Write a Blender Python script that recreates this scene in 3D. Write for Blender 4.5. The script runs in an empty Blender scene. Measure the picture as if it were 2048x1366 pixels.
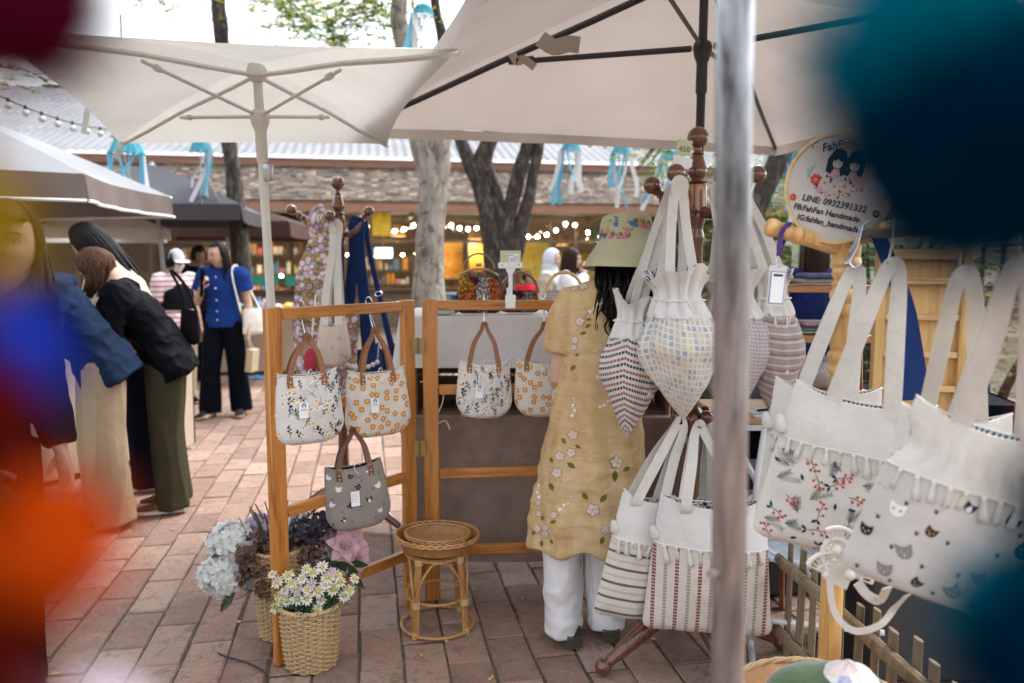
import bpy, bmesh, math, random
from mathutils import Vector, Matrix, Euler, noise
from math import sin, cos, pi, radians, sqrt, atan2, exp
random.seed(7)
SC = bpy.context.scene
COL = SC.collection
V = Vector
# ------------------------------------------------------------------ camera
HC = 1.43
PITCH = math.atan(166/1592.9)
cd = bpy.data.cameras.new('camera'); cam = bpy.data.objects.new('camera', cd); COL.objects.link(cam)
cam.location = (0, 0, HC); cam.rotation_euler = (pi/2 - PITCH, 0, 0)
cd.lens = 28; cd.sensor_width = 36; cd.clip_start = 0.01; cd.clip_end = 500
cd.dof.use_dof = True; cd.dof.focus_distance = 2.55; cd.dof.aperture_fstop = 2.2
SC.camera = cam
# ------------------------------------------------------------------ sky, sun, exposure
w = bpy.data.worlds.new('World'); SC.world = w; w.use_nodes = True
nt = w.node_tree
sky = nt.nodes.new('ShaderNodeTexSky'); sky.sky_type = 'NISHITA'; sky.sun_disc = False
sky.sun_elevation = radians(58); sky.sun_rotation = radians(60); sky.air_density = 1.0; sky.dust_density = 4.0; sky.ozone_density = 1.0
hs = nt.nodes.new('ShaderNodeHueSaturation'); hs.inputs['Saturation'].default_value = 0.22
nt.links.new(sky.outputs[0], hs.inputs['Color'])
bg = nt.nodes['Background']; bg.inputs[1].default_value = 0.15
nt.links.new(hs.outputs[0], bg.inputs[0])
sd = bpy.data.lights.new('sun', 'SUN'); sd.energy = 0.5; sd.angle = radians(20); sd.color = (1, .97, .93)
sun = bpy.data.objects.new('sun', sd); COL.objects.link(sun)
_el, _az = radians(58), radians(60)   # azimuth from +Y towards +X
_d = V((sin(_az)*cos(_el), cos(_az)*cos(_el), sin(_el)))
sun.rotation_euler = _d.to_track_quat('Z', 'Y').to_euler()
SC.view_settings.view_transform = 'Standard'; SC.view_settings.look = 'None'
SC.view_settings.exposure = 1.9; SC.view_settings.gamma = 1
SC.view_settings.use_curve_mapping = False
SC.render.engine = 'CYCLES'
SC.cycles.use_denoising = True
SC.cycles.max_bounces = 7; SC.cycles.transparent_max_bounces = 10
SC.cycles.sample_clamp_indirect = 6
SC.cycles.caustics_reflective = False; SC.cycles.caustics_refractive = False

FP = 1592.9
def at(px, py, Y):
    """world point on the plane y=Y that the photograph shows at (px,py)"""
    cx, cy = (px-1024)/FP, -(py-683)/FP
    d = V((cx, cos(PITCH)+cy*sin(PITCH), -sin(PITCH)+cy*cos(PITCH)))
    return V((0, 0, HC)) + d*(Y/d.y)
def gp(px, py, z=0):
    cx, cy = (px-1024)/FP, -(py-683)/FP
    d = V((cx, cos(PITCH)+cy*sin(PITCH), -sin(PITCH)+cy*cos(PITCH)))
    return V((0, 0, HC)) + d*((z-HC)/d.z)
def toloc(p): return V(p)

# ------------------------------------------------------------------ mesh helpers
def frame_dirs(pts, ref=None):
    n = len(pts); out = []
    prev = None
    for i in range(n):
        a = pts[max(i-1, 0)]; b = pts[min(i+1, n-1)]
        t = (b-a); t = t.normalized() if t.length > 1e-9 else V((0, 0, 1))
        if ref is not None:
            r = V(ref); s = r.cross(t)
            if s.length < 1e-4: s = V((1, 0, 0)).cross(t)
            s.normalize(); u = t.cross(s).normalized()
        else:
            if prev is None:
                r = V((0, 0, 1)) if abs(t.z) < .9 else V((0, 1, 0))
                s = r.cross(t).normalized()
            else:
                s = prev - t*prev.dot(t)
                s = s.normalized() if s.length > 1e-6 else V((1, 0, 0)).cross(t).normalized()
            u = t.cross(s).normalized(); prev = s
        out.append((t, s, u))
    return out
def smooth_path(pts, k=4, closed=False):
    """Catmull-Rom through pts (Vectors or tuples of any length)"""
    P = [tuple(p) for p in pts]; n = len(P); out = []
    if n < 3 or k < 2: return [V(p) if len(p) == 3 else p for p in P]
    rng = range(n) if closed else range(n-1)
    for i in rng:
        if closed: a, b, c, d = P[i-1], P[i], P[(i+1) % n], P[(i+2) % n]
        else:
            b, c = P[i], P[i+1]; a = P[i-1] if i else tuple(2*x-y for x, y in zip(b, c)); d = P[i+2] if i+2 < n else tuple(2*y-x for x, y in zip(b, c))
        for j in range(k):
            t = j/k
            out.append(tuple(.5*((2*q)+(-p+r)*t+(2*p-5*q+4*r-s)*t*t+(-p+3*q-3*r+s)*t**3) for p, q, r, s in zip(a, b, c, d)))
    if not closed: out.append(P[-1])
    return [V(p) if len(p) == 3 else p for p in out]

class MB:
    def __init__(s): s.v = []; s.f = []; s.m = []; s.uv = {}
    def add(s, vs, fs, mi=0, uvs=None):
        o = len(s.v); s.v += [V(p) for p in vs]
        s.f += [tuple(i+o for i in f) for f in fs]; s.m += [mi]*len(fs)
        if uvs:
            for i, q in enumerate(uvs): s.uv[o+i] = q
        return s
    def tube(s, pts, r, n=8, mi=0, caps=True, ref=None, closed=False, k=1, sq=False):
        pts = [V(p) for p in pts]
        if not isinstance(r, (list,)): r = [r]*len(pts)
        rr = [(q, q) if not isinstance(q, (tuple, list)) else tuple(q) for q in r]
        if k > 1:
            both = smooth_path([tuple(p)+q for p, q in zip(pts, rr)], k, closed)
            pts = [V(b[:3]) for b in both]; rr = [(max(b[3], 1e-4), max(b[4], 1e-4)) for b in both]
        fr = frame_dirs(pts, ref)
        if closed and ref is None:
            pass
        vs = []; uvs = []; L = 0
        for i, (p, (t, sx, u)) in enumerate(zip(pts, fr)):
            if i: L += (p-pts[i-1]).length
            for j in range(n):
                if sq:
                    a = [(-1, -1), (1, -1), (1, 1), (-1, 1)][j % 4]; q = p+sx*a[0]*rr[i][0]+u*a[1]*rr[i][1]
                else:
                    a = 2*pi*j/n; q = p+sx*cos(a)*rr[i][0]+u*sin(a)*rr[i][1]
                vs.append(q); uvs.append((j/n*2*pi*rr[i][0] if not sq else [0, 2*rr[i][0], 2*rr[i][0], 0][j % 4], L))
        fs = []; m = len(pts)
        for i in range(m if closed else m-1):
            i2 = (i+1) % m
            for j in range(n):
                j2 = (j+1) % n
                fs.append((i*n+j, i*n+j2, i2*n+j2, i2*n+j))
        if caps and not closed:
            fs.append(tuple(range(n))[::-1]); fs.append(tuple((m-1)*n+j for j in range(n)))
        return s.add(vs, fs, mi, uvs)
    def strap(s, pts, w, th, ref, mi=0, k=4):
        """flat band: width w across, thickness th along ref"""
        return s.tube(pts, (w/2, th/2) if not isinstance(w, list) else [(a/2, th/2) for a in w], 4, mi, True, ref, False, k, True)
    def box(s, c, size, rot=None, mi=0, bev=0):
        hx, hy, hz = [q/2 for q in size]; c = V(c)
        R = rot if rot is not None else Matrix.Identity(3)
        if bev <= 0:
            vs = [c+R@V((x*hx, y*hy, z*hz)) for z in (-1, 1) for y in (-1, 1) for x in (-1, 1)]
            fs = [(0, 2, 3, 1), (4, 5, 7, 6), (0, 1, 5, 4), (2, 6, 7, 3), (0, 4, 6, 2), (1, 3, 7, 5)]
            return s.add(vs, fs, mi)
        b = min(bev, hx*.9, hy*.9, hz*.9); vs = []; idx = {}
        for z in (-1, 1):
            for y in (-1, 1):
                for x in (-1, 1):
                    for ax in range(3):
                        q = [x*(hx-b), y*(hy-b), z*(hz-b)]; q[ax] = [x*hx, y*hy, z*hz][ax]
                        idx[(x, y, z, ax)] = len(vs); vs.append(c+R@V(q))
        fs = []
        for ax in range(3):
            o = [i for i in range(3) if i != ax]
            for sg in (-1, 1):
                q = []
                for a, bb in ((-1, -1), (1, -1), (1, 1), (-1, 1)):
                    k = [0, 0, 0]; k[ax] = sg; k[o[0]] = a; k[o[1]] = bb; q.append(idx[(k[0], k[1], k[2], ax)])
                fs.append(tuple(q if (sg > 0) == (ax != 1) else q[::-1]))
        for ax in range(3):
            o = [i for i in range(3) if i != ax]
            for a in (-1, 1):
                for bb in (-1, 1):
                    k1 = [0, 0, 0]; k1[o[0]] = a; k1[o[1]] = bb; k2 = list(k1); k1[ax] = -1; k2[ax] = 1
                    fs.append((idx[(*k1, o[0])], idx[(*k2, o[0])], idx[(*k2, o[1])], idx[(*k1, o[1])]))
        for z in (-1, 1):
            for y in (-1, 1):
                for x in (-1, 1): fs.append(tuple(idx[(x, y, z, ax)] for ax in range(3)))
        return s.add(vs, fs, mi)
    def lathe(s, prof, n=16, o=(0, 0, 0), axis=(0, 0, 1), mi=0, k=1, caps=True):
        if k > 1: prof = smooth_path([tuple(p) for p in prof], k)
        ax = V(axis).normalized(); x = ax.orthogonal().normalized() if abs(ax.z) < .99 else V((1, 0, 0)); y = ax.cross(x); o = V(o)
        vs = []; uvs = []
        for r, z in prof:
            r = max(r, 1e-4)
            for j in range(n):
                a = 2*pi*j/n; vs.append(o+ax*z+x*cos(a)*r+y*sin(a)*r); uvs.append((j/n, z))
        m = len(prof); fs = []
        for i in range(m-1):
            for j in range(n): fs.append((i*n+j, i*n+(j+1) % n, (i+1)*n+(j+1) % n, (i+1)*n+j))
        if caps: fs.append(tuple(range(n))[::-1]); fs.append(tuple((m-1)*n+j for j in range(n)))
        return s.add(vs, fs, mi, uvs)
    def ball(s, c, r, n=12, m=8, mi=0, R=None):
        if not isinstance(r, (tuple, list)): r = (r, r, r)
        c = V(c); vs = []; fs = []; R = R if R is not None else Matrix.Identity(3)
        vs.append(c+R@V((0, 0, r[2])))
        for i in range(1, m):
            t = pi*i/m
            for j in range(n):
                a = 2*pi*j/n; vs.append(c+R@V((r[0]*sin(t)*cos(a), r[1]*sin(t)*sin(a), r[2]*cos(t))))
        vs.append(c+R@V((0, 0, -r[2])))
        for j in range(n): fs.append((0, 1+j, 1+(j+1) % n))
        for i in range(m-2):
            for j in range(n): fs.append((1+i*n+j, 1+(i+1)*n+j, 1+(i+1)*n+(j+1) % n, 1+i*n+(j+1) % n))
        L = len(vs)-1
        for j in range(n): fs.append((L, 1+(m-2)*n+(j+1) % n, 1+(m-2)*n+j))
        return s.add(vs, fs, mi)
    def grid(s, fn, nu, nv, mi=0, uvf=None, closeu=False):
        vs = []; uvs = []
        for i in range(nv+1):
            for j in range(nu+(0 if closeu else 1)):
                u, v = j/nu, i/nv; vs.append(fn(u, v)); uvs.append(uvf(u, v) if uvf else (u, v))
        W = nu if closeu else nu+1; fs = []
        for i in range(nv):
            for j in range(nu):
                j2 = (j+1) % W
                fs.append((i*W+j, i*W+j2, (i+1)*W+j2, (i+1)*W+j))
        return s.add(vs, fs, mi, uvs)
    def poly(s, pts, mi=0):
        return s.add(pts, [tuple(range(len(pts)))], mi)
    def mesh(s, name, mats, smooth=True, recalc=False):
        me = bpy.data.meshes.new(name)
        me.from_pydata([tuple(p) for p in s.v], [], s.f)
        for m in (mats if isinstance(mats, (list, tuple)) else [mats]): me.materials.append(m)
        if me.polygons:
            me.polygons.foreach_set('material_index', s.m)
            me.polygons.foreach_set('use_smooth', [bool(smooth)]*len(s.f))
        if s.uv:
            ul = me.uv_layers.new(name='UVMap'); vi = [0]*len(me.loops); me.loops.foreach_get('vertex_index', vi)
            flat = []
            for i in vi: flat += s.uv.get(i, (0, 0))
            ul.data.foreach_set('uv', flat)
        if recalc:
            bm = bmesh.new(); bm.from_mesh(me); bmesh.ops.recalc_face_normals(bm, faces=bm.faces); bm.to_mesh(me); bm.free()
        me.update()
        return me
    def obj(s, name, mats, parent=None, smooth=True, loc=None, rot=None, recalc=True, auto=True):
        me = s.mesh(name, mats, smooth, recalc)
        if smooth and auto:
            try: me.set_sharp_from_angle(angle=radians(38))
            except Exception: pass
        o = bpy.data.objects.new(name, me); COL.objects.link(o)
        if parent: o.parent = parent
        if loc is not None: o.location = loc
        if rot is not None: o.rotation_euler = rot
        return o
def tag(o, label=None, cat=None, group=None, kind=None):
    if label: o['label'] = label
    if cat: o['category'] = cat
    if group: o['group'] = group
    if kind: o['kind'] = kind
    return o
def thing(name, label, cat, loc=(0, 0, 0), rz=0, group=None):
    o = bpy.data.objects.new(name, None); COL.objects.link(o); o.location = loc; o.rotation_euler = (0, 0, rz)
    o.empty_display_size = .1
    return tag(o, label, cat, group)
def copy_tree(o, parent=None):
    c = o.copy(); COL.objects.link(c); c.parent = parent
    for ch in list(o.children): copy_tree(ch, c)
    return c
def shift(o, off):
    """put the mesh object's origin at off (its vertices given in world space)"""
    me = o.data; me.transform(Matrix.Translation(-V(off))); o.location = V(off)
    return o
def solidify(o, th, offset=0):
    m = o.modifiers.new('thickness', 'SOLIDIFY'); m.thickness = th; m.offset = offset; return o
def subsurf(o, n=1):
    m = o.modifiers.new('smooth', 'SUBSURF'); m.levels = n; m.render_levels = n; return o
TMP = bpy.data.scenes.new('workbench')
def evaluated_mesh(o):
    """evaluate one object alone, in an otherwise empty scene"""
    TMP.collection.objects.link(o); vl = TMP.view_layers[0]; vl.update(); dg = vl.depsgraph
    me = bpy.data.meshes.new_from_object(o.evaluated_get(dg), depsgraph=dg); TMP.collection.objects.unlink(o); return me
def bake(o):
    par = o.parent; o.parent = None
    me = evaluated_mesh(o); o.parent = par; old = o.data; o.modifiers.clear(); o.data = me
    bpy.data.meshes.remove(old); return o
def fuse(o, voxel, smooth=4, wrinkle=None):
    """voxel-union of overlapping closed lofts into one continuous skin"""
    m = o.modifiers.new('r', 'REMESH'); m.mode = 'VOXEL'; m.voxel_size = voxel; m.use_smooth_shade = True
    if smooth:
        s = o.modifiers.new('s', 'SMOOTH'); s.factor = .5; s.iterations = smooth
    mats = list(o.data.materials); bake(o)
    if not o.data.materials:
        for q in mats: o.data.materials.append(q)
    if wrinkle:
        me = o.data; n = len(me.vertices); co = [0.0]*(3*n); no = [0.0]*(3*n)
        me.vertices.foreach_get('co', co); me.vertex_normals.foreach_get('vector', no)
        for i in range(n):
            j = 3*i; d = wrinkle(V(co[j:j+3]), V(no[j:j+3]))
            for q in (0, 1, 2): co[j+q] += no[j+q]*d
        me.vertices.foreach_set('co', co)
    o.data.polygons.foreach_set('use_smooth', [True]*len(o.data.polygons))
    o.data.update()
    return o

# ------------------------------------------------------------------ materials
MATS = {}
def nodes(name):
    m = bpy.data.materials.new(name); m.use_nodes = True; t = m.node_tree
    return m, t, t.nodes['Principled BSDF'], t.nodes['Material Output']
def N(t, ty, **kw):
    n = t.nodes.new(ty)
    for k, v in kw.items():
        if k in n.inputs: n.inputs[k].default_value = v
        else: setattr(n, k, v)
    return n
def ramp(t, stops, interp='LINEAR'):
    r = t.nodes.new('ShaderNodeValToRGB'); r.color_ramp.interpolation = interp
    e = r.color_ramp.elements
    while len(e) < len(stops): e.new(.5)
    for q, (p, c) in zip(e, stops): q.position = p; q.color = (*c, 1) if len(c) == 3 else c
    return r
def mixc(t, f, a, b, blend='MIX'):
    n = t.nodes.new('ShaderNodeMix'); n.data_type = 'RGBA'; n.blend_type = blend
    for s, q in ((0, f), (6, a), (7, b)):
        if hasattr(q, 'is_linked') or hasattr(q, 'links'): t.links.new(q, n.inputs[s])
        elif s == 0: n.inputs[0].default_value = q
        else: n.inputs[s].default_value = (*q, 1) if len(q) == 3 else q
    return n.outputs[2]
def math_(t, op, a, b=None, c=None):
    n = t.nodes.new('ShaderNodeMath'); n.operation = op
    for i, q in enumerate((a, b, c)):
        if q is None: continue
        if hasattr(q, 'links'): t.links.new(q, n.inputs[i])
        else: n.inputs[i].default_value = q
    return n.outputs[0]
def coords(t, kind='Object', scale=(1, 1, 1), rot=(0, 0, 0)):
    c = t.nodes.new('ShaderNodeTexCoord'); mp = t.nodes.new('ShaderNodeMapping')
    mp.inputs['Scale'].default_value = scale; mp.inputs['Rotation'].default_value = rot
    t.links.new(c.outputs[kind], mp.inputs[0]); return mp.outputs[0]
def noise_(t, vec, scale, detail=4, rough=.55, dist=0):
    n = N(t, 'ShaderNodeTexNoise', Scale=scale, Detail=detail, Roughness=rough, Distortion=dist)
    t.links.new(vec, n.inputs['Vector']); return n.outputs['Fac']
def bump_(t, h, strength, dist, b, prev=None):
    n = N(t, 'ShaderNodeBump', Strength=strength, Distance=dist); t.links.new(h, n.inputs['Height'])
    if prev is not None: t.links.new(prev, n.inputs['Normal'])
    t.links.new(n.outputs[0], b.inputs['Normal']); return n.outputs[0]
def transl(m, t, b, out, amount, colsock_or_col):
    """let part of the light through a thin cloth"""
    tr = t.nodes.new('ShaderNodeBsdfTranslucent'); mx = t.nodes.new('ShaderNodeMixShader'); mx.inputs[0].default_value = amount
    if hasattr(colsock_or_col, 'links'): t.links.new(colsock_or_col, tr.inputs[0])
    else: tr.inputs[0].default_value = (*colsock_or_col, 1)
    t.links.new(b.outputs[0], mx.inputs[1]); t.links.new(tr.outputs[0], mx.inputs[2]); t.links.new(mx.outputs[0], out.inputs[0])
def pm(name, col, rough=.6, var=.12, vs=6, bump=0, bs=60, metal=0, spec=.5, trans=0, coat=0, weave=0, sheen=0):
    """plain procedural material: colour with two scales of variation, fine relief"""
    if name in MATS: return MATS[name]
    m, t, b, out = nodes(name)
    vec = coords(t, 'Object')
    n1 = noise_(t, vec, vs, 5, .6); n2 = noise_(t, vec, vs*7, 3, .6)
    f = math_(t, 'ADD', math_(t, 'MULTIPLY', n1, .65), math_(t, 'MULTIPLY', n2, .35))
    r = ramp(t, [(.25, tuple(max(0, c*(1-var*1.6)) for c in col)), (.75, tuple(min(1, c*(1+var)) for c in col))])
    t.links.new(f, r.inputs[0]); t.links.new(r.outputs[0], b.inputs['Base Color'])
    b.inputs['Roughness'].default_value = rough; b.inputs['Metallic'].default_value = metal
    b.inputs['Specular IOR Level'].default_value = spec; b.inputs['Coat Weight'].default_value = coat
    if sheen: b.inputs['Sheen Weight'].default_value = sheen
    prev = None
    if weave:
        uv = coords(t, 'Object', (weave, weave, weave))
        w1 = N(t, 'ShaderNodeTexWave', Scale=1.0, Distortion=.6); w1.bands_direction = 'X'; w2 = N(t, 'ShaderNodeTexWave', Scale=1.0, Distortion=.6); w2.bands_direction = 'Z'
        t.links.new(uv, w1.inputs[0]); t.links.new(uv, w2.inputs[0])
        prev = bump_(t, math_(t, 'MULTIPLY', w1.outputs['Fac'], w2.outputs['Fac']), .5, .0012, b)
    if bump: bump_(t, noise_(t, vec, bs, 4, .6), bump, .01, b, prev)
    if trans: transl(m, t, b, out, trans, r.outputs[0])
    MATS[name] = m; return m
def emit(name, col, strength):
    if name in MATS: return MATS[name]
    m, t, b, out = nodes(name); b.inputs['Base Color'].default_value = (*col, 1)
    b.inputs['Emission Color'].default_value = (*col, 1); b.inputs['Emission Strength'].default_value = strength
    MATS[name] = m; return m
def wood(name, c1, c2, rough=.35, scale=1, coat=.3, axis=2, knots=True):
    if name in MATS: return MATS[name]
    m, t, b, out = nodes(name)
    sc = [14*scale]*3; sc[axis] = .9*scale
    oi = t.nodes.new('ShaderNodeObjectInfo'); vec = coords(t, 'Object', sc)
    va = t.nodes.new('ShaderNodeVectorMath'); va.operation = 'ADD'; t.links.new(vec, va.inputs[0]); t.links.new(oi.outputs['Random'], va.inputs[1])
    g = noise_(t, va.outputs[0], 2.2, 6, .65, 1.2); g2 = noise_(t, va.outputs[0], 14, 3, .6)
    f = math_(t, 'ADD', math_(t, 'MULTIPLY', g, .8), math_(t, 'MULTIPLY', g2, .25))
    r = ramp(t, [(.38, tuple(q*.9 for q in c2)), (.52, c1), (.68, tuple(min(1, q*1.22) for q in c1))]); t.links.new(f, r.inputs[0])
    colr = r.outputs[0]
    if knots:
        kv = coords(t, 'Object', tuple(3.2 if i != axis else 2.2 for i in range(3)))
        vo = N(t, 'ShaderNodeTexVoronoi', Scale=1.0); t.links.new(kv, vo.inputs['Vector'])
        k = ramp(t, [(0, (1, 1, 1)), (.08, (.8, .8, .8)), (.16, (0, 0, 0))]); t.links.new(vo.outputs['Distance'], k.inputs[0])
        colr = mixc(t, math_(t, 'MULTIPLY', k.outputs[0], .75), colr, tuple(q*.3 for q in c2))
    t.links.new(colr, b.inputs['Base Color']); b.inputs['Roughness'].default_value = rough; b.inputs['Coat Weight'].default_value = coat
    b.inputs['Coat Roughness'].default_value = .2
    bump_(t, f, .25, .004, b)
    MATS[name] = m; return m
# ------------------------------------------------------------------ ground and brick pavement
PA = radians(10.4)                       # the market square is laid out 10.4 degrees off the camera axis
PD = V((-sin(PA), cos(PA), 0)); PP = V((cos(PA), sin(PA), 0))
def ground_mat():
    m, t, b, out = nodes('earth'); vec = coords(t, 'Object')
    r = ramp(t, [(.3, (.13, .1, .075)), (.7, (.25, .2, .15))]); t.links.new(noise_(t, vec, 1.3, 8, .65), r.inputs[0])
    t.links.new(r.outputs[0], b.inputs['Base Color']); b.inputs['Roughness'].default_value = .95
    bump_(t, noise_(t, vec, 30, 4), .4, .01, b); return m
gm = MB().poly([(-150, -60, -.03), (150, -60, -.03), (150, 200, -.03), (-150, 200, -.03)])
tag(gm.obj('ground', ground_mat(), smooth=False), kind='structure')
def joint_mat():
    m, t, b, out = nodes('joint_dirt'); vec = coords(t, 'Object')
    r = ramp(t, [(.35, (.05, .04, .03)), (.62, (.13, .10, .07)), (.8, (.27, .21, .11))]); t.links.new(noise_(t, vec, 45, 5, .7), r.inputs[0])
    t.links.new(r.outputs[0], b.inputs['Base Color']); b.inputs['Roughness'].default_value = 1
    bump_(t, noise_(t, vec, 120, 4), .6, .01, b); return m
pave = MB().poly([(-9, -1, -.0075), (7, -1, -.0075), (7, 16, -.0075), (-9, 16, -.0075)]).obj('pavement', joint_mat(), smooth=False)
tag(pave, kind='structure')
def brick_mat():
    m, t, b, out = nodes('paving_brick')
    oi = t.nodes.new('ShaderNodeObjectInfo'); ge = t.nodes.new('ShaderNodeNewGeometry')
    rnd = math_(t, 'FRACT', math_(t, 'ADD', oi.outputs['Random'], ge.outputs['Random Per Island']))
    tc = t.nodes.new('ShaderNodeTexCoord'); vec = ge.outputs['Position']
    big = noise_(t, vec, 1.1, 3, .6); mid = noise_(t, vec, 9, 6, .65, .4); fine = noise_(t, vec, 70, 5, .7)
    base = ramp(t, [(0, (.13, .06, .042)), (.2, (.26, .135, .09)), (.4, (.34, .215, .16)), (.6, (.17, .088, .06)), (.8, (.29, .165, .115)), (1, (.37, .26, .21))]); t.links.new(rnd, base.inputs[0])
    dust = ramp(t, [(.34, (0, 0, 0)), (.68, (1, 1, 1))]); t.links.new(math_(t, 'ADD', math_(t, 'MULTIPLY', big, .45), math_(t, 'MULTIPLY', mid, .6)), dust.inputs[0])
    c = mixc(t, math_(t, 'MULTIPLY', dust.outputs[0], .5), base.outputs[0], (.37, .285, .235))
    st = ramp(t, [(.36, (1, 1, 1)), (.48, (0, 0, 0))]); t.links.new(noise_(t, vec, 16, 6, .75, .8), st.inputs[0])
    c = mixc(t, math_(t, 'MULTIPLY', st.outputs[0], .7), c, (.12, .095, .08))
    pt = ramp(t, [(.34, (1, 1, 1)), (.43, (0, 0, 0))]); t.links.new(fine, pt.inputs[0])
    c = mixc(t, math_(t, 'MULTIPLY', pt.outputs[0], .6), c, (.10, .065, .05))
    pl_ = ramp(t, [(.56, (0, 0, 0)), (.68, (1, 1, 1))]); t.links.new(noise_(t, vec, 38, 5, .75, .6), pl_.inputs[0])
    c = mixc(t, math_(t, 'MULTIPLY', pl_.outputs[0], .45), c, (.42, .36, .31))
    t.links.new(c, b.inputs['Base Color']); b.inputs['Roughness'].default_value = .75
    h = math_(t, 'ADD', math_(t, 'MULTIPLY', fine, .5), mid)
    bump_(t, h, .8, .008, b); return m
BW, BL = .156, .318
def brick_mesh(i):
    rr = random.Random(i); mb = MB(); hx, hy = BW/2-.0022, BL/2-.0022
    # ring of the foot, ring of the worn edge, inner top
    def ring(ix, z, j, n=4):
        out = []
        for k, (sx, sy) in enumerate(((-1, -1), (1, -1), (1, 1), (-1, 1))):
            nx, ny = ((1, -1), (1, 1), (-1, 1), (-1, -1))[k]
            out.append(V((sx*(hx-ix)+rr.uniform(-j, j), sy*(hy-ix)+rr.uniform(-j, j), z+rr.uniform(-j, j)*.25)))
            mx, my = ((0, -1), (1, 0), (0, 1), (-1, 0))[k]
            out.append(V((mx*(hx-ix)+rr.uniform(-j, j), my*(hy-ix)+rr.uniform(-j, j), z+rr.uniform(-j, j)*.25)))
        return out
    vs = ring(0, -.03, .0010)+ring(.0008, -.006, .0022)+ring(.0052, 0, .0022)
    fs = []
    for l in range(2):
        for k in range(8): fs.append((l*8+k, l*8+(k+1) % 8, (l+1)*8+(k+1) % 8, (l+1)*8+k))
    fs.append(tuple(16+k for k in range(8)))
    return mb.add(vs, fs)
BM = brick_mat(); bricks = []
for ci in range(-52, 42):
    off = (ci % 2)*.5*BL+random.uniform(-.02, .02)
    for ri in range(-2, 44):
        c = PP*(ci*BW)+PD*(ri*BL+off)+V((.03, .0, 0))
        if -1 < c.y < 12.5 and abs(c.x) < .75*max(c.y, 1)+.4: bricks.append(c)
def inview(c):
    if c.y < 1: return False
    d = c-V((0, 0, HC)); z = d.y*cos(PITCH)-d.z*sin(PITCH); yv = d.y*sin(PITCH)+d.z*cos(PITCH)
    X = 1024+FP*d.x/z; Yp = 683-FP*yv/z
    return -40 < X < 2090 and Yp < 1400 and (X < 1800 or Yp > 1000) and not (840 < X < 1100 and Yp < 1120) and X > 120
bricks.sort(key=lambda c: (not inview(c), c.length))
bms = [brick_mesh(i).mesh('brick', BM, False, True) for i in range(10)]
rest = MB()
for i, c in enumerate(bricks):
    rz = PA+random.gauss(0, .008)+(pi if random.random() < .5 else 0); loc = c+V((random.gauss(0, .0015), random.gauss(0, .002), random.uniform(-.005, .0015)))
    rot = Euler((random.gauss(0, .006), random.gauss(0, .009), rz)); sc = (random.uniform(.97, 1.0), random.uniform(.975, 1.005), 1)
    if i < 290:
        o = bpy.data.objects.new('brick', random.choice(bms)); COL.objects.link(o); o.parent = pave; o.location = loc; o.rotation_euler = rot; o.scale = sc
    else:
        mt = Matrix.LocRotScale(loc, rot, V(sc)); me = random.choice(bms)
        rest.add([mt@v.co for v in me.vertices], [tuple(p.vertices) for p in me.polygons])
tag(rest.obj('brick_field', BM, pave, smooth=False), kind='stuff')
# dry leaves and crumbs in the joints
lf = MB()
LM = [pm('dry_leaf_yellow', (.5, .36, .08), .7), pm('dry_leaf_brown', (.28, .17, .07), .8)]
spots = [gp(x, y) for x, y in ((1660/2.6, 1330), (478, 1245), (486, 1252), (1045, 1198), (1306, 1280), (1185, 1340), (985, 1355), (1130, 1318), (1395, 1338), (980, 1360), (1180, 1292), (440, 1290))]
spots += [V((random.uniform(-2.2, 1.6), random.uniform(2.5, 7), 0)) for _ in range(170)]
for p in spots:
    a = random.uniform(0, 6.3); L = random.uniform(.008, .02); d = V((cos(a), sin(a), 0)); n = V((-sin(a), cos(a), 0))
    z = V((0, 0, .003))
    lf.add([p-d*L+z, p+n*L*.4+z*2.2, p+d*L+z*1.6, p-n*L*.4+z], [(0, 1, 2, 3)], random.choice((0, 0, 1)))
tag(lf.obj('fallen_leaves', LM, smooth=False), 'tiny yellow and brown dry leaves scattered over the brick pavement', 'leaves', kind='stuff')
# ------------------------------------------------------------------ the shop building behind the square
BO = V((0, 16.2, 0))
shop = thing('shop_building', 'long low shop with shingle eaves, white corrugated roof and glowing wooden windows', 'building', BO, PA)
fascia_m = wood('fascia_wood', (.30, .15, .095), (.2, .09, .055), .6, .4, .05, 0, False)
dark_wood = wood('dark_window_wood', (.10, .058, .033), (.05, .028, .016), .5, .5, .1, 2, False)
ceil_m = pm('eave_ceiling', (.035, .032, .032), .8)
wall_m = wood('low_wall_board', (.17, .115, .07), (.1, .065, .04), .6, .5, .05, 0, False)
U0, U1 = -13.0, 15.0
MB().box(((U0+U1)/2, 0, 2.43), (U1-U0, .07, .2), bev=.01).obj('fascia', fascia_m, shop)
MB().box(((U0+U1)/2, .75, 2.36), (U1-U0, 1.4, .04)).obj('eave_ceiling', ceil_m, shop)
for k in range(14):                       # rafters under the eave
    MB().box((U0+1+k*2.0, .72, 2.29), (.07, 1.3, .09)).obj('rafter', dark_wood, shop)
mb = MB(); rs = random.Random(3)
for row in range(15):
    v0 = -.06+row*.172; z0 = 2.53+row*.0705
    u = U0+rs.uniform(0, .2)
    while u < U1:
        wd = rs.uniform(.09, .17); t = rs.uniform(.014, .04)
        a, bq = u+.004, u+wd-.004
        vs = [(a, v0, z0-.002), (bq, v0, z0-.002), (bq, v0, z0+t), (a, v0, z0+t), (a, v0+.3, z0+.115), (bq, v0+.3, z0+.115)]
        mb.add(vs, [(0, 1, 2, 3), (3, 2, 5, 4), (0, 3, 4), (1, 5, 2)]); u += wd
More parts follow.
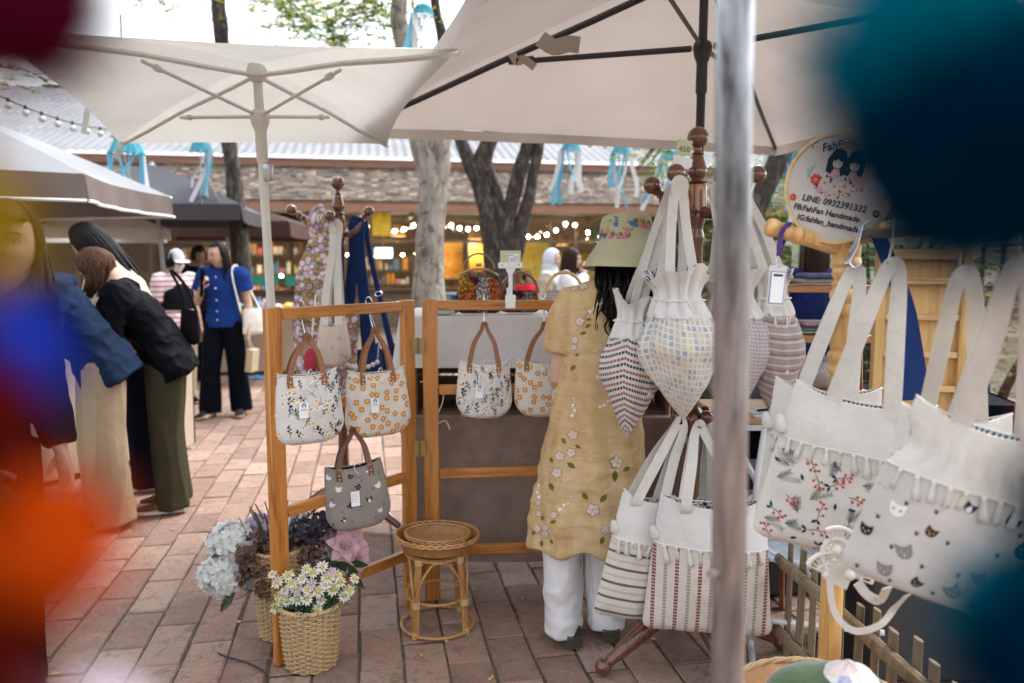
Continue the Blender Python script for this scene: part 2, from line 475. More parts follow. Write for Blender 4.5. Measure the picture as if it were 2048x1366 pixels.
def shingle_mat():
    m, t, b, out = nodes('shingle'); g = t.nodes.new('ShaderNodeNewGeometry')
    r = ramp(t, [(0, (.03, .021, .015)), (.4, (.085, .062, .045)), (.8, (.15, .115, .085)), (1, (.29, .23, .175))]); t.links.new(g.outputs['Random Per Island'], r.inputs[0])
    vec = coords(t, 'Object', (6, 1, 1)); c = mixc(t, math_(t, 'MULTIPLY', noise_(t, vec, 4, 5), .6), r.outputs[0], (.13, .105, .085))
    t.links.new(c, b.inputs['Base Color']); b.inputs['Roughness'].default_value = .9; return m
tag(mb.obj('shingle_field', shingle_mat(), shop, smooth=False), kind='stuff')
MB().add([(U0, -.04, 2.52), (U1, -.04, 2.52), (U1, 2.7, 3.6), (U0, 2.7, 3.6)], [(0, 1, 2, 3)]).obj('roof_deck', dark_wood, shop, smooth=False)
MB().box(((U0+U1)/2, 2.02, 3.49), (U1-U0+1, .06, .17)).obj('upper_fascia', fascia_m, shop)
def corr():
    mb = MB(); nU = int((U1-U0+6)/.05)
    for sh in range(4):
        v0 = 1.86+sh*2.0; z0 = 3.60+sh*.70
        vs = []
        for k in range(nU+1):
            u = U0-4+k*.05; dz = .022*sin(u*2*pi/.2)
            vs += [(u, v0, z0+dz+.012), (u, v0+2.08, z0+.728+dz)]
        mb.add(vs, [(2*k, 2*k+2, 2*k+3, 2*k+1) for k in range(nU)])
    return mb
cm = pm('corrugated_sheet', (.17, .178, .195), .6, .25, .8)
corr().obj('metal_roof', cm, shop, recalc=False, auto=False)
MB().box((5, 9.93, 6.42), (34, .3, .08)).obj('ridge_cap', cm, shop)
# window wall at v=1.35
VW = 1.35
MB().box(((U0+U1)/2, VW+.05, .37), (U1-U0, .12, .74)).obj('low_wall', wall_m, shop)
MB().box(((U0+U1)/2, VW-.03, .765), (U1-U0, .3, .05)).obj('sill', dark_wood, shop)
MB().box(((U0+U1)/2, VW+.05, 2.28), (U1-U0, .1, .14)).obj('window_head', dark_wood, shop)
MB().box(((U0+U1)/2, VW+.02, 1.80), (U1-U0, .07, .06)).obj('transom', dark_wood, shop)
us = []; u = U0+.3
while u < U1:
    us.append(u); u += (1.38 if u < .8 else .575)
def glass_mat():
    m, t, b, out = nodes('window_glass'); g = t.nodes.new('ShaderNodeBsdfGlossy'); g.inputs['Roughness'].default_value = .03
    tr = t.nodes.new('ShaderNodeBsdfTransparent'); mx = t.nodes.new('ShaderNodeMixShader'); fr = N(t, 'ShaderNodeFresnel', IOR=1.45)
    tr.inputs[0].default_value = (.93, .95, .94, 1)
    t.links.new(fr.outputs[0], mx.inputs[0]); t.links.new(tr.outputs[0], mx.inputs[1]); t.links.new(g.outputs[0], mx.inputs[2]); t.links.new(mx.outputs[0], out.inputs[0]); return m
GLASS = glass_mat()
for i, u in enumerate(us):
    MB().box((u, VW, 1.52), (.07, .09, 1.46)).obj('mullion', dark_wood, shop)
    if i+1 < len(us):
        for z0, z1 in ((.8, 1.77), (1.83, 2.21)):
            MB().poly([(u+.035, VW+.03, z0), (us[i+1]-.035, VW+.03, z0), (us[i+1]-.035, VW+.03, z1), (u+.035, VW+.03, z1)]).obj('pane', GLASS, shop, smooth=False)
# the room behind
room = pm('room_wall', (.26, .18, .115), .8); floor_m = pm('room_floor', (.3, .22, .15), .6)
MB().box(((U0+U1)/2, 6.5, 1.4), (U1-U0, .1, 3.0)).obj('back_wall', room, shop)
MB().box(((U0+U1)/2, 4, .0), (U1-U0, 5.2, .06)).obj('room_floor', floor_m, shop)
MB().box(((U0+U1)/2, 4, 2.75), (U1-U0, 5.0, .05)).obj('room_ceiling', pm('room_ceiling', (.5, .42, .33), .8), shop)
def L2W(u, v, z=0): return BO+PP*u+PD*v+V((0, 0, z))
def W2L(p): q = V(p)-BO; return V((q.dot(PP), q.dot(PD), q.z))
goods_cols = [(.6, .1, .08), (.75, .38, .06), (.8, .62, .15), (.1, .3, .15), (.12, .25, .45), (.75, .7, .6), (.45, .25, .12), (.7, .3, .35), (.2, .12, .08), (.85, .82, .75)]
GM = [pm('goods_%d' % i, c, .5, .2, 20) for i, c in enumerate(goods_cols)]
GMnames = ['red', 'orange', 'yellow', 'green', 'blue', 'cream', 'tan', 'pink', 'brown', 'white']
def shelf(u, v, wdt, label, hgt=1.9, seed=1, levels=4):
    s = thing('display_shelf', label, 'shelf', L2W(u, v), PA, 'goods shelves inside the shop')
    rr = random.Random(seed); fr = MB()
    for x in (-wdt/2, wdt/2): fr.box((x, 0, hgt/2), (.05, .3, hgt))
    for l in range(levels+1): fr.box((0, 0, .1+l*(hgt-.12)/levels), (wdt-.06, .3, .03))
    fr.obj('shelf_frame', dark_wood, s)
    g = MB()
    for l in range(levels):
        z = .12+l*(hgt-.12)/levels; x = -wdt/2+.06
        while x < wdt/2-.12:
            ww = rr.uniform(.05, .16); h = rr.uniform(.1, .34); k = rr.randrange(10)
            if rr.random() < .5: g.box((x+ww/2, rr.uniform(-.05, .05), z+h/2), (ww*.9, .14, h), None, k, .01)
            else: g.lathe([(ww*.3, 0), (ww*.45, h*.3), (ww*.4, h*.7), (ww*.15, h)], 8, (x+ww/2, 0, z), mi=k)
            x += ww
    tag(g.obj('goods', GM, s), kind='stuff')
shelf(-6.6, 3.2, 1.7, 'shelf of red and cream jars behind the shop windows, left of the sign pole', 1.75, 2)
shelf(-5.0, 4.2, 1.5, 'tall shelf of colourful jars deep inside the shop beside the green boards', 2.0, 5)
shelf(-2.6, 3.6, 1.6, 'shelf of bottles and boxes seen between the blue bag straps', 1.5, 9)
shelf(-.4, 5.2, 1.8, 'wide shelf of goods behind the pale tree trunk', 1.8, 12)
shelf(6.2, 4.4, 2.0, 'goods shelf at the far end of the shop beyond the paintings', 1.9, 14)
def painting_mat(name, stops, sc):
    m, t, b, out = nodes(name); vec = coords(t, 'Object', (sc, sc, sc*2.2))
    r = ramp(t, stops); t.links.new(noise_(t, vec, 1.7, 3, .6, 1.5), r.inputs[0]); t.links.new(r.outputs[0], b.inputs['Base Color']); b.inputs['Roughness'].default_value = .5; return m
def painting(px, py, v, wd, h, label, stops, sc=1.5):
    c = W2L(at(px, py, 16.2+v)); c.y = v
    p = thing('painting', label, 'painting', L2W(c.x, v, c.z), PA, 'paintings hung inside the shop')
    MB().box((0, 0, 0), (wd, .03, h), bev=.004).obj('canvas', painting_mat('paint_'+str(px), stops, sc), p)
    f = MB()
    for z in (-1, 1): f.box((0, -.005, z*(h/2+.015)), (wd+.06, .05, .03))
    for x in (-1, 1): f.box((x*(wd/2+.015), -.005, 0), (.03, .05, h))
    f.obj('picture_frame', dark_wood, p)
YG = [(.2, (.05, .16, .04)), (.4, (.75, .42, .03)), (.55, (.85, .68, .08)), (.7, (.2, .4, .08)), (.85, (.85, .25, .03))]
OR = [(.2, (.5, .1, .02)), (.45, (.85, .35, .03)), (.65, (.9, .62, .1)), (.85, (.8, .75, .5))]
painting(980, 515, 2.6, 1.0, .62, 'orange and gold painting hung left of the dark forked tree', OR)
painting(1075, 525, 2.6, .75, .95, 'yellow landscape painting right of the dark forked tree', YG, 2)
painting(1180, 540, 3.0, 1.5, .8, 'long green and yellow field painting behind the two seated visitors', YG, 1.2)
painting(1245, 470, 3.4, 1.2, .4, 'narrow dark green landscape painting high on the wall', [(.3, (.02, .06, .03)), (.6, (.1, .25, .08)), (.8, (.5, .4, .05))])
painting(900, 520, 3.3, .6, .9, 'amber painting between the window posts beside the pale trunk', OR, 2.2)
# sign, boards, screen and lanterns on the front
def script_text(txt, size, mat, parent, name, loc=(0, 0, 0), rot=(pi/2, 0, 0), shear=0, ext=.002, align='CENTER', bold=0):
    cu = bpy.data.curves.new(name, 'FONT'); cu.body = txt; cu.size = size; cu.extrude = ext; cu.align_x = align; cu.align_y = 'CENTER'; cu.shear = shear; cu.offset = bold
    cu.resolution_u = 3
    o = bpy.data.objects.new(name, cu)
    me = evaluated_mesh(o); bpy.data.objects.remove(o)
    me.materials.clear(); me.materials.append(mat)
    q = bpy.data.objects.new(name, me); COL.objects.link(q); q.parent = parent; q.location = loc; q.rotation_euler = rot; return q
c = W2L(at(590, 463, 16.9)); sg = thing('shop_sign', 'green shop sign with glowing white script letters under the eave', 'sign', L2W(c.x, .55, c.z), PA)
MB().box((0, 0, 0), (1.5, .05, .34), bev=.01).obj('sign_board', pm('sign_green', (.01, .22, .15), .5), sg)
script_text('Greens', .30, emit('neon_white', (.75, 1, .95), 6), sg, 'sign_lettering', (.05, -.035, 0), shear=.35, ext=.008, bold=.004)
for i, (px, py, wd, h, lab) in enumerate(((530, 560, .75, .2, 'plain green notice board on the shop front beside the white umbrella pole'), (597, 560, .42, .22, 'small green notice board under the shop sign'))):
    c = W2L(at(px, py, 17.2)); b_ = thing('notice_board', lab, 'board', L2W(c.x, 1.1, c.z), PA, 'green notice boards')
    MB().box((0, 0, 0), (wd, .04, h), bev=.01).obj('panel', pm('board_green', (.02, .28, .18), .5), b_)
    MB().box((0, .1, -h/2-.15), (.03, .03, .5)).obj('post', dark_wood, b_)
c = W2L(at(767, 506, 18)); sc_ = thing('menu_screen', 'lit pale blue menu screen hanging inside the shop', 'screen', L2W(c.x, 2.2, c.z), PA)
MB().box((0, .02, 0), (.42, .05, .26), bev=.01).obj('casing', pm('screen_case', (.03, .03, .03), .4), sc_)
MB().box((0, -.008, 0), (.38, .01, .22)).obj('display', emit('screen_blue', (.35, .75, .85), 1.6), sc_)
MB().tube([(0, .02, .12), (0, .02, 2.7-c.z)], .012, 6).obj('bracket', dark_wood, sc_)
c = W2L(at(762, 455, 16.6)); cl = thing('hanging_cloth', 'mustard yellow cloth panel hanging from the eave', 'cloth', L2W(c.x, .3, 0), PA)
MB().grid(lambda u, v: V(((u-.5)*.36, .02*sin(u*9+v*3), 2.34-v*.46)), 12, 8).obj('cloth_panel', pm('mustard_cloth', (.6, .42, .05), .8, trans=.3), cl)
MB().tube([(-.2, 0, 2.35), (.2, 0, 2.35)], .012, 6).obj('rod', dark_wood, cl)
# woven lamp shades with lit bulbs inside the shop
wov = pm('woven_shade', (.45, .27, .12), .8, .25, 30, .5, 80)
warm = emit('warm_bulb', (1, .74, .38), 14)
for i, (px, py, v, lab) in enumerate(((795, 462, 1.75, 'woven lamp shade nearest the mustard cloth'), (690, 470, 2.0, 'woven lamp shade behind the coat stand top'), (795+155, 468, 2.2, 'woven lamp shade left of the dark tree'), (1130, 480, 4.2, 'woven lamp shade deep in the shop above the seated visitors'), (500, 470, 3.0, 'woven lamp shade behind the grey umbrella edge'), (1330, 470, 3.0, 'woven lamp shade behind the tall coat stand'))):
    c = W2L(at(px, py, 16.2+v)); s = thing('pendant_lamp', lab+' hanging from the ceiling', 'lamp', L2W(c.x, v, c.z), PA, 'woven pendant lamps')
    MB().lathe([(.17, -.12), (.16, 0), (.12, .12), (.04, .15)], 14, caps=False).obj('lamp_shade', wov, s)
    MB().ball((0, 0, -.06), .045, 10, 7).obj('bulb', warm, s)
    MB().tube([(0, 0, .14), (0, 0, 2.74-c.z)], .006, 5).obj('cord', dark_wood, s)
    ld = bpy.data.lights.new('pendant_light', 'POINT'); ld.energy = 12; ld.color = (1, .78, .5); ld.shadow_soft_size = .12
    lo = bpy.data.objects.new('pendant_light', ld); COL.objects.link(lo); lo.parent = s; lo.location = (0, 0, -.22)
# strings of bulbs
bulb_on = emit('bulb_glow', (1, .86, .55), 22); black_r = pm('black_rubber', (.02, .02, .02), .6)
bulb_me = MB().ball((0, 0, -.05), .034, 10, 7).mesh('bulb', bulb_on)
sock_me = MB().lathe([(.016, -.03), (.018, 0), (.012, .02)], 8).mesh('socket', black_r)
bulb_off = pm('bulb_clear', (.55, .55, .52), .1, .02, spec=.8)
bulb_off_me = MB().ball((0, 0, -.055), .036, 10, 7).mesh('bulb', bulb_off)
def string_light(a, b, sag, n, label, lit=True, sub=0):
    s = thing('string_light', label, 'string lights', a, 0, 'strings of round bulbs')
    pts = []; mm = n*2+2
    for i in range(mm+1):
        t = i/mm; p = a.lerp(b, t)-V((0, 0, sag*4*t*(1-t)))-a; pts.append(p)
    MB().tube(pts, .006, 5).obj('cable', black_r, s)
    for i in range(n):
        p = pts[2*i+2]
        k = bpy.data.objects.new('socket', sock_me); COL.objects.link(k); k.parent = s; k.location = p
        q = bpy.data.objects.new('bulb', bulb_me if lit else bulb_off_me); COL.objects.link(q); q.parent = k
for i, (x0, y0, x1, y1, Y, sag, n, lab) in enumerate((
    (560, 436, 650, 440, 15.9, .22, 4, 'lit bulb string hanging over the green shop sign'),
    (715, 440, 845, 436, 16.6, .2, 6, 'lit bulb string across the window left of the pale trunk'),
    (885, 436, 970, 446, 16.8, .12, 4, 'lit bulb string between the pale trunk and the dark tree'),
    (1000, 440, 1150, 425, 17.0, .38, 7, 'lit bulb string swooping right of the dark forked tree'),
    (1125, 425, 1330, 440, 17.4, .45, 7, 'lit bulb string dipping behind the sun hat'),
    (640, 500, 860, 500, 20, .1, 7, 'lit bulb string deep inside the shop behind the coat stand'),
    (340, 545, 590, 540, 19, .2, 8, 'lit bulb string deep inside the shop behind the standing shopper'))):
    string_light(at(x0, y0, Y), at(x1, y1, Y), sag, n, lab)
string_light(at(-60, 160, 7.5), at(250, 262, 9.5), .1, 9, 'unlit bulb string running from the upper left down to the white umbrella', False)
string_light(at(1090, 268, 11), at(1330, 285, 11), .05, 7, 'unlit bulb string between the blue lanterns above the shingle roof', False)
string_light(at(1500, 285, 11), at(1760, 262, 9), .1, 7, 'unlit bulb string above the garment rack', False)
# blue woven lanterns with ribbons
bl1 = pm('blue_basket', (.06, .42, .55), .7, .2, 30, .4, 90); rib1 = pm('ribbon_blue', (.2, .58, .74), .6, .05, trans=.35); rib2 = pm('ribbon_white', (.75, .76, .77), .6, .05, trans=.35)
def lantern(px, py, Y, r, label, seed, top=None):
    rr = random.Random(seed); p = at(px, py, Y); s = thing('ribbon_lantern', label, 'lantern', p, 0, 'blue woven lanterns with ribbons')
    k = MB()
    for i in range(7):
        z = -r*.1-i*r*.13; rad = r*(.62+.06*i); k.tube([(rad*cos(a*pi/8), rad*sin(a*pi/8), z+.004*(a % 2)) for a in range(16)], r*.045, 5, closed=True)
    for i in range(20):
        a = i*pi/10; k.tube([(r*.6*cos(a), r*.6*sin(a), -.02), (r*1.02*cos(a+.1), r*1.02*sin(a+.1), -r*.95)], r*.035, 4)
    k.lathe([(.02, r*.05), (r*.6, -.02)], 14, caps=False)
    k.obj('basket', bl1, s)
    MB().tube([(0, 0, 0), (0, 0, 1.2)], .006, 5).obj('cord', black_r, s)
    for i in range(8):
        a = rr.uniform(0, 6.28); L = rr.uniform(.3, .62); d = V((cos(a), sin(a), 0)); q = d*r*.95-V((0, 0, r*.85)); dr = V((rr.uniform(-.2, .15), rr.uniform(-.1, .1), 0))
        MB().strap([q, q+dr*.3-V((0, 0, L*.35)), q+dr*.8-V((0, 0, L*.7)), q+dr*1.1+V((.03*rr.choice((-1, 1)), 0, -L))], .05, .002, (-sin(a), cos(a), 0), k=3).obj('ribbon', rr.choice((rib1, rib2)), s)
lantern(252, 276, 8.2, .17, 'blue woven ribbon lantern under the left corner of the white umbrella', 1)
lantern(402, 282, 8.6, .12, 'blue woven ribbon lantern beside the dark trunk behind the white umbrella', 2)
lantern(1142, 282, 8.6, .11, 'blue woven ribbon lantern right of the dark forked tree', 3)
lantern(1243, 288, 9, .11, 'blue woven ribbon lantern above the sun hat', 4)
lantern(1340, 300, 8.4, .11, 'blue woven ribbon lantern behind the price card', 5)
lantern(1610, 292, 6.5, .16, 'blue woven ribbon lantern behind the round embroidery hoop', 6)
lantern(1560, 285, 8.5, .13, 'blue woven ribbon lantern beside the leaning trunk', 8)
lantern(846, 10, 6.8, .09, 'blue woven ribbon lantern beside the upper pale trunk', 7)
# ------------------------------------------------------------------ trees
def bark_mat(name, c1, c2, c3, sc):
    m, t, b, out = nodes(name); vec = coords(t, 'Object', (sc, sc, sc*.35))
    r = ramp(t, [(.32, c2), (.5, c1), (.66, c3)]); n = noise_(t, vec, 3.2, 8, .68, .8); t.links.new(n, r.inputs[0])
    v2 = coords(t, 'Object'); sp = ramp(t, [(.38, (1, 1, 1)), (.45, (0, 0, 0))]); t.links.new(noise_(t, v2, 8, 6, .65, .3), sp.inputs[0])
    c = mixc(t, math_(t, 'MULTIPLY', sp.outputs[0], .75), r.outputs[0], c2); t.links.new(c, b.inputs['Base Color']); b.inputs['Roughness'].default_value = .9
    bump_(t, n, .8, .03, b); return m
bark_pale = bark_mat('bark_pale', (.24, .215, .18), (.07, .058, .048), (.36, .335, .29), 4)
bark_dark = bark_mat('bark_dark', (.04, .032, .027), (.012, .010, .009), (.15, .125, .10), 6)
leaf_ms = [pm('leaf_a', (.10, .2, .025), .5, .3, 3, trans=.5), pm('leaf_b', (.19, .27, .04), .5, .3, 3, trans=.5), pm('leaf_c', (.06, .14, .02), .5, .3, 3, trans=.45), pm('leaf_y', (.42, .36, .04), .5, .2, 3, trans=.5)]
def leaves(mb, c, R, n, rr, size=.05, flat=.6, mis=(0, 0, 1, 1, 2, 3)):
    for _ in range(n):
        p = V(c)+V((rr.gauss(0, 1)*R*.5, rr.gauss(0, 1)*R*.5, rr.gauss(0, 1)*R*.5*flat))
        # a small pinnate spray: stalk with leaflets
        a = rr.uniform(0, 6.28); d = V((cos(a), sin(a), rr.uniform(-.5, .15))).normalized(); sd_ = d.cross(V((0, 0, 1))).normalized(); mi = rr.choice(mis)
        s = size*rr.uniform(.7, 1.3)
        for k in range(3):
            for sg in (-1, 1):
                q = p+d*s*k*.55; e = (d*.5+sd_*sg).normalized(); wv = e.cross(V((0, 0, 1))).normalized()*s*.28; up = V((0, 0, rr.uniform(-.2, .1)*s))
                mb.add([q, q+e*s*.5+wv+up, q+e*s+up*1.5, q+e*s*.5-wv+up], [(0, 1, 2, 3)], mi)
def blobby(mb, pts, rads, n=12, seed=0, k=5, lump=.08):
    """trunk with uneven girth"""
    o = len(mb.v); mb.tube(pts, list(rads), n, k=k)
    for i in range(o, len(mb.v)):
        p = mb.v[i]; d = noise.noise(p*3.1+V((seed, 0, 0)))*lump+noise.noise(p*9+V((0, seed, 0)))*lump*.4
        mb.v[i] = p+V((d, noise.noise(p*3.3+V((9, seed, 2)))*lump, 0))
def tree(name, label, trunks, bark, crowns, seed, base, lump=.03, leafsize=.05, mis=(0, 0, 1, 1, 2, 3)):
    rr = random.Random(seed); s = thing(name, label, 'tree', base)
    tb = MB(); base = V(base)
    for pts, rads in trunks: blobby(tb, [V(p)-base for p in pts], rads, 12, seed, lump=lump)
    tb.obj('trunk', bark, s)
    cr = MB(); lb = MB()
    for c, R, n in crowns:
        c = V(c)-base; leaves(cr, c, R, n, rr, leafsize, mis=mis)
        top = V(trunks[0][0][-1])-base
        for _ in range(3 if (c-top).length < 2.2 else 0):
            e = c+V((rr.uniform(-1, 1), rr.uniform(-1, 1), rr.uniform(-.4, .3)))*R*.7; m_ = (top+e)/2+V((0, 0, .25)); lb.tube([top, m_, e], [.03, .02, .006], 5, k=3)
    if crowns:
        lb.obj('limb', bark, s); cr.obj('crown', leaf_ms, s, smooth=False, recalc=False)
    return s
A = at
# pale trunk, forking behind the beige umbrella
b0 = gp(855, 740)
Yp = 7.3
b0 = V((at(862, 560, Yp).x, Yp, 0))
tree('pale_tree', 'pale grey mottled tree trunk forking above the handbag table', [
    ([b0, at(858, 590, Yp), at(860, 480, Yp), at(866, 380, Yp), at(850, 290, Yp), at(826, 150, Yp), at(800, 60, Yp), at(798, 0, Yp), at(790, -120, Yp)], [.18, .155, .14, .13, .125, .10, .085, .07, .055]),
    ([at(866, 400, Yp), at(878, 340, Yp), at(884, 280, Yp), at(900, 200, Yp+.2), at(930, 60, Yp+.5), at(960, -100, Yp+.8)], [.1, .105, .09, .08, .06, .04])],
    bark_pale, [(at(770, 20, Yp), .5, 60), (at(700, -20, Yp), .7, 90), (at(850, -80, Yp), .7, 80)], 5, b0, .02)
Yd = 8.6; b1 = V((at(1002, 560, Yd).x, Yd, 0))
tree('forked_tree', 'dark rough tree with several upward forking stems', [
    ([b1, at(1000, 590, Yd), at(992, 520, Yd), at(975, 430, Yd), at(955, 360, Yd), at(925, 290, Yd), at(900, 200, Yd), at(880, 60, Yd), at(860, -60, Yd)], [.21, .165, .135, .1, .088, .075, .07, .055, .045]),
    ([at(1005, 540, Yd), at(1000, 450, Yd), at(990, 380, Yd), at(975, 320, Yd), at(985, 270, Yd), at(1000, 150, Yd)], [.14, .088, .066, .066, .06, .045]),
    ([at(1010, 540, Yd), at(1018, 440, Yd), at(1030, 370, Yd), at(1055, 290, Yd), at(1085, 200, Yd), at(1110, 60, Yd)], [.14, .088, .08, .07, .06, .045]),
    ([at(1015, 530, Yd), at(1045, 450, Yd), at(1062, 370, Yd), at(1080, 285, Yd), at(1110, 180, Yd), at(1160, 40, Yd)], [.14, .075, .065, .06, .05, .04]),
    ([at(968, 390, Yd), at(962, 320, Yd), at(975, 280, Yd), at(985, 200, Yd)], [.07, .08, .06, .05])],
    bark_dark, [(at(900, -60, Yd), .8, 60), (at(1100, -120, Yd), .9, 60)], 9, b1, .025)
Yl = 10; b2 = V((at(478, 560, Yl).x, Yl, 0))
tree('slim_dark_tree', 'slim dark tree trunk rising behind the white umbrella canopy', [
    ([b2, at(482, 540, Yl), at(474, 420, Yl), at(466, 340, Yl), at(458, 285, Yl), at(446, 100, Yl), at(436, 0, Yl), at(430, -120, Yl)], [.16, .13, .11, .1, .095, .09, .08, .07])],
    bark_dark, [(at(600, 40, Yl), .5, 150), (at(560, 10, Yl), .55, 90), (at(680, 40, Yl-1), .55, 170), (at(730, 10, Yl-1), .5, 130), (at(520, -30, Yl), .6, 80), (at(330, 10, Yl), .35, 26), (at(660, 75, Yl-1), .3, 60), (at(30, 130, 8), .4, 60), (at(370, -20, Yl), .5, 40)], 15, b2, .02, .06)
Yr = 6.4; b3 = V((at(1497, 600, Yr).x, Yr, 0))
tree('leaning_tree', 'dark tree trunk leaning right behind the tall coat stand', [
    ([b3, at(1500, 560, Yr), at(1508, 440, Yr), at(1530, 380, Yr), at(1560, 310, Yr), at(1590, 200, Yr), at(1620, 60, Yr)], [.1, .085, .08, .085, .075, .07, .05])],
    bark_dark, [(at(1300, 330, Yr+.5), .28, 60), (at(1330, 300, Yr), .3, 40), (at(1420, 350, Yr+1), .4, 70), (at(1440, 300, Yr+1), .4, 40), (at(1560, 420, Yr+2), .4, 60)], 21, b3, .02, .045)
# greenery behind the rack on the right
def bush(name, label, px, py, Y, R, n, seed, mis, size=.07, grp='greenery behind the garment rack'):
    rr = random.Random(seed); p = at(px, py, Y); b = V((p.x, Y, 0)); s = thing(name, label, 'bush' if 'bush' in name else 'tree', b, 0, grp)
    st = MB()
    for i in range(5):
        a = i*1.26; st.tube([(0, 0, 0), (R*.2*cos(a), R*.2*sin(a), p.z*.5), (R*.5*cos(a), R*.5*sin(a), p.z)], [.05, .035, .012], 6, k=3)
    st.obj('stem', bark_dark, s); cr = MB(); leaves(cr, (0, 0, p.z), R, n, rr, size, .9, mis); leaves(cr, (0, 0, p.z*.5), R*.9, n//2, rr, size, .9, mis); cr.obj('foliage', leaf_ms, s, smooth=False, recalc=False)
bush('bush', 'loose green bush seen through the gap beneath the embroidery hoop', 1560, 470, 9, 1.0, 320, 31, (0, 1, 2, 2))
bush('bush', 'bright green bush behind the S hooks on the rail', 1750, 480, 7.5, 1.1, 420, 32, (0, 0, 1, 2))
bush('bush', 'yellowish bush behind the right end of the rail', 1990, 600, 6.5, 1.1, 420, 33, (0, 1, 1, 3, 2))
bush('background_tree', 'tall green tree standing beyond the right umbrella corner', 1640, 330, 14, 2.2, 420, 34, (0, 1, 2), .12)
bush('background_tree', 'broad dark green tree far behind the wooden crate shelf', 1950, 430, 14, 3.2, 700, 35, (0, 2, 2), .14)
bush('background_tree', 'distant tree left of the dark forked tree above the roof', 1330, 330, 21, 1.6, 260, 36, (0, 1, 2), .14)
# ------------------------------------------------------------------ umbrellas
def canopy_mat(name, col, tr, rough=.8, dirt=.2):
    m, t, b, out = nodes(name); vec = coords(t, 'Object')
    n = noise_(t, vec, 1.4, 6, .6); sp = ramp(t, [(.22, (1, 1, 1)), (.27, (0, 0, 0))]); t.links.new(noise_(t, vec, 17, 2, .5), sp.inputs[0])
    r = ramp(t, [(.3, tuple(c*(1-dirt) for c in col)), (.7, col)]); t.links.new(n, r.inputs[0])
    c = mixc(t, math_(t, 'MULTIPLY', sp.outputs[0], .3), r.outputs[0], tuple(q*.5 for q in col))
    t.links.new(c, b.inputs['Base Color']); b.inputs['Roughness'].default_value = rough; b.inputs['Specular IOR Level'].default_value = .2
    wv = coords(t, 'Object', (1, 1, 1)); bump_(t, math_(t, 'ADD', math_(t, 'MULTIPLY', noise_(t, wv, 500, 2), .15), noise_(t, wv, 5, 3)), .25, .02, b)
    transl(m, t, b, out, tr, c); return m
def umbrella(label, apex, corners, base, vh, cmats, frame_m, pole_r=.02, runner_z=None, sag=.05, valance_out=.02, group='market umbrellas', ribs=True, pip=None, strut_t=.5, tail=0, split_val=False, rib_r=.009):
    base = V(base); s = thing('market_umbrella', label, 'umbrella', base, 0, group)
    apex = V(apex)-base; C = [V(c)-base for c in corners]; n = len(C)
    cm = sum(C, V())/n
    cm_, vm_ = cmats if isinstance(cmats, tuple) else (cmats, cmats)
    mb = MB()
    for i in range(n):
        a, b = C[i], C[(i+1) % n]
        def fn(u, v, a=a, b=b):
            e = a.lerp(b, u); p = apex.lerp(e, v)
            inw = (cm-e); inw.z = 0
            sg = 4*u*(1-u)*v; bow = sin(pi*v)*sag*.9
            return p-V((0, 0, sag*sg*.8*(1-v)))+inw*(.06*sg*v)+V((0, 0, bow*.5))+V((0, 0, .004*noise.noise(p*4)))
        mb.grid(fn, 14, 14)
    o = mb.obj('canopy', cm_, s, auto=False)
    vb = MB(); pb = MB()
    for i in range(n):
        a, b = C[i], C[(i+1) % n]; outw = ((a+b)/2-cm); outw.z = 0; outw.normalize()
        if vh > 0:
            def vf(u, v, a=a, b=b):
                e = a.lerp(b, u); inw = cm-e; inw.z = 0
                return e+inw*(.06*4*u*(1-u))+V((0, 0, -vh*v))+outw*(valance_out*v+.012*sin(u*23+i)*v)
            vb.grid(vf, 26, 3)
            if pip: pb.tube([vf(k/26, 1.0) for k in range(27)], .011, 6)
    if vh > 0: vb.obj('valance', vm_, s, auto=False)
    if pip: pb.obj('piping', pip, s)
    top = apex+V((0, 0, .03)); foot = V((0, 0, 0))
    MB().tube([foot, foot.lerp(top, .45), top], pole_r, 14).obj('pole', frame_m, s)
    MB().lathe([(pole_r*1.2, -.05), (pole_r*2.2, -.03), (pole_r*2.2, 0), (pole_r*1.0, .03)], 14, apex-V((0, 0, .02))).obj('crown_hub', frame_m, s)
    MB().lathe([(.035, .1), (.2, .06), (.24, .0)], 18, (0, 0, 0)).obj('base', pm('umbrella_base', (.05, .05, .05), .6), s)
    if ribs:
        rz = runner_z if runner_z else apex.z-.4
        rp = foot.lerp(top, (rz-foot.z)/(top.z-foot.z))
        ax = (top-foot).normalized()
        MB().lathe([(pole_r*1.15, -.18), (pole_r*1.3, -.17), (pole_r*1.25, -.06), (pole_r*1.9, -.03), (pole_r*2.2, 0), (pole_r*1.9, .02), (pole_r*1.1, .03)], 14, rp, ax).obj('runner', frame_m, s)
        for c in C:
            a = apex-V((0, 0, .045)); e = c-V((0, 0, .012))
            mid = a.lerp(e, .5)+V((0, 0, sag*.35-.012))
            MB().tube([a, a.lerp(e, .25)+V((0, 0, sag*.24-.012)), mid, a.lerp(e, .75)+V((0, 0, sag*.22-.012)), e], (rib_r, rib_r*1.4), 4, ref=(0, 0, 1), k=2).obj('rib', frame_m, s)
            q = a.lerp(e, strut_t)+V((0, 0, sag*.3-.03)); st = MB().tube([rp+(q-rp)*.05, q], (rib_r*.85, rib_r*1.1), 4, ref=(0, 0, 1))
            st.tube([rp.lerp(q, .86), rp.lerp(q, .9)], rib_r*1.9, 8); so = st.obj('strut', frame_m, s)
    return s
wht_frame = pm('white_frame', (.62, .62, .58), .4, .06, 4)
blk_frame = pm('black_frame', (.028, .026, .025), .4, .15, 5)
grey_frame = pm('grey_steel', (.35, .36, .38), .35, .1, 5, metal=.6)
cream_can = canopy_mat('cream_canopy', (.62, .615, .575), .275)
pink_can = canopy_mat('beige_canopy', (.55, .495, .455), .195)
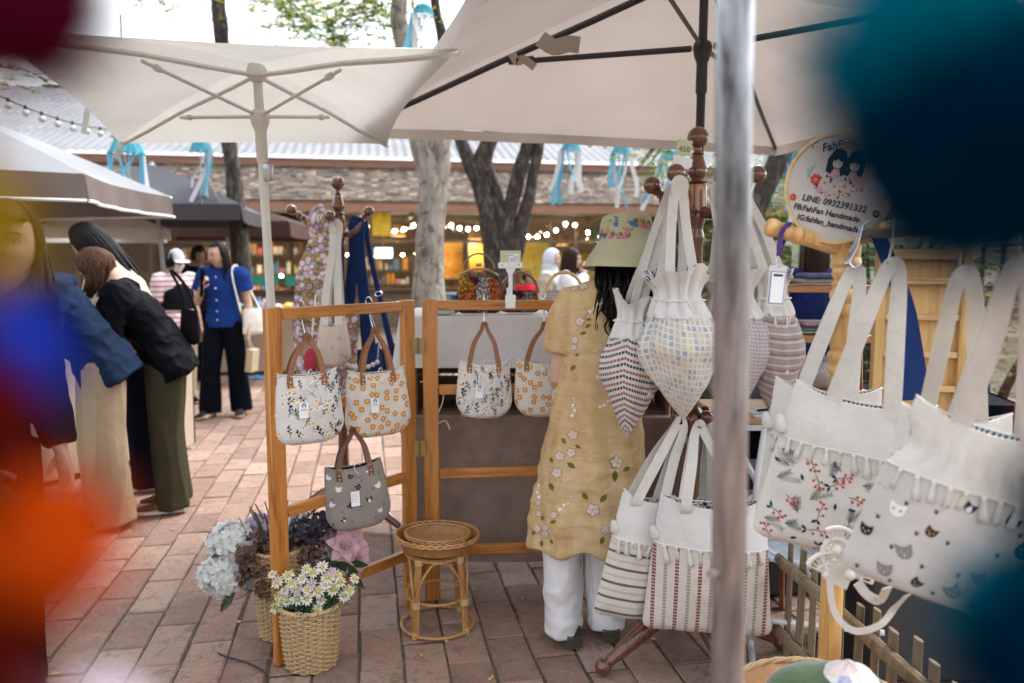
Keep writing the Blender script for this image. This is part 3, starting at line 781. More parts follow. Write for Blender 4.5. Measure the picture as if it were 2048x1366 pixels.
# white umbrella with leaning pole
wb = at(541, 600, 3.40); wbase = at(520, 250, 3.32); dirw = (wb-wbase); wbase = wbase+dirw*(-(wbase.z)/dirw.z)
wtop = at(513, 128, 3.3)
wu = umbrella('cream white market umbrella with white frame and slightly leaning white pole', wtop,
    [at(240, 287, 4.15), at(775, 288, 4.0), at(918, 98, 2.34), at(-40, 55, 2.38)], wbase, .0, cream_can, wht_frame, .0185, at(524, 232, 3.31).z-wbase.z, .06, rib_r=.0068)
for (x, y, dx, dy) in ((175, 205, -8, 62), (240, 285, -10, 30)):
    p = at(x, y, 4.1)-wbase; MB().strap([p, p+V((.01, -.02, -.04)), at(x+dx, y+dy, 4.1)-wbase], .03, .003, (0, 1, 0)).obj('tie_strap', cream_can, wu)
p = at(536, 345, 3.35)-wbase; ax = (wtop-wbase).normalized()
MB().lathe([(.0225, -.035), (.0232, -.033), (.0232, .033), (.0225, .035)], 14, p, ax).obj('pole_sticker', pm('sticker_foil', (.45, .47, .5), .25, .3, 60, metal=.7), wu)
# beige umbrella with dark frame over the stall
C1, C2 = at(700, 255, 4.5), V((1.59, 4.90, 2.1)); fx = V((.83, -2.42, 0))
pb0 = at(1393, 250, 3.3); pbase = V((pb0.x, 3.3, 0))
pu = umbrella('big beige market umbrella with black frame above the bag stall', V((pbase.x+.02, 3.3, 2.62)), [C1, C2, C2+fx, V((.0, 1.65, 2.1))], pbase, .055, pink_can, blk_frame, .018, 2.27, .03, valance_out=-.015, rib_r=.0115, strut_t=.47)
for q, w_ in (((1108, 82), .12), ((1035, 112), .05)):
    p = at(q[0], q[1], 3.55)-pbase
    MB().strap([p+V((-w_/2, 0, .01)), p+V((0, -.02, -.03)), p+V((w_/2, -.01, -.015)), p+V((w_/2+.05, -.01, -.05 if w_ < .1 else -.02))], .035 if w_ < .1 else .07, .002, (0, 1, 0)).obj('cloth_tab', pink_can, pu)
# left group
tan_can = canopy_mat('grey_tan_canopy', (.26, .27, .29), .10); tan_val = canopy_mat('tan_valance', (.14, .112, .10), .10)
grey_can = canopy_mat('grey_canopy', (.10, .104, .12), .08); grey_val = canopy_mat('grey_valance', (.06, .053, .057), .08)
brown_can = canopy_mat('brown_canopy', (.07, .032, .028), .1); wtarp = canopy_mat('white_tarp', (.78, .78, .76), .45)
pipw = pm('white_piping', (.75, .74, .72), .7)
def ngon(c, R, a0, n, z): return [V((c[0]+R*cos(a0+2*pi*i/n), c[1]+R*sin(a0+2*pi*i/n), z)) for i in range(n)]
c0 = (-4.22, 5.48)
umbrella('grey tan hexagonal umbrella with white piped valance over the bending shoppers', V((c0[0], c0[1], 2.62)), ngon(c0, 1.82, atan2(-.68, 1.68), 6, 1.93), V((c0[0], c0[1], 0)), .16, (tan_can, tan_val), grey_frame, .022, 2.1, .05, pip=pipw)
gC = [V((-2.86, 8.5, 2.0)), V((-3.3, 10.7, 2.0)), V((-5.5, 10.26, 2.0)), V((-5.06, 8.06, 2.0))]
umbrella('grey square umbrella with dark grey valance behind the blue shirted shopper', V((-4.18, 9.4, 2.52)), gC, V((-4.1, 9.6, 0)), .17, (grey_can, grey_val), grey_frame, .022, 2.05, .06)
bC = [V((-3.1, 11.2, 1.95)), V((-3.3, 13.6, 1.95)), V((-5.7, 13.6, 1.95)), V((-5.5, 11.2, 1.95))]
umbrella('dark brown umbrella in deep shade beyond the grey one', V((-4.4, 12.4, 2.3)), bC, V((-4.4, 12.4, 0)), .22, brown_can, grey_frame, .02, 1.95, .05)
wC = [at(340, 474, 9.5), at(330, 452, 11.5), at(60, 440, 11), at(80, 455, 8.6)]
for q in wC: q.z = 1.78
umbrella('low white canvas umbrella behind the long haired shopper', V(((wC[0]+wC[2])/2).to_tuple()[:2]+(2.0,)), wC, V(((wC[0]+wC[2])/2).to_tuple()[:2]+(0,)), .13, wtarp, wht_frame, .02, 1.8, .12)
w2 = [V((5.2, 13, 1.75)), V((7.6, 12.4, 1.75)), V((8.2, 14.8, 1.75)), V((5.8, 15.4, 1.75))]
umbrella('distant white umbrella behind the hooks of the garment rack', V((6.7, 13.9, 2.15)), w2, V((6.7, 13.9, 0)), .1, wtarp, wht_frame, .02, 1.75, .05)
# ------------------------------------------------------------------ cloth materials with woven or printed patterns (UV in metres)
def uvxy(t, sx=1, sy=1, rot=0):
    c = t.nodes.new('ShaderNodeTexCoord'); mp = t.nodes.new('ShaderNodeMapping'); mp.inputs['Scale'].default_value = (sx, sy, 1); mp.inputs['Rotation'].default_value = (0, 0, rot)
    t.links.new(c.outputs['UV'], mp.inputs[0]); s = t.nodes.new('ShaderNodeSeparateXYZ'); t.links.new(mp.outputs[0], s.inputs[0]); return s.outputs[0], s.outputs[1], mp.outputs[0]
def band(t, x, period, lo, hi):
    """1 where fract(x/period) lies between lo and hi"""
    f = math_(t, 'FRACT', math_(t, 'ADD', math_(t, 'DIVIDE', x, period), 50.0))
    return math_(t, 'MULTIPLY', math_(t, 'GREATER_THAN', f, lo), math_(t, 'LESS_THAN', f, hi))
def cloth_finish(m, t, b, out, col, weave=900, tr=.12, rough=.9, wr=.35):
    t.links.new(col, b.inputs['Base Color']); b.inputs['Roughness'].default_value = rough; b.inputs['Specular IOR Level'].default_value = .15; b.inputs['Sheen Weight'].default_value = .15
    x, y, v = uvxy(t); w1 = N(t, 'ShaderNodeTexWave', Scale=weave/4, Distortion=.4); w1.bands_direction = 'X'; w2 = N(t, 'ShaderNodeTexWave', Scale=weave/4, Distortion=.4); w2.bands_direction = 'Y'
    t.links.new(v, w1.inputs[0]); t.links.new(v, w2.inputs[0])
    h = math_(t, 'ADD', w1.outputs['Fac'], w2.outputs['Fac'])
    ob = coords(t, 'Object'); p = bump_(t, h, .22, .0012, b); bump_(t, noise_(t, ob, 14, 4, .6), wr, .02, b, p)
    if tr: transl(m, t, b, out, tr, col)
def cmix(t, base, mask, col): return mixc(t, mask, base, col)
def plain_cloth(name, col, var=.07, **kw):
    if name in MATS: return MATS[name]
    m, t, b, out = nodes(name); r = ramp(t, [(.3, tuple(c*(1-var*1.5) for c in col)), (.7, tuple(min(1, c*(1+var)) for c in col))]); t.links.new(noise_(t, coords(t, 'Object'), 9, 6, .65), r.inputs[0])
    cloth_finish(m, t, b, out, r.outputs[0], **kw); MATS[name] = m; return m
CREAM = plain_cloth('cream_cotton', (.70, .68, .635)); WHITE = plain_cloth('white_cotton', (.74, .735, .715)); IVORY = plain_cloth('ivory_linen', (.76, .725, .665)); NAVYLIN = plain_cloth('navy_lining', (.02, .03, .09)); BERRYC = plain_cloth('berry_ground', (.70, .685, .645), wr=.25); CATC = plain_cloth('cat_ground', (.60, .59, .575), wr=.25)
GREYC = plain_cloth('grey_canvas', (.30, .27, .245), wr=.15); NAVY = plain_cloth('navy_canvas', (.012, .035, .14)); STRAPC = plain_cloth('strap_canvas', (.68, .66, .615)); BLACKC = plain_cloth('black_canvas', (.012, .012, .016))
def patt(name, fn, **kw):
    if name in MATS: return MATS[name]
    m, t, b, out = nodes(name); c = fn(t); cloth_finish(m, t, b, out, c, **kw); MATS[name] = m; return m
def wob(t, y, amt=.002, sc=30):
    x_, y_, v = uvxy(t); return math_(t, 'ADD', y, math_(t, 'MULTIPLY', math_(t, 'SUBTRACT', noise_(t, v, sc, 2), .5), amt*2))
def p_green(t):
    x, y, v = uvxy(t); y = wob(t, y); yv = noise_(t, uvxy(t, 400, 20)[2], 1, 2); c = mixc(t, math_(t, 'MULTIPLY', yv, .5), (.72, .69, .62), (.55, .52, .46))
    c = cmix(t, c, math_(t, 'MULTIPLY', band(t, y, .052, .1, .27), .92), (.10, .095, .07))
    return cmix(t, c, math_(t, 'MULTIPLY', math_(t, 'MULTIPLY', band(t, y, .052, .58, .76), band(t, y, .004, 0, .5)), math_(t, 'ADD', math_(t, 'MULTIPLY', yv, .8), .1)), (.13, .12, .09))
def p_maroon(t):
    x, y, v = uvxy(t); x = wob(t, x, .0015, 60); n = noise_(t, v, 200, 2); c = mixc(t, n, (.76, .72, .65), (.62, .57, .5))
    dash = math_(t, 'ADD', math_(t, 'MULTIPLY', band(t, y, .011, 0, .68), .75), .2)
    c = cmix(t, c, math_(t, 'MULTIPLY', band(t, x, .072, .10, .27), dash), (.24, .05, .05))
    return cmix(t, c, math_(t, 'MULTIPLY', band(t, x, .072, .62, .77), math_(t, 'MULTIPLY', dash, .85)), (.30, .22, .18))
def p_check(t):
    x, y, v = uvxy(t); y = wob(t, y, .0015, 40); c = mixc(t, noise_(t, v, 250, 2), (.72, .69, .65), (.55, .52, .5)); st = math_(t, 'ADD', math_(t, 'MULTIPLY', band(t, x, .009, 0, .6), .6), .38)
    c = cmix(t, c, math_(t, 'MULTIPLY', band(t, y, .038, .02, .26), st), (.02, .02, .03))
    return cmix(t, c, math_(t, 'MULTIPLY', band(t, y, .038, .5, .72), st), (.25, .06, .05))
def p_squares(t):
    x, y, v = uvxy(t); x = wob(t, x, .001, 50)
    sx, sy = .0165, .019
    cell = t.nodes.new('ShaderNodeCombineXYZ'); t.links.new(math_(t, 'FLOOR', math_(t, 'DIVIDE', x, sx)), cell.inputs[0]); t.links.new(math_(t, 'FLOOR', math_(t, 'DIVIDE', y, sy)), cell.inputs[1])
    wn = t.nodes.new('ShaderNodeTexWhiteNoise'); wn.noise_dimensions = '2D'; t.links.new(cell.outputs[0], wn.inputs['Vector'])
    r = ramp(t, [(0, (.25, .33, .42)), (.18, (.45, .48, .42)), (.36, (.62, .5, .34)), (.55, (.48, .36, .3)), (.72, (.16, .27, .42)), (.88, (.55, .5, .42))], 'CONSTANT'); t.links.new(wn.outputs['Value'], r.inputs[0])
    inn = math_(t, 'MULTIPLY', band(t, x, sx, .18, .82), band(t, y, sy, .14, .86))
    c = mixc(t, noise_(t, v, 260, 2), (.78, .75, .69), (.64, .61, .55)); tex = math_(t, 'ADD', math_(t, 'MULTIPLY', noise_(t, uvxy(t, 1200, 300)[2], 1, 2), .7), .3)
    return cmix(t, c, math_(t, 'MULTIPLY', inn, tex), r.outputs[0])
def p_lilac(t):
    x, y, v = uvxy(t); c = mixc(t, noise_(t, v, 300, 3), (.27, .235, .25), (.42, .38, .39))
    ln = math_(t, 'MAXIMUM', band(t, x, .012, 0, .16), band(t, y, .012, 0, .16)); return cmix(t, c, math_(t, 'MULTIPLY', ln, .7), (.7, .67, .66))
def p_brown(t):
    x, y, v = uvxy(t); y = wob(t, y, .002, 120); wn = noise_(t, uvxy(t, 260, 90)[2], 1, 3); c = mixc(t, wn, (.42, .36, .33), (.25, .2, .2))
    c = cmix(t, c, math_(t, 'MULTIPLY', band(t, y, .026, .0, .3), wn), (.68, .63, .57)); c = cmix(t, c, math_(t, 'MULTIPLY', band(t, y, .026, .4, .62), math_(t, 'ADD', wn, .1)), (.22, .09, .07))
    return cmix(t, c, math_(t, 'MULTIPLY', band(t, y, .052, .72, .82), .7), (.35, .4, .45))
def p_daisy(t):
    x, y, v = uvxy(t, 36, 36); vo = N(t, 'ShaderNodeTexVoronoi', Scale=1.0); t.links.new(v, vo.inputs['Vector']); d = vo.outputs['Distance']
    r = ramp(t, [(0, (.62, .28, .05)), (.14, (.55, .22, .05)), (.17, (.74, .71, .69)), (.40, (.72, .68, .70)), (.46, (.36, .22, .42)), (.54, (.52, .42, .5)), (.66, (.14, .15, .07)), (.8, (.5, .36, .2))]); t.links.new(d, r.inputs[0])
    r2 = ramp(t, [(.45, (1, 1, 1)), (.6, (.72, .55, .8)), (.8, (.9, .7, .5))]); s = t.nodes.new('ShaderNodeSeparateColor'); t.links.new(vo.outputs['Color'], s.inputs[0]); t.links.new(s.outputs[0], r2.inputs[0])
    return mixc(t, 1.0, r.outputs[0], r2.outputs[0], 'MULTIPLY')
def p_black_on_white(t):
    x, y, v = uvxy(t, 90, 90); r = ramp(t, [(.46, (.02, .02, .03)), (.52, (.72, .7, .66))]); t.links.new(noise_(t, v, 1, 2, .5, 1.0), r.inputs[0]); return r.outputs[0]
def p_navy_leaf(t):
    x, y, v = uvxy(t, 40, 40); w = N(t, 'ShaderNodeTexWave', Scale=.8, Distortion=4); t.links.new(v, w.inputs[0]); r = ramp(t, [(.5, (.03, .04, .16)), (.56, (.74, .72, .68))]); t.links.new(w.outputs['Fac'], r.inputs[0]); return r.outputs[0]
def p_pinkfloral(t):
    x, y, v = uvxy(t, 26, 26); vo = N(t, 'ShaderNodeTexVoronoi', Scale=1.0); t.links.new(v, vo.inputs['Vector']); r = ramp(t, [(0, (.3, .12, .1)), (.13, (.5, .3, .2)), (.22, (.66, .53, .45)), (.6, (.70, .59, .52))]); t.links.new(vo.outputs['Distance'], r.inputs[0])
    return mixc(t, math_(t, 'MULTIPLY', noise_(t, v, .6, 3), .5), r.outputs[0], (.72, .62, .56))
GREENST = patt('green_stripe_weave', p_green, weave=500, wr=.5); MAROON = patt('maroon_dash_weave', p_maroon, weave=500, wr=.6); CHECK = patt('black_red_check', p_check, weave=600); SQUARES = patt('coloured_squares', p_squares); LILAC = patt('lilac_check', p_lilac); BROWNST = patt('brown_stripe_weave', p_brown); DAISYP = patt('daisy_print', p_daisy); BWLIN = patt('black_white_lining', p_black_on_white, tr=0); NAVYLEAF = patt('navy_leaf_lining', p_navy_leaf, tr=0); PINKFL = patt('pink_floral_print', p_pinkfloral)
thread = {k: pm('thread_'+k, c, .7, .1, 40, spec=.2) for k, c in dict(black=(.012, .022, .022), white=(.8, .79, .76), yellow=(.75, .38, .03), orange=(.66, .27, .02), slate=(.42, .45, .52), red=(.55, .05, .025), green=(.02, .05, .05), brown=(.045, .028, .022), grey=(.22, .225, .235), blue=(.05, .17, .42), pink=(.48, .09, .26), leaf=(.10, .14, .02), petal=(.62, .53, .47), vein=(.3, .15, .09), gold=(.6, .3, .03), lightpink=(.62, .35, .40), teal=(.25, .45, .45)).items()}
TK = list(thread.keys()); TM = [thread[k] for k in TK]; TI = {k: i for i, k in enumerate(TK)}
# ------------------------------------------------------------------ embroidery drawn as small stitched shapes on a surface
class Motifs:
    """2-D shapes laid on a surface: S(x,z) -> (point, normal) or None"""
    def __init__(s, S, lift=.0009, reach=1.0): s.reach = reach; s.S = S; s.mb = MB(); s.lift = lift; s.k = 0
    def shape(s, pts, col, lift=0):
        s.k += 1; out = []
        for x, z in pts:
            q = s.S(x, z)
            if q is None: return
            out.append(q[0]+q[1]*(s.lift+lift+(s.k % 5)*.00012))
        if max((p-out[0]).length for p in out) < s.reach: s.mb.add(out, [tuple(range(len(out)))], TI[col])
    def disc(s, x, z, r, col, n=8, lift=0, sx=1): s.shape([(x+r*sx*cos(2*pi*i/n), z+r*sin(2*pi*i/n)) for i in range(n)], col, lift)
    def leaf(s, x, z, L, a, wd, col, lift=0):
        c, q = cos(a), sin(a); pts = [(0, 0), (.3, .8), (.6, .9), (1, 0), (.6, -.9), (.3, -.8)]
        s.shape([(x+L*u*c-wd/2*w_*q, z+L*u*q+wd/2*w_*c) for u, w_ in pts], col, lift)
    def line(s, pts, wd, col, lift=0):
        for (x0, z0), (x1, z1) in zip(pts[:-1], pts[1:]):
            d = sqrt((x1-x0)**2+(z1-z0)**2) or 1; nx, nz = -(z1-z0)/d*wd/2, (x1-x0)/d*wd/2
            s.shape([(x0+nx, z0+nz), (x1+nx, z1+nz), (x1-nx, z1-nz), (x0-nx, z0-nz)], col, lift)
    def flower(s, x, z, r, n, pc, cc, rot=0, pw=.8, cr=.32, outline=None):
        if outline:
            for i in range(n): a = rot+2*pi*i/n; s.leaf(x, z, r*1.1, a, r*pw*1.25, outline, -.0003)
        for i in range(n): a = rot+2*pi*i/n; s.leaf(x, z, r, a, r*pw, pc)
        s.disc(x, z, r*cr, cc, 7, .0004)
    def obj(s, name, parent): return s.mb.obj(name, TM, parent, smooth=False, recalc=False) if s.mb.f else None
# ------------------------------------------------------------------ bags
leather = pm('tan_leather', (.24, .085, .025), .42, .18, 12, .15, 200); leather_d = pm('dark_leather', (.13, .045, .02), .42, .18, 12, .15, 200)
brass = pm('brass_rivet', (.75, .55, .25), .3, .05, metal=1.0); steel = pm('steel_wire', (.62, .63, .65), .22, .05, metal=1.0)
card = pm('white_card', (.80, .81, .84), .5, .03); cardtxt = pm('card_ink', (.05, .06, .1), .6); cardblue = pm('card_blue', (.12, .42, .6), .6); cordm = pm('cotton_cord', (.72, .68, .6), .9, .1, 40); jute = pm('jute_string', (.42, .3, .2), .9)
class Sack:
    """flat cloth bag: width(t), depth(t) profiles with soft folds; local x across, -y to the front, z up from the mouth"""
    def __init__(s, wt, wb, h, d, rc=.05, seed=1, neck=None, fold=.004, dip=.0, pleat=0, corner=0.0):
        s.wt, s.wb, s.h, s.d, s.rc, s.seed, s.neck, s.fold, s.dip, s.pleat, s.corner = wt, wb, h, d, rc, seed, neck, fold, dip, pleat, corner
    def hw(s, t):
        w_ = s.wt+(s.wb-s.wt)*(t**.8); z = t*s.h
        if s.neck:
            tn, amt, sp = s.neck; w_ *= 1-amt*exp(-((t-tn)/sp)**2)
        if z > s.h-s.rc and s.rc > 0:
            q = (z-(s.h-s.rc))/s.rc; return max(w_/2-s.rc+s.rc*sqrt(max(0, 1-q*q)), .002)
        return w_/2
    def dep(s, t):
        d = s.d*(.55+.45*sin(pi*min(1, t*.85+.08)))
        if s.neck:
            tn, amt, sp = s.neck; d *= 1-.3*amt*exp(-((t-tn)/sp)**2)
        if t > .9: d *= sqrt(max(0, 1-((t-.9)/.1)**2))*.96+.04
        return d/2
    def pt(s, sx, t, side, off=0):
        hw = s.hw(t); x = sx*hw; y = s.dep(t)*max(0, 1-abs(sx)**2.4)**.62
        f = s.fold*(sin(x*38+s.seed*2.1+t*2)*.5+noise.noise(V((x*11, t*3.4, s.seed*3.7+side)))*1.3)
        if s.pleat:
            tn, amt, sp = s.neck or (0.3, 0, .2); g = exp(-((t-tn)/(sp*1.3))**2); f += s.pleat*g*sin(sx*26+s.seed+sin(t*9))
        edge = max(0, 1-abs(sx)**6)
        z = -t*s.h-s.dip*(1-sx*sx)*max(0, 1-t*3)+s.corner*abs(sx)**3*max(0, 1-t*2.5)
        return V((x, side*(-(y+f*edge)-off), z))
    def surf(s, side=1):
        def S(x, z):
            t = -z/s.h
            if t < .01 or t > .985: return None
            hw = s.hw(t); q = x/hw
            if abs(q) > .97: return None
            e = .02; p = s.pt(q, t, side); px = s.pt(min(q+e, 1), t, side)-s.pt(max(q-e, -1), t, side); pz = s.pt(q, max(t-e, 0), side)-s.pt(q, min(t+e, 1), side)
            n = px.cross(pz)
            n = n.normalized() if n.length > 1e-9 else V((0, -1, 0))
            if n.y*side > 0: n = -n
            return p, n
        return S
    def build(s, parent, mats, split=None, lining=None, nu=30, nv=34, name='body'):
        """mats[0] upper, mats[1] lower if split given"""
        objs = []
        rngs = [(0, 1, mats[0])] if split is None else [(0, split, mats[0]), (split, 1, mats[1])]
        for k, (a, b, m) in enumerate(rngs):
            mb = MB()
            out = .003 if (split and k == 0) else 0
            for side in (1, -1):
                mb.grid(lambda u, v: s.pt(u*2-1, a+(b-a)*v, side, out), nu, max(6, int(nv*(b-a))), 0, lambda u, v: ((u*2-1)*s.hw(a+(b-a)*v)+3*side, -(a+(b-a)*v)*s.h))
            nm = name if split is None else ('upper_body' if k == 0 else 'lower_body')
            objs.append(mb.obj(nm, m, parent, auto=False))
        if lining:
            mb = MB()
            for side in (1, -1):
                mb.grid(lambda u, v: s.pt(u*2-1, .004+.32*v, side, -.0035), nu, 6, 0, lambda u, v: ((u*2-1)*s.hw(v*.3), -v*s.h*.3))
            mb.obj('lining', lining, parent, auto=False)
            hm = MB()
            for side in (1, -1): hm.tube([s.pt(i/15-1, .0, side, .001) for i in range(31)], .0024, 6)
            hm.obj('hem', mats[0], parent)
        return objs
def hook(parent, top, low, rail_r=.016, name='s_hook', dirv=(0, 1, 0)):
    """S-hook from the rail it rides on (top) to the loop it carries (low)"""
    top, low = V(top), V(low); d = V(dirv).normalized(); pts = []
    for i in range(7): a = pi*(.05+.95*i/6); pts.append(top+d*rail_r*cos(a)+V((0, 0, rail_r*sin(a))))
    pts.append(top.lerp(low, .5)-d*rail_r*.7); 
    for i in range(7): a = pi+pi*.9*i/6; pts.append(low+d*.014*cos(a)+V((0, 0, .014*sin(a)+.008)))
    return MB().tube(pts, .0026, 7, k=2).obj(name, steel, parent)
def tag_card(bag, p, n_rot, s=1.0, kind='logo', drop=.05):
    """swing ticket: card, emblem, small lettering"""
    c = thing('x', '', '') if False else None
    o = MB().box((0, 0, 0), (.034*s, .0012, .058*s), bev=.0005).obj('swing_tag', card, bag, loc=p, rot=n_rot)
    if kind == 'logo':
        g = MB(); g.poly([(.008*s*cos(a*pi/6), -.0011, .017*s+.0075*s*sin(a*pi/6)) for a in range(12)], 0); g.obj('tag_emblem', cardtxt, o, smooth=False)
        MB().poly([(x*s, -.0014, z*s) for x, z in ((-.008, .0195), (.008, .0195), (.006, .0255), (0, .0275), (-.006, .0255))]).obj('tag_hat_mark', cardblue, o, smooth=False)
        MB().poly([(.0045*s*cos(a*pi/5), -.0016, .0145*s+.0042*s*sin(a*pi/5)) for a in range(10)]).obj('tag_face_mark', card, o, smooth=False)
        script_text('FahFan', .008*s, cardtxt, o, 'tag_lettering', (0, -.0012, .003*s), shear=.2, ext=.0001)
    else:
        ln = MB()
        for i in range(7): ln.box((-.002+(-.003 if i % 2 else 0), -.0009, .02*s-i*.0055*s), (.022*s if i % 2 else .026*s, .0003, .0011*s))
        tag(ln.obj('tag_print', pm('faint_ink', (.4, .42, .45), .6), o), kind='stuff')
    MB().tube([(0, -.0005, .027*s), (.003, -.001, .04*s), (0, .003, .027*s+drop)], .0006, 5, k=3).obj('tag_string', jute, o)
    return o
def daisy_motifs(M, w, h, rr, n=46):
    for i in range(n):
        x = rr.uniform(-w/2, w/2); z = -rr.uniform(.02, h); L = rr.uniform(.028, .05); a = pi/2+rr.gauss(0, .3)
        M.line([(x, z), (x+L*.5*cos(a), z+L*.5*sin(a)), (x+L*cos(a+.12), z+L*sin(a+.12))], .0013, 'black')
        if rr.random() < .62:
            for k in range(4):
                f = .35+k*.18; M.leaf(x+L*f*cos(a), z+L*f*sin(a), L*.3, a+(.75 if k % 2 else -.75), L*.13, 'black')
            M.leaf(x+L*.95*cos(a), z+L*.95*sin(a), L*.32, a, L*.14, 'black')
        else:
            for k in range(2): b_ = a+(.5 if k else -.5); M.line([(x+L*.4*cos(a), z+L*.4*sin(a)), (x+L*.75*cos(b_), z+L*.75*sin(b_))], .0011, 'black')
    for i in range(n):
        x = rr.uniform(-w/2, w/2); z = -rr.uniform(.015, h*.98); r = rr.uniform(.010, .015)
        for k in range(7): M.leaf(x, z, r, pi*1.0+pi*(k/6)*1.05-.1, r*.34, 'white', .0006)
        M.disc(x, z+.001, .0042, 'yellow', 8, .0011)
def orange_motifs(M, w, h, rr, n=0):
    r_ = 0
    for iz in range(9):
        for ix in range(-5, 6):
            x = ix*.038+(.019 if iz % 2 else 0)+rr.uniform(-.011, .011); z = -.02-iz*.031+rr.uniform(-.010, .010)
            if rr.random() < .14: continue
            a = rr.uniform(0, 1.5)
            for k in range(2): M.leaf(x, z, .017, a+pi*1.2+k*.5, .004, 'slate')
            for k in range(4): b_ = a+k*pi/2; M.disc(x+.0062*cos(b_), z+.0062*sin(b_), .0056, 'orange', 8, .0003)
            M.disc(x, z, .0033, 'white', 7, .0008)
def cat_head(M, x, z, r, a, col, face, eye='gold', ang2=0):
    c, s_ = cos(a), sin(a); T = lambda u, v: (x+r*(u*c-v*s_), z+r*(u*s_+v*c))
    M.shape([T(*q) for q in ((-.95, .1), (-.98, 1.15), (-.35, .75), (.35, .75), (.98, 1.15), (.95, .1), (.75, -.55), (.3, -.85), (-.3, -.85), (-.75, -.55))], col)
    if face: M.shape([T(*q) for q in ((0, .7), (.2, .1), (.55, -.35), (.25, -.75), (-.25, -.75), (-.55, -.35), (-.2, .1))], face, .0004)
    for sx in (-.42, .42):
        q = T(sx, .08); M.disc(q[0], q[1], r*.17, eye, 6, .0008)
    q = T(0, -.3); M.disc(q[0], q[1], r*.12, 'black' if face else 'white', 5, .0009)
def cat_motifs(M, w, h, rr, cell=.062, r0=.015, top=.02, cols=None):
    cols = cols or [('black', 'white', 'blue'), ('grey', 'white', 'gold'), ('white', None, 'blue'), ('brown', None, 'gold'), ('grey', None, 'gold'), ('black', None, 'gold')]
    iz = 0; z = -top
    while z > -h:
        x = -w/2+(.0 if iz % 2 else cell*.5)
        while x < w/2:
            c = rr.choice(cols); X, Z = x+rr.uniform(-.012, .012), z+rr.uniform(-.012, .012)
            if rr.random() < .78: cat_head(M, X, Z, r0*rr.uniform(.8, 1.2), rr.uniform(-.8, .8), *c)
            X, Z = x+cell*.5+rr.uniform(-.01, .01), z-cell*.25+rr.uniform(-.01, .01)
            M.disc(X, Z, r0*.26, 'brown', 6)
            for k in (-1, 0, 1): M.disc(X+k*r0*.24, Z+r0*.34, r0*.11, 'brown', 5)
            x += cell
        z -= cell*.8; iz += 1
def berry_motifs(M, w, h, rr, top):
    pts = []
    z = -top
    iz = 0
    while z > -h:
        x = -w/2+(.02 if iz % 2 else .045)
        while x < w/2:
            X, Z = x+rr.uniform(-.009, .009), z+rr.uniform(-.008, .008); k = rr.random(); a = rr.uniform(0, 6.28)
            if k < .36:                                       # pine sprig
                L = rr.uniform(.032, .055)
                for br in ((0, 1), (.5, .7)):
                    aa = a+br[0]; l = L*br[1]; M.line([(X, Z), (X+l*cos(aa), Z+l*sin(aa))], .0010, 'green')
                    for q in range(7):
                        f = .15+q*.13
                        for sg in (-1, 1): bx, bz = X+l*f*cos(aa), Z+l*f*sin(aa); b2_ = aa+sg*.75; M.line([(bx, bz), (bx+.010*cos(b2_), bz+.010*sin(b2_))], .0010, 'green')
            elif k < .78:                                     # berry twig
                L = rr.uniform(.024, .042); M.line([(X, Z), (X+L*.5*cos(a+.15), Z+L*.5*sin(a+.15)), (X+L*cos(a), Z+L*sin(a))], .0014, 'green')
                for q in range(4):
                    f = .25+q*.24; sg = 1 if q % 2 else -1; bx, bz = X+L*f*cos(a), Z+L*f*sin(a); b2_ = a+sg*1.0; M.line([(bx, bz), (bx+.008*cos(b2_), bz+.008*sin(b2_))], .001, 'green'); M.disc(bx+.0095*cos(b2_), bz+.0095*sin(b2_), .0034, 'red', 7, .0004)
                M.disc(X+L*1.05*cos(a), Z+L*1.05*sin(a), .0036, 'red', 7, .0004)
                if rr.random() < .6: M.leaf(X, Z, .016, a+2.4, .008, 'green'); M.leaf(X, Z, .014, a-2.4, .007, 'green')
            else: M.leaf(X, Z, .018, a, .008, 'green')
            x += .052
        z -= .036; iz += 1
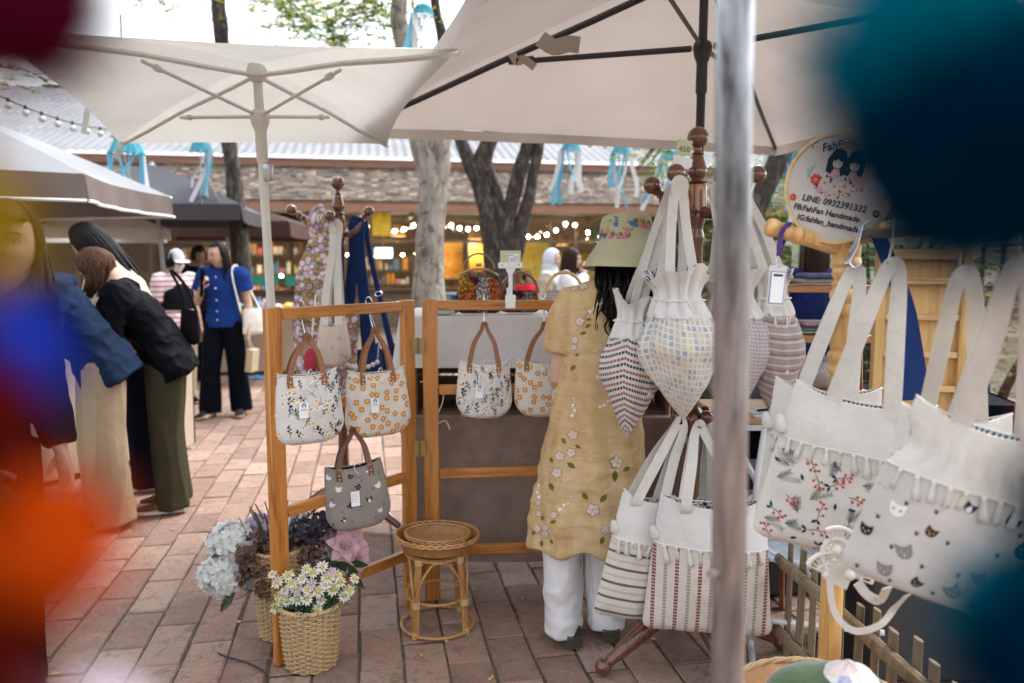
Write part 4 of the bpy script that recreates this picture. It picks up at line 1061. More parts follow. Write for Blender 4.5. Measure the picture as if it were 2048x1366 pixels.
def handbag(label, mouth, yaw, roll, hookpt, railpt, mat, motif, seed, wt=.215, wb=.27, h=.255, d=.07, lth=None, card_kind='logo', card_pos=None, lining=None, tags=True, button=True, group='small tote bags with leather handles', hookdir=(0, 1, 0), spread=.058):
    """small tote with leather handles, hung on an S-hook"""
    rr = random.Random(seed); mouth = V(mouth); b = thing('tote_bag', label, 'bag', mouth, 0, group); b.rotation_euler = Euler((0, roll, yaw))
    Rm = b.rotation_euler.to_matrix(); L = lambda p: Rm.inverted()@(V(p)-mouth)
    s = Sack(wt, wb, h, d, .085, seed, fold=.0035, dip=.012, corner=.006); s.build(b, [mat], None, lining or NAVYLEAF)
    for sd_ in ((1,) if True else (1, -1)):
        M = Motifs(s.surf(sd_)); motif(M, wb, h, rr); tag(M.obj('embroidery', b), kind='stuff')
    hp = L(hookpt); lth = lth or leather
    for side in (1, -1):
        pts = []; y = -side
        a0 = s.pt(-spread*2/wt, .2, side, .003) if False else None
        def on(x, t): q = s.surf(side)(x, -t*h); return q[0]+V((0, -side*.0025, 0))
        lo1, up1 = on(-spread, .17), on(-spread, .02); lo2, up2 = on(spread, .17), on(spread, .02)
        ap = hp+V((0, -side*.006, 0)); k1 = up1.lerp(ap, .5)+V((-.012, 0, .0)); k2 = up2.lerp(ap, .5)+V((.012, 0, 0))
        pts = [lo1, up1, k1, ap+V((-.013, 0, -.03)), ap+V((-.006, 0, -.004)), ap+V((.006, 0, -.004)), ap+V((.013, 0, -.03)), k2, up2, lo2]
        MB().strap(pts, [.02]*2+[.018]+[.015]*4+[.018]+[.02]*2, .0028, (0, 1, 0), 0, 4).obj('handle', lth, b)
        if side == 1:
            for q in (on(-spread, .15), on(-spread, .09), on(spread, .15), on(spread, .09)):
                MB().lathe([(.0036, 0), (.003, .0016), (.001, .0022)], 8, q+V((0, -.0015, 0)), (0, -1, 0)).obj('rivet', brass, b)
    if button:
        q = s.surf(1)(.012, -.12*h)[0]; MB().lathe([(.013, 0), (.012, .004), (.006, .0065), (.001, .007)], 14, q, (0, -1, 0)).obj('button', mat, b)
        MB().tube([q+V((0, -.004, .004)), q+V((-.014, -.006, .03)), q+V((0, .004, .05)), q+V((.012, .02, .03))], .0016, 6, k=4).obj('loop_cord', cordm, b)
    if tags:
        cx, cz = card_pos or (-.02, -.5); q = s.surf(1)(cx, cz*h)[0]
        tag_card(b, q+V((0, -.006, 0)), (-.05, .06, 0), .95, card_kind, .045)
    hk = hook(b, (0, 0, 0), (0, 0, 0)); bpy.data.objects.remove(hk)
    top = L(railpt); dv = Rm.inverted()@V(hookdir); hook(b, top, hp, .019, 's_hook', dv)
    return b
tassel_me = None
def tassel_mesh():
    mb = MB(); mb.ball((0, 0, -.006), .006, 8, 6)
    prof = [(.004, -.008), (.0048, -.016), (.0068, -.034), (.0085, -.05)]; n = 18; vs = []; fs = []
    for r, z in prof:
        for j in range(n): rr_ = r*(1+(.22 if j % 2 else -.12)); vs.append((rr_*cos(2*pi*j/n), rr_*sin(2*pi*j/n), z-(.005*sin(j*2.3) if z < -.04 else 0)))
    for i in range(3):
        for j in range(n): fs.append((i*n+j, i*n+(j+1) % n, (i+1)*n+(j+1) % n, (i+1)*n+j))
    fs.append(tuple(3*n+j for j in range(n))); mb.add(vs, fs); return mb.mesh('tassel', [CREAM], True, True)
TAS = tassel_mesh()
def tassels(parent, pts, sc=1.0, seed=0):
    rr = random.Random(seed)
    for p in pts:
        o = bpy.data.objects.new('tassel', TAS); COL.objects.link(o); o.parent = parent; o.location = p; k = sc*rr.uniform(.8, 1.1); o.scale = (k, k, k); o.rotation_euler = (rr.uniform(-.2, .2), rr.uniform(-.25, .25), rr.uniform(0, 6))
def big_tote(label, mouth, yaw, roll, hookpt, mats, seed, wt=.36, wb=.40, h=.44, d=.1, split=.36, neck=None, motif=None, strap_x=.075, lining=None, pleat=0, group='large canvas shoulder totes', railpt=None, toggle=True, strap_w=.034, fold=.006, tsc=1.0, strap_mid=None, ntas=9, pitch=0):
    rr = random.Random(seed); mouth = V(mouth); b = thing('tote_bag', label, 'bag', mouth, 0, group); b.rotation_euler = Euler((pitch, roll, yaw))
    Rm = b.rotation_euler.to_matrix(); L = lambda p: Rm.inverted()@(V(p)-mouth)
    s = Sack(wt, wb, h, d, .03, seed, neck, fold, .02, pleat, .01); s.build(b, mats, split, lining or NAVYLEAF, 36, 44)
    tp = []
    for side in (1, -1):
        for i in range(ntas):
            sx = -.92+1.84*(i+.5)/ntas; tp.append(s.pt(sx, split, side, .005))
    tassels(b, tp, tsc, seed)
    fr = MB()
    for side in (1, -1): fr.tube([s.pt(-1+2*i/40, split, side, .0035) for i in range(41)], .0026, 5)
    fr.obj('fringe_band', mats[0], b)
    if motif:
        M = Motifs(s.surf(1)); motif(M, wb, h, rr); tag(M.obj('embroidery', b), kind='stuff')
    hp = L(hookpt)
    for side in (1, -1):
        y0 = -s.dep(.03)*side
        up1, up2 = V((-strap_x, y0*1.0, -.004)), V((strap_x, y0*1.0, -.004)); ap = hp+V((0, -side*.006, 0))
        lo1 = V((-strap_x, s.pt(-strap_x/(wt/2), .1, side).y+side*.002, -.1*h)); lo2 = V((strap_x, lo1.y, -.1*h))
        pts = [lo1, up1, up1.lerp(ap, .5)+V((-.006, -side*.006, 0)), ap+V((-.016, 0, -.03)), ap+V((0, 0, .004)), ap+V((.016, 0, -.03)), up2.lerp(ap, .5)+V((.006, side*.004, 0)), up2, lo2]
        MB().strap(pts, [strap_w]*3+[strap_w*.85]*3+[strap_w]*3, .003, (0.12*side, 1, 0), 0, 5).obj('strap', STRAPC, b)
    if toggle:
        for sx in (-1,):
            q = s.pt(sx*.985, split*.72, 1); MB().lathe([(.006, 0), (.012, -.01), (.017, -.035), (.015, -.04)], 10, q+V((-.012, -.004, .01)), (-.35, 0, 1)).obj('toggle_pouch', CREAM, b)
    if railpt is not None: hook(b, L(railpt), hp, .019, 's_hook', Rm.inverted()@V((1, 0, 0)))
    return b, s
def pouch(label, top, bottom, rmax, hookpt, mats, seed, facing=0, lining=None, hook2=None, ridge=.35, group='gathered drawstring pouches', flap=.05, tn=.3, rx=1.0, straps=2, sw=.03, toggle=True, tsc=.62, att=.62):
    """drawstring bag hanging closed: flared ruffle, gathered neck, patterned belly ending in a pointed corner"""
    top, bottom = V(top), V(bottom); b = thing('drawstring_bag', label, 'bag', top, 0, group); H = (top-bottom).length; ax = (bottom-top).normalized()
    rr = random.Random(seed); e1 = V((cos(facing), sin(facing), 0)); e2 = V((-sin(facing), cos(facing), 0))
    def R(t, th):
        if t < tn: q = t/tn; r = rmax*(.90-.34*sin(pi*.5*min(1, q/.55))) if q < .55 else rmax*(.56+.26*((q-.55)/.45)**1.1)
        else:
            q = (t-tn)/(1-tn); r = (rmax*(.80+.24*sin(pi/2*q/.3)) if q < .3 else rmax*1.04*(1-((q-.3)/.7)**1.45))+.001
        if t < tn: pl = .10*sin(th*11+seed+3*t)*(.4+sin(pi*min(1, t/tn)))+.05*sin(th*23+t*5)
        else: q = (t-tn)/(1-tn); pl = (.06*sin(th*9+seed)+.035*sin(th*15+seed*2+q*3))*(1-q)**1.6
        # two seams make the belly a soft lozenge with its edge to the viewer
        sq = 1+ridge*.28*abs(cos(th+pi/2*0))**6*min(1, max(0, (t-tn*.8))*3)
        return r*(1+pl)*sq*(1+.13*noise.noise(V((cos(th)*1.5, sin(th)*1.5, t*4+seed*5)))+.05*noise.noise(V((cos(th)*4, sin(th)*4, t*11+seed))))
    def P(t, th, k=1.0):
        lean = e1*0
        zz = H*t
        if t < .14: zz += (1-t/.14)*(-flap*.42*cos(th*2+seed)+.012*sin(th*5+seed))
        sway = e2*0.006*sin(t*5+seed)
        return ax*zz+sway+(e1*cos(th)*R(t, th)*rx+e2*sin(th)*R(t, th))*k
    for (a, bb, m, nm) in ((0, tn, mats[0], 'ruffle'), (tn-.015, 1, mats[1], 'belly')):
        mb = MB(); kk = 1.03 if nm == 'ruffle' else 1.0
        mb.grid(lambda u, v: P(a+(bb-a)*v, u*2*pi, kk), 64, 16 if nm == 'ruffle' else 30, 0, lambda u, v: (u*2*pi*rmax*.9, -(a+(bb-a)*v)*H+.03*abs(sin(u*2*pi-pi*1.25))), True)
        mb.uv = {i: q for i, q in mb.uv.items()}
        mb.obj(nm, m, b, auto=False)
    mb = MB(); mb.grid(lambda u, v: P(.005+tn*.35*v, u*2*pi, .96), 48, 5, 0, lambda u, v: (u*.4, v*.1), True); mb.obj('lining', lining or NAVYLEAF, b, auto=False)
    tassels(b, [P(tn, 2*pi*i/9+.2, 1.06) for i in range(9)], tsc, seed)
    cp = [P(tn*.62, 2*pi*i/20, 1.12) for i in range(20)]; MB().tube(cp, .0028, 6, closed=True).obj('neck_cord', cordm, b)
    if toggle:
        a = P(tn*.62, -pi/2-facing+.25, 1.2); q = a+V((.012, -.008, -.2)); MB().tube([a, a+V((.015, -.012, -.06)), q], .0024, 6, k=4).obj('pull_cord', cordm, b)
        MB().lathe([(.005, 0), (.011, -.008), (.016, -.032), (.0165, -.04), (.012, -.042)], 12, q).obj('cord_end', CREAM, b)
    for k in range(straps):
        sg = -1 if k else 1; hp = V(hookpt)-top; hp2 = V(hook2 or hookpt)-top
        a = P(.03, pi/2*(1 if k else -1)-facing-.5, att); c = P(.03, pi/2*(1 if k else -1)-facing+.9, att)
        MB().strap([a-V((0, 0, .03)), a, a.lerp(hp, .5)+V((-.01*sg, 0, 0)), hp+V((-.012, sg*.008, -.025)), hp+V((0, sg*.008, .003)), hp+V((.014, sg*.008, -.025)), c.lerp(hp2, .5)+V((.008, 0, 0)), c, c-V((0, 0, .03))], sw, .0028, (.1, 1, 0), 0, 5).obj('strap', STRAPC, b)
    return b
# ------------------------------------------------------------------ folding wooden screen
pine = wood('varnished_pine', (.46, .185, .034), (.28, .088, .013), .38, 1, .35, 2)
pine_h = wood('varnished_pine_rail', (.45, .18, .034), (.28, .088, .013), .38, 1, .35, 0)
PL = V((gp(566, 1325).x, gp(566, 1325).y, 0)); PH1 = V((gp(822, 1207).x, gp(822, 1207).y, 0)); PH2 = PH1+V((.088, .035, 0)); PR = PH2+V((.70, .06, 0))
SZ = 1.265
def panel(scr, a, b, rails, deep=.03):
    d = (b-a); L = d.length; d.normalize(); an = atan2(d.y, d.x); R = Matrix.Rotation(an, 3, 'Z')
    for p in (a, b):
        o = MB().box((0, 0, SZ/2), (.062, deep, SZ), None, 0, .004).obj('post', pine, scr, loc=p-scr.location, rot=(0, 0, an))
    for i, z in enumerate(rails):
        o = MB().box((0, 0, 0), (L-.066, deep*.85, .04), None, 0, .003).obj('rail', pine_h, scr, loc=(a+b)/2+V((0, 0, z))-scr.location, rot=(0, 0, an))
screen = thing('folding_screen', 'varnished pine folding screen of two open panels holding hanging bags', 'screen', PL)
panel(screen, PL, PH1, [SZ-.024, .90, .545, .215]); panel(screen, PH2, PR, [SZ-.024, .895, .545, .215])
hinge_m = pm('old_brass', (.3, .22, .1), .4, .2, 30, metal=.8)
for z in (1.08, .66, .3):
    q = (PH1+PH2)/2+V((0, -.018, z))-PL; h = MB(); h.box(q, (.05, .004, .065)); h.tube([q+V((0, -.004, -.034)), q+V((0, -.004, .034))], .004, 8); h.obj('hinge', hinge_m, screen)
def on_panel(px, a, b, z):
    """point of the panel plane a-b seen at column px, at height z"""
    k = (px-1024)/FP; d = b-a
    # x/Yc = k with Yc the axial depth
    def f(t):
        p = a+d*t; p = V((p.x, p.y, z)); Yc = p.y*cos(PITCH)-(p.z-HC)*sin(PITCH); return p.x/Yc-k, p
    lo, hi = -1.5, 2.5
    for _ in range(50):
        m = (lo+hi)/2
        if f(m)[0] < 0: lo = m
        else: hi = m
    return f(lo)[1]
def pxof(p):
    d = V(p)-V((0, 0, HC)); z = d.y*cos(PITCH)-d.z*sin(PITCH); yv = d.y*sin(PITCH)+d.z*cos(PITCH); return 1024+FP*d.x/z, 683-FP*yv/z
# small totes on the screen
pdir = (PH1-PL).normalized(); pn = V((pdir.y, -pdir.x, 0))
def hang(label, hpx, mpx, mpy, y_off, a, b, yaw, roll, mat, motif, seed, rail_z=SZ, hk=.12, **kw):
    rp = on_panel(hpx, a, b, rail_z)+pn*.0; n = V(((b-a).normalized().y, -(b-a).normalized().x, 0)); hookp = rp+n*.03-V((0, 0, hk)); m = at(mpx, mpy, hookp.y+y_off)
    return handbag(label, m, yaw, roll, hookp, rp, mat, motif, seed, hookdir=tuple(n), **kw)
hang('small white tote embroidered with daisies and black stems on the left panel', 602, 611, 744, -.03, PL, PH1, .46, -.02, WHITE, lambda M, w, h, r: daisy_motifs(M, w, h, r, 50), 3, hk=.10)
hang('small cream tote with orange flowers on the left panel beside the hinge', 738, 752, 740, -.04, PL, PH1, .42, -.03, IVORY, orange_motifs, 4, hk=.10)
hang('small white tote embroidered with daisies and black stems in front of the white tablecloth', 968, 968, 722, -.02, PH2, PR, .06, .0, WHITE, lambda M, w, h, r: daisy_motifs(M, w, h, r, 50), 6, hk=.095, wt=.2, wb=.238, h=.235)
hang('small cream tote with orange flowers partly behind the yellow dress', 1088, 1082, 720, -.02, PH2, PR, .0, .0, IVORY, orange_motifs, 7, hk=.095, wt=.2, wb=.225, h=.235, card_kind='print', card_pos=(.062, -.55))
hang('small grey tote embroidered with cat heads hanging low on the left panel', 694, 706, 928, -.05, PL, PH1, .35, -.10, GREYC, lambda M, w, h, r: cat_motifs(M, w, h, r, .07, .0105, .03, [('black', 'white', 'gold'), ('white', None, 'blue'), ('brown', 'white', 'gold'), ('black', None, 'gold')]), 8, rail_z=.92, hk=.12, wt=.205, wb=.255, h=.25, lth=leather_d, card_kind='print', card_pos=(-.012, -.48), lining=BLACKC)
eh = on_panel(1128, PH2, PR, SZ); ob = thing('s_hook', 'empty steel S hook on the screen top rail beside the yellow dress', 'hook', eh); hook(ob, (0, 0, 0), (0, -.02, -.09), .019, 'wire', (0, -1, 0))
# ------------------------------------------------------------------ the bag table behind the screen
burlap = plain_cloth('brown_burlap', (.24, .172, .138), .18, weave=420, tr=0, wr=.2); lin = plain_cloth('white_linen', (.70, .695, .69), .05, tr=.06, wr=.2)
TX0, TX1, TY0, TY1 = at(815, 630, 3.5).x, .95, 3.48, 4.2
zt2 = at(960, 632, 3.5).z; zt1 = at(960, 838, 3.46).z
tab = thing('display_table', 'table behind the screen covered to the ground with brown burlap', 'table', ((TX0+TX1)/2, TY0, 0))
o_ = V(((TX0+TX1)/2, TY0, 0)); W_ = (TX1-TX0)
MB().box((0, .36, zt1-.02), (W_, .7, .03), bev=.004).obj('table_top', pine_h, tab)
for x in (-1, 1):
    for y in (.06, .66): MB().box((x*(W_/2-.05), y, zt1/2-.02), (.04, .04, zt1-.04)).obj('leg', pine, tab)
def skirt(u, v):
    # around three sides, left then front then right
    L = [(-W_/2-.012, .7), (-W_/2-.012, -.012), (W_/2+.012, -.012), (W_/2+.012, .7)]; seg = u*3; i = min(2, int(seg)); f = seg-i; a, b = L[i], L[i+1]
    x, y = a[0]+(b[0]-a[0])*f, a[1]+(b[1]-a[1])*f; w_ = .012*v*sin(u*46)+.02*v*noise.noise(V((u*9, v, 1)))
    n = ((-1, 0), (0, -1), (1, 0))[i]; return V((x+n[0]*abs(w_), y+n[1]*abs(w_), zt1+.003-v*(zt1-.05+.02*sin(u*11))))
MB().grid(skirt, 120, 14, 0, lambda u, v: (u*3, v*.8)).obj('burlap_skirt', burlap, tab, auto=False)
MB().box((0, .35, zt1+.0025), (W_+.024, .72, .003)).obj('burlap_top', burlap, tab)
dk = wood('dark_crate', (.12, .06, .035), (.07, .035, .02), .6, 1, .05, 0)
def crate(label, x, wd, h, z, y=.2, dp=.3, m=None):
    c = thing('wooden_crate', label, 'crate', o_+V((x, y, z)), 0, 'wooden crates under the white cloth')
    for s in (-1, 1): MB().box((s*(wd/2-.008), 0, h/2), (.016, dp, h)).obj('side', m or dk, c)
    for k in range(3): MB().box((0, dp/2-.008, h*(k+.5)/3), (wd-.04, .012, h/3-.012)).obj('slat', m or dk, c)
    MB().box((0, 0, .008), (wd-.036, dp-.03, .012)).obj('bottom_board', m or dk, c); MB().box((0, 0, h-.008), (wd-.036, dp-.03, .012)).obj('top_board', m or dk, c)
hcr = zt2-zt1-.03
crate('dark wooden crate standing on the burlap table near the hinge', -W_/2+.17, .3, hcr, zt1+.005); crate('dark wooden crate behind the daisy and orange flower totes', -W_/2+.56, .42, hcr, zt1+.005); crate('dark wooden crate behind the yellow dress', .25, .42, hcr, zt1+.005)
lb = thing('low_box', 'low tan wooden box under the daisy tote on the burlap table', 'box', o_+V((at(958, 838, 3.4).x-o_.x, .03, zt1+.004)))
MB().box((0, 0, .02), (.17, .08, .04), bev=.003).obj('box_body', pine_h, lb); MB().box((0, 0, .0425), (.172, .082, .004)).obj('box_lid', pine_h, lb)
wc = thing('white_tablecloth', 'white linen cloth draped over the raised shelf behind the screen', 'tablecloth', o_+V((0, 0, zt2-.026)))
MB().box((0, .33, .01), (W_+.05, .62, .02)).obj('shelf_board', pine_h, wc)
def drape(u, v):
    L = [(-W_/2-.035, .66), (-W_/2-.035, .0), (W_/2+.03, .0)]; seg = u*2; i = min(1, int(seg)); f = seg-i; a, b = L[i], L[i+1]
    x, y = a[0]+(b[0]-a[0])*f, a[1]+(b[1]-a[1])*f; drop = .225 if i else .225+.36*min(1, (1-f)*2.2+.1)
    w_ = v*(.014*sin(u*38)+.02*noise.noise(V((u*7, v*.6, 4)))); n = ((-1, 0), (0, -1))[i]
    if i == 0: w_ += v*.05
    return V((x+n[0]*abs(w_), y+n[1]*abs(w_)-.002, .024-v*drop))
MB().grid(drape, 110, 14, 0, lambda u, v: (u*2, v*.3)).obj('cloth_drop', lin, wc, auto=False)
MB().grid(lambda u, v: V((-W_/2-.036+u*(W_+.07), -.002+v*.66, .0235+.002*noise.noise(V((u*9, v*7, 0))))), 20, 10).obj('cloth_top', lin, wc, auto=False)
cd_ = thing('packing_cord', 'thin white cord dangling in front of the crate', 'cord', o_+V((-W_/2+.06, -.03, zt1)))
MB().tube([(0, -.01, .17), (.06, -.015, .16), (.1, -.02, .12), (.09, -.02, .06), (.06, -.03, .01), (.02, -.035, -.02), (.07, -.03, -.015), (.11, -.03, .0), (.13, -.03, -.04)], .003, 6, k=5).obj('cord_line', cordm, cd_)
# purses standing on the white cloth
gold = pm('aged_gold', (.5, .4, .2), .35, .15, 30, metal=.9); bam_d = wood('dark_bamboo', (.22, .09, .03), (.05, .02, .01), .35, 2, .4, 0); bam_l = wood('light_bamboo', (.62, .42, .17), (.45, .28, .1), .4, 2, .4, 0)
def mosaic(t):
    x, y, v = uvxy(t, 11, 11); vo = N(t, 'ShaderNodeTexVoronoi', Scale=1.0); t.links.new(v, vo.inputs['Vector']); s = t.nodes.new('ShaderNodeSeparateColor'); t.links.new(vo.outputs['Color'], s.inputs[0])
    r = ramp(t, [(0, (.12, .01, .03)), (.2, (.62, .36, .03)), (.38, (.55, .16, .04)), (.55, (.6, .57, .55)), (.72, (.16, .05, .03)), (.86, (.14, .02, .06))], 'CONSTANT'); t.links.new(s.outputs[0], r.inputs[0])
    v2 = N(t, 'ShaderNodeTexVoronoi', Scale=9.0); t.links.new(v, v2.inputs['Vector']); r2 = ramp(t, [(.15, (1, 1, .9)), (.35, (.7, .65, .6)), (.55, (.08, .06, .07))]); t.links.new(v2.outputs['Distance'], r2.inputs[0])
    return mixc(t, .85, r.outputs[0], r2.outputs[0], 'MULTIPLY')
MOS = patt('patchwork_flower_print', mosaic, tr=0)
def arc(c, rx, rz, a0, a1, n=18): return [V(c)+V((rx*cos(a0+(a1-a0)*i/n), 0, rz*sin(a0+(a1-a0)*i/n))) for i in range(n+1)]
def purse(label, px, py, Y, wd, h, mat, handle):
    p = at(px, py, Y); p.z = zt2+.0035; b = thing('handbag', label, 'bag', p, 0, 'purses on the white cloth'); s = Sack(wd*.72, wd, h, .11, .04, int(px), fold=.003)
    z0 = V((0, 0, h)); g = MB()
    for side in (1, -1): g.grid(lambda u, v: s.pt(u*2-1, v, side)+z0, 20, 16, 0, lambda u, v: (u*wd+side, v*h))
    g.obj('body', mat, b, auto=False)
    if handle == 'clasp':
        MB().tube([s.pt(-1+2*i/20, .0, 1)+z0+V((0, 0, .008+.03*(1-(i/10-1)**2))) for i in range(21)], .006, 8).obj('clasp_frame', gold, b)
        for x in (-.006, .007): MB().ball((x, 0, h+.055), .009, 10, 8).obj('clasp_ball', gold, b)
        MB().tube(arc((0, 0, h+.03), .07, .075, .1, pi-.1), .0045, 8).obj('handle', pm('purse_handle', (.2, .15, .06), .4), b)
    else:
        m = bam_d if handle == 'dark' else bam_l; pts = arc((0, 0, h-.015), .085, .1, .05, pi-.05, 24)
        MB().tube(pts, [(.0075+.002*(i % 4 == 0)) for i in range(25)], 8).obj('handle', m, b)
        for side in (1, -1): MB().tube([s.pt(-1+2*i/20, .0, side)+z0 for i in range(21)], .003, 6).obj('top_edge', mat, b)
    return b
purse('rounded patchwork flower purse with brass clasp and arched handle', 958, 600, 3.62, .235, .165, MOS, 'clasp')
purse('low flowered purse with dark bamboo ring handle beside the price holder', 1040, 610, 3.66, .2, .10, patt('dark_flower_print', lambda t: mixc(t, .5, mosaic(t), (.12, .05, .05), 'MULTIPLY'), tr=0), 'dark')
purse('low lace purse with pale bamboo ring handle behind the yellow dress', 1128, 610, 3.66, .2, .10, patt('lace_print', p_lilac, tr=0), 'light')
bx = thing('trinket_tin', 'small pale green tin on the white cloth beside the hinge', 'tin', V((at(885, 618, 3.6).x, 3.6, zt2+.004)))
MB().lathe([(.055, 0), (.06, .01), (.06, .03), (.05, .035)], 18).obj('tin_body', pm('pale_green_tin', (.4, .52, .42), .5, .15, 20), bx); MB().lathe([(.062, .03), (.062, .042), (.01, .046)], 18).obj('tin_lid', gold, bx)
sb_ = thing('blue_pouch', 'blue cloth pouch tucked beside the patchwork purse', 'pouch', V((at(908, 618, 3.58).x, 3.6, zt2+.004)))
MB().ball((0, 0, .035), (.03, .02, .035), 12, 8).obj('pouch_body', pm('blue_cloth', (.02, .08, .3), .8), sb_); MB().lathe([(.008, .064), (.014, .082)], 10).obj('pouch_neck', pm('blue_cloth', (.02, .08, .3), .8), sb_)
# price holder clipped on the screen rail
ph = on_panel(1021, PH2, PR, SZ); ph = thing('price_holder', 'white plastic clip holding a pale green price card on the screen rail', 'price holder', ph)
plw = pm('white_plastic', (.78, .79, .82), .35, .03)
MB().box((0, -.018, -.01), (.042, .006, .055), bev=.004).obj('clip', plw, ph); MB().box((0, .018, -.006), (.042, .006, .045), bev=.004).obj('clip_back', plw, ph); MB().box((0, 0, .004), (.03, .036, .005)).obj('clip_bridge', plw, ph)
MB().tube([(0, -.012, .012), (0, -.012, .1)], (.008, .004), 8, ref=(0, 1, 0)).obj('stem', plw, ph); MB().box((-.012, -.012, .03), (.008, .006, .035), bev=.002).obj('stem_rib', plw, ph)
MB().add([(-.008, -.015, .1), (.008, -.015, .1), (.022, -.015, .125), (-.022, -.015, .125), (-.008, -.009, .1), (.008, -.009, .1), (.022, -.009, .125), (-.022, -.009, .125)], [(0, 1, 2, 3), (7, 6, 5, 4), (0, 4, 5, 1), (1, 5, 6, 2), (2, 6, 7, 3), (3, 7, 4, 0)]).obj('neck', plw, ph, smooth=False)
MB().box((0, -.012, .137), (.1, .007, .024), bev=.003).obj('card_grip', plw, ph)
gcard = pm('green_card', (.52, .58, .36), .6, .04)
MB().box((0, -.011, .172), (.084, .0012, .05)).obj('price_card', gcard, ph); MB().box((.014, -.0122, .167), (.042, .0006, .034)).obj('price_label', card, ph)
ln = MB()
for i, (x, wd) in enumerate(((.004, .016), (.022, .018), (.014, .034), (.01, .024))): ln.box((x, -.0128, .178-i*.0075), (wd, .0004, .0022))
tag(ln.obj('label_print', cardtxt, ph), kind='stuff')
for x in (-.034, .034): MB().lathe([(.003, 0), (.002, .001)], 8, (x, -.0155, .14), (0, -1, 0)).obj('pin', cardtxt, ph)
# ------------------------------------------------------------------ rattan stool with two trays
cane = wood('cane', (.40, .20, .065), (.26, .115, .035), .4, 2, .3, 2, False); bind = pm('cane_binding', (.5, .33, .14), .5, .15, 60); traym = pm('tray_weave', (.36, .17, .055), .55, .3, 40)
sc0 = gp(876, 1248); sc0 = V((sc0.x, sc0.y-.0, 0)); ST = thing('rattan_stool', 'round cane stool with looped braces standing by the folding screen', 'stool', sc0); ST.scale = (.95, .95, .76); SH = .40; Rb = .145; Rt = .115
for i in range(4):
    a = pi/4+i*pi/2+.2; g = V((cos(a), sin(a), 0)); tg = V((-sin(a), cos(a), 0))
    for k in (-1, 0, 1):
        MB().tube([g*Rb+tg*k*.012+V((0, 0, .008)), g*(Rb-.012)+tg*k*.011+V((0, 0, .2)), g*Rt+tg*k*.009+V((0, 0, SH))], .0075 if k == 0 else .006, 8, k=3).obj('leg', cane, ST)
    b2_ = pi/4+(i+1)*pi/2+.2; g2 = V((cos(b2_), sin(b2_), 0)); mid = ((g+g2)/2).normalized()
    MB().tube([g*(Rb-.002)+V((0, 0, .17)), (g*.8+mid*.2)*Rb+V((0, 0, .27)), (g*.4+mid*.6)*(Rt+.015)+V((0, 0, .365)), mid*(Rt+.012)+V((0, 0, .385)), (g2*.4+mid*.6)*(Rt+.015)+V((0, 0, .365)), (g2*.8+mid*.2)*Rb+V((0, 0, .27)), g2*(Rb-.002)+V((0, 0, .17))], .006, 8, k=4).obj('arched_brace', cane, ST)
    for z, r in ((.012, Rb), (.165, Rb-.007), (.38, Rt)): 
        w_ = MB(); w_.tube([g*r+V((0, 0, z-.016)), g*r+V((0, 0, z+.016))], .019 if z != .012 else .014, 10); w_.obj('cane_binding', bind, ST)
for z, r, t_ in ((.012, Rb+.004, .0085), (.17, Rb-.02, .0065), (.385, Rt, .008)): MB().tube([(r*cos(i*pi/18), r*sin(i*pi/18), z) for i in range(36)], t_, 8, closed=True).obj('ring', cane, ST)
MB().lathe([(.002, .392), (Rt, .392), (Rt, .398), (.002, .399)], 28).obj('seat', traym, ST)
def herring(t):
    x, y, v = uvxy(t); g = band(t, math_(t, 'ADD', x, math_(t, 'MULTIPLY', math_(t, 'ABSOLUTE', math_(t, 'SUBTRACT', math_(t, 'FRACT', math_(t, 'DIVIDE', y, .05)), .5)), .05)), .008, 0, .5)
    return mixc(t, math_(t, 'ADD', math_(t, 'MULTIPLY', g, .75), math_(t, 'MULTIPLY', noise_(t, v, 90, 3), .25)), (.2, .085, .025), (.5, .27, .095))
HERR = patt('herringbone_tray', herring, weave=300, tr=0)
def tray(label, R, h, z, tx, ty):
    o = thing('woven_tray', label, 'tray', sc0+V((0, 0, z)), 0, 'round woven trays on the cane stool'); o.rotation_euler = (tx, ty, 0)
    MB().grid(lambda u, v: V((R*.84*v*cos(u*2*pi), R*.84*v*sin(u*2*pi), .004+.006*v*v)), 40, 8, 0, lambda u, v: (R*v*cos(u*2*pi), R*v*sin(u*2*pi)), True).obj('tray_base', HERR, o)
    MB().grid(lambda u, v: V(((R*.84+R*.16*v)*cos(u*2*pi), (R*.84+R*.16*v)*sin(u*2*pi), .01+h*v**.8)), 40, 5, 0, lambda u, v: (u*R*6, v*h*1.5), True).obj('tray_wall', traym, o, auto=False)
    n = 90; rim = MB(); rim.tube([(R*cos(i*2*pi/n), R*sin(i*2*pi/n), .012+h+.002*sin(i*2.1)) for i in range(n)], .0055, 6, closed=True); rim.tube([(R*1.012*cos(i*2*pi/n), R*1.012*sin(i*2*pi/n), .004+h-.002*sin(i*2.1)) for i in range(n)], .005, 6, closed=True); rim.obj('rim', cane, o)
    return o
tray('wide shallow woven tray lying on the cane stool', .160, .05, .305, -.03, .02); tray('smaller woven tray nested inside the wide one', .124, .035, .323, -.05, .03)
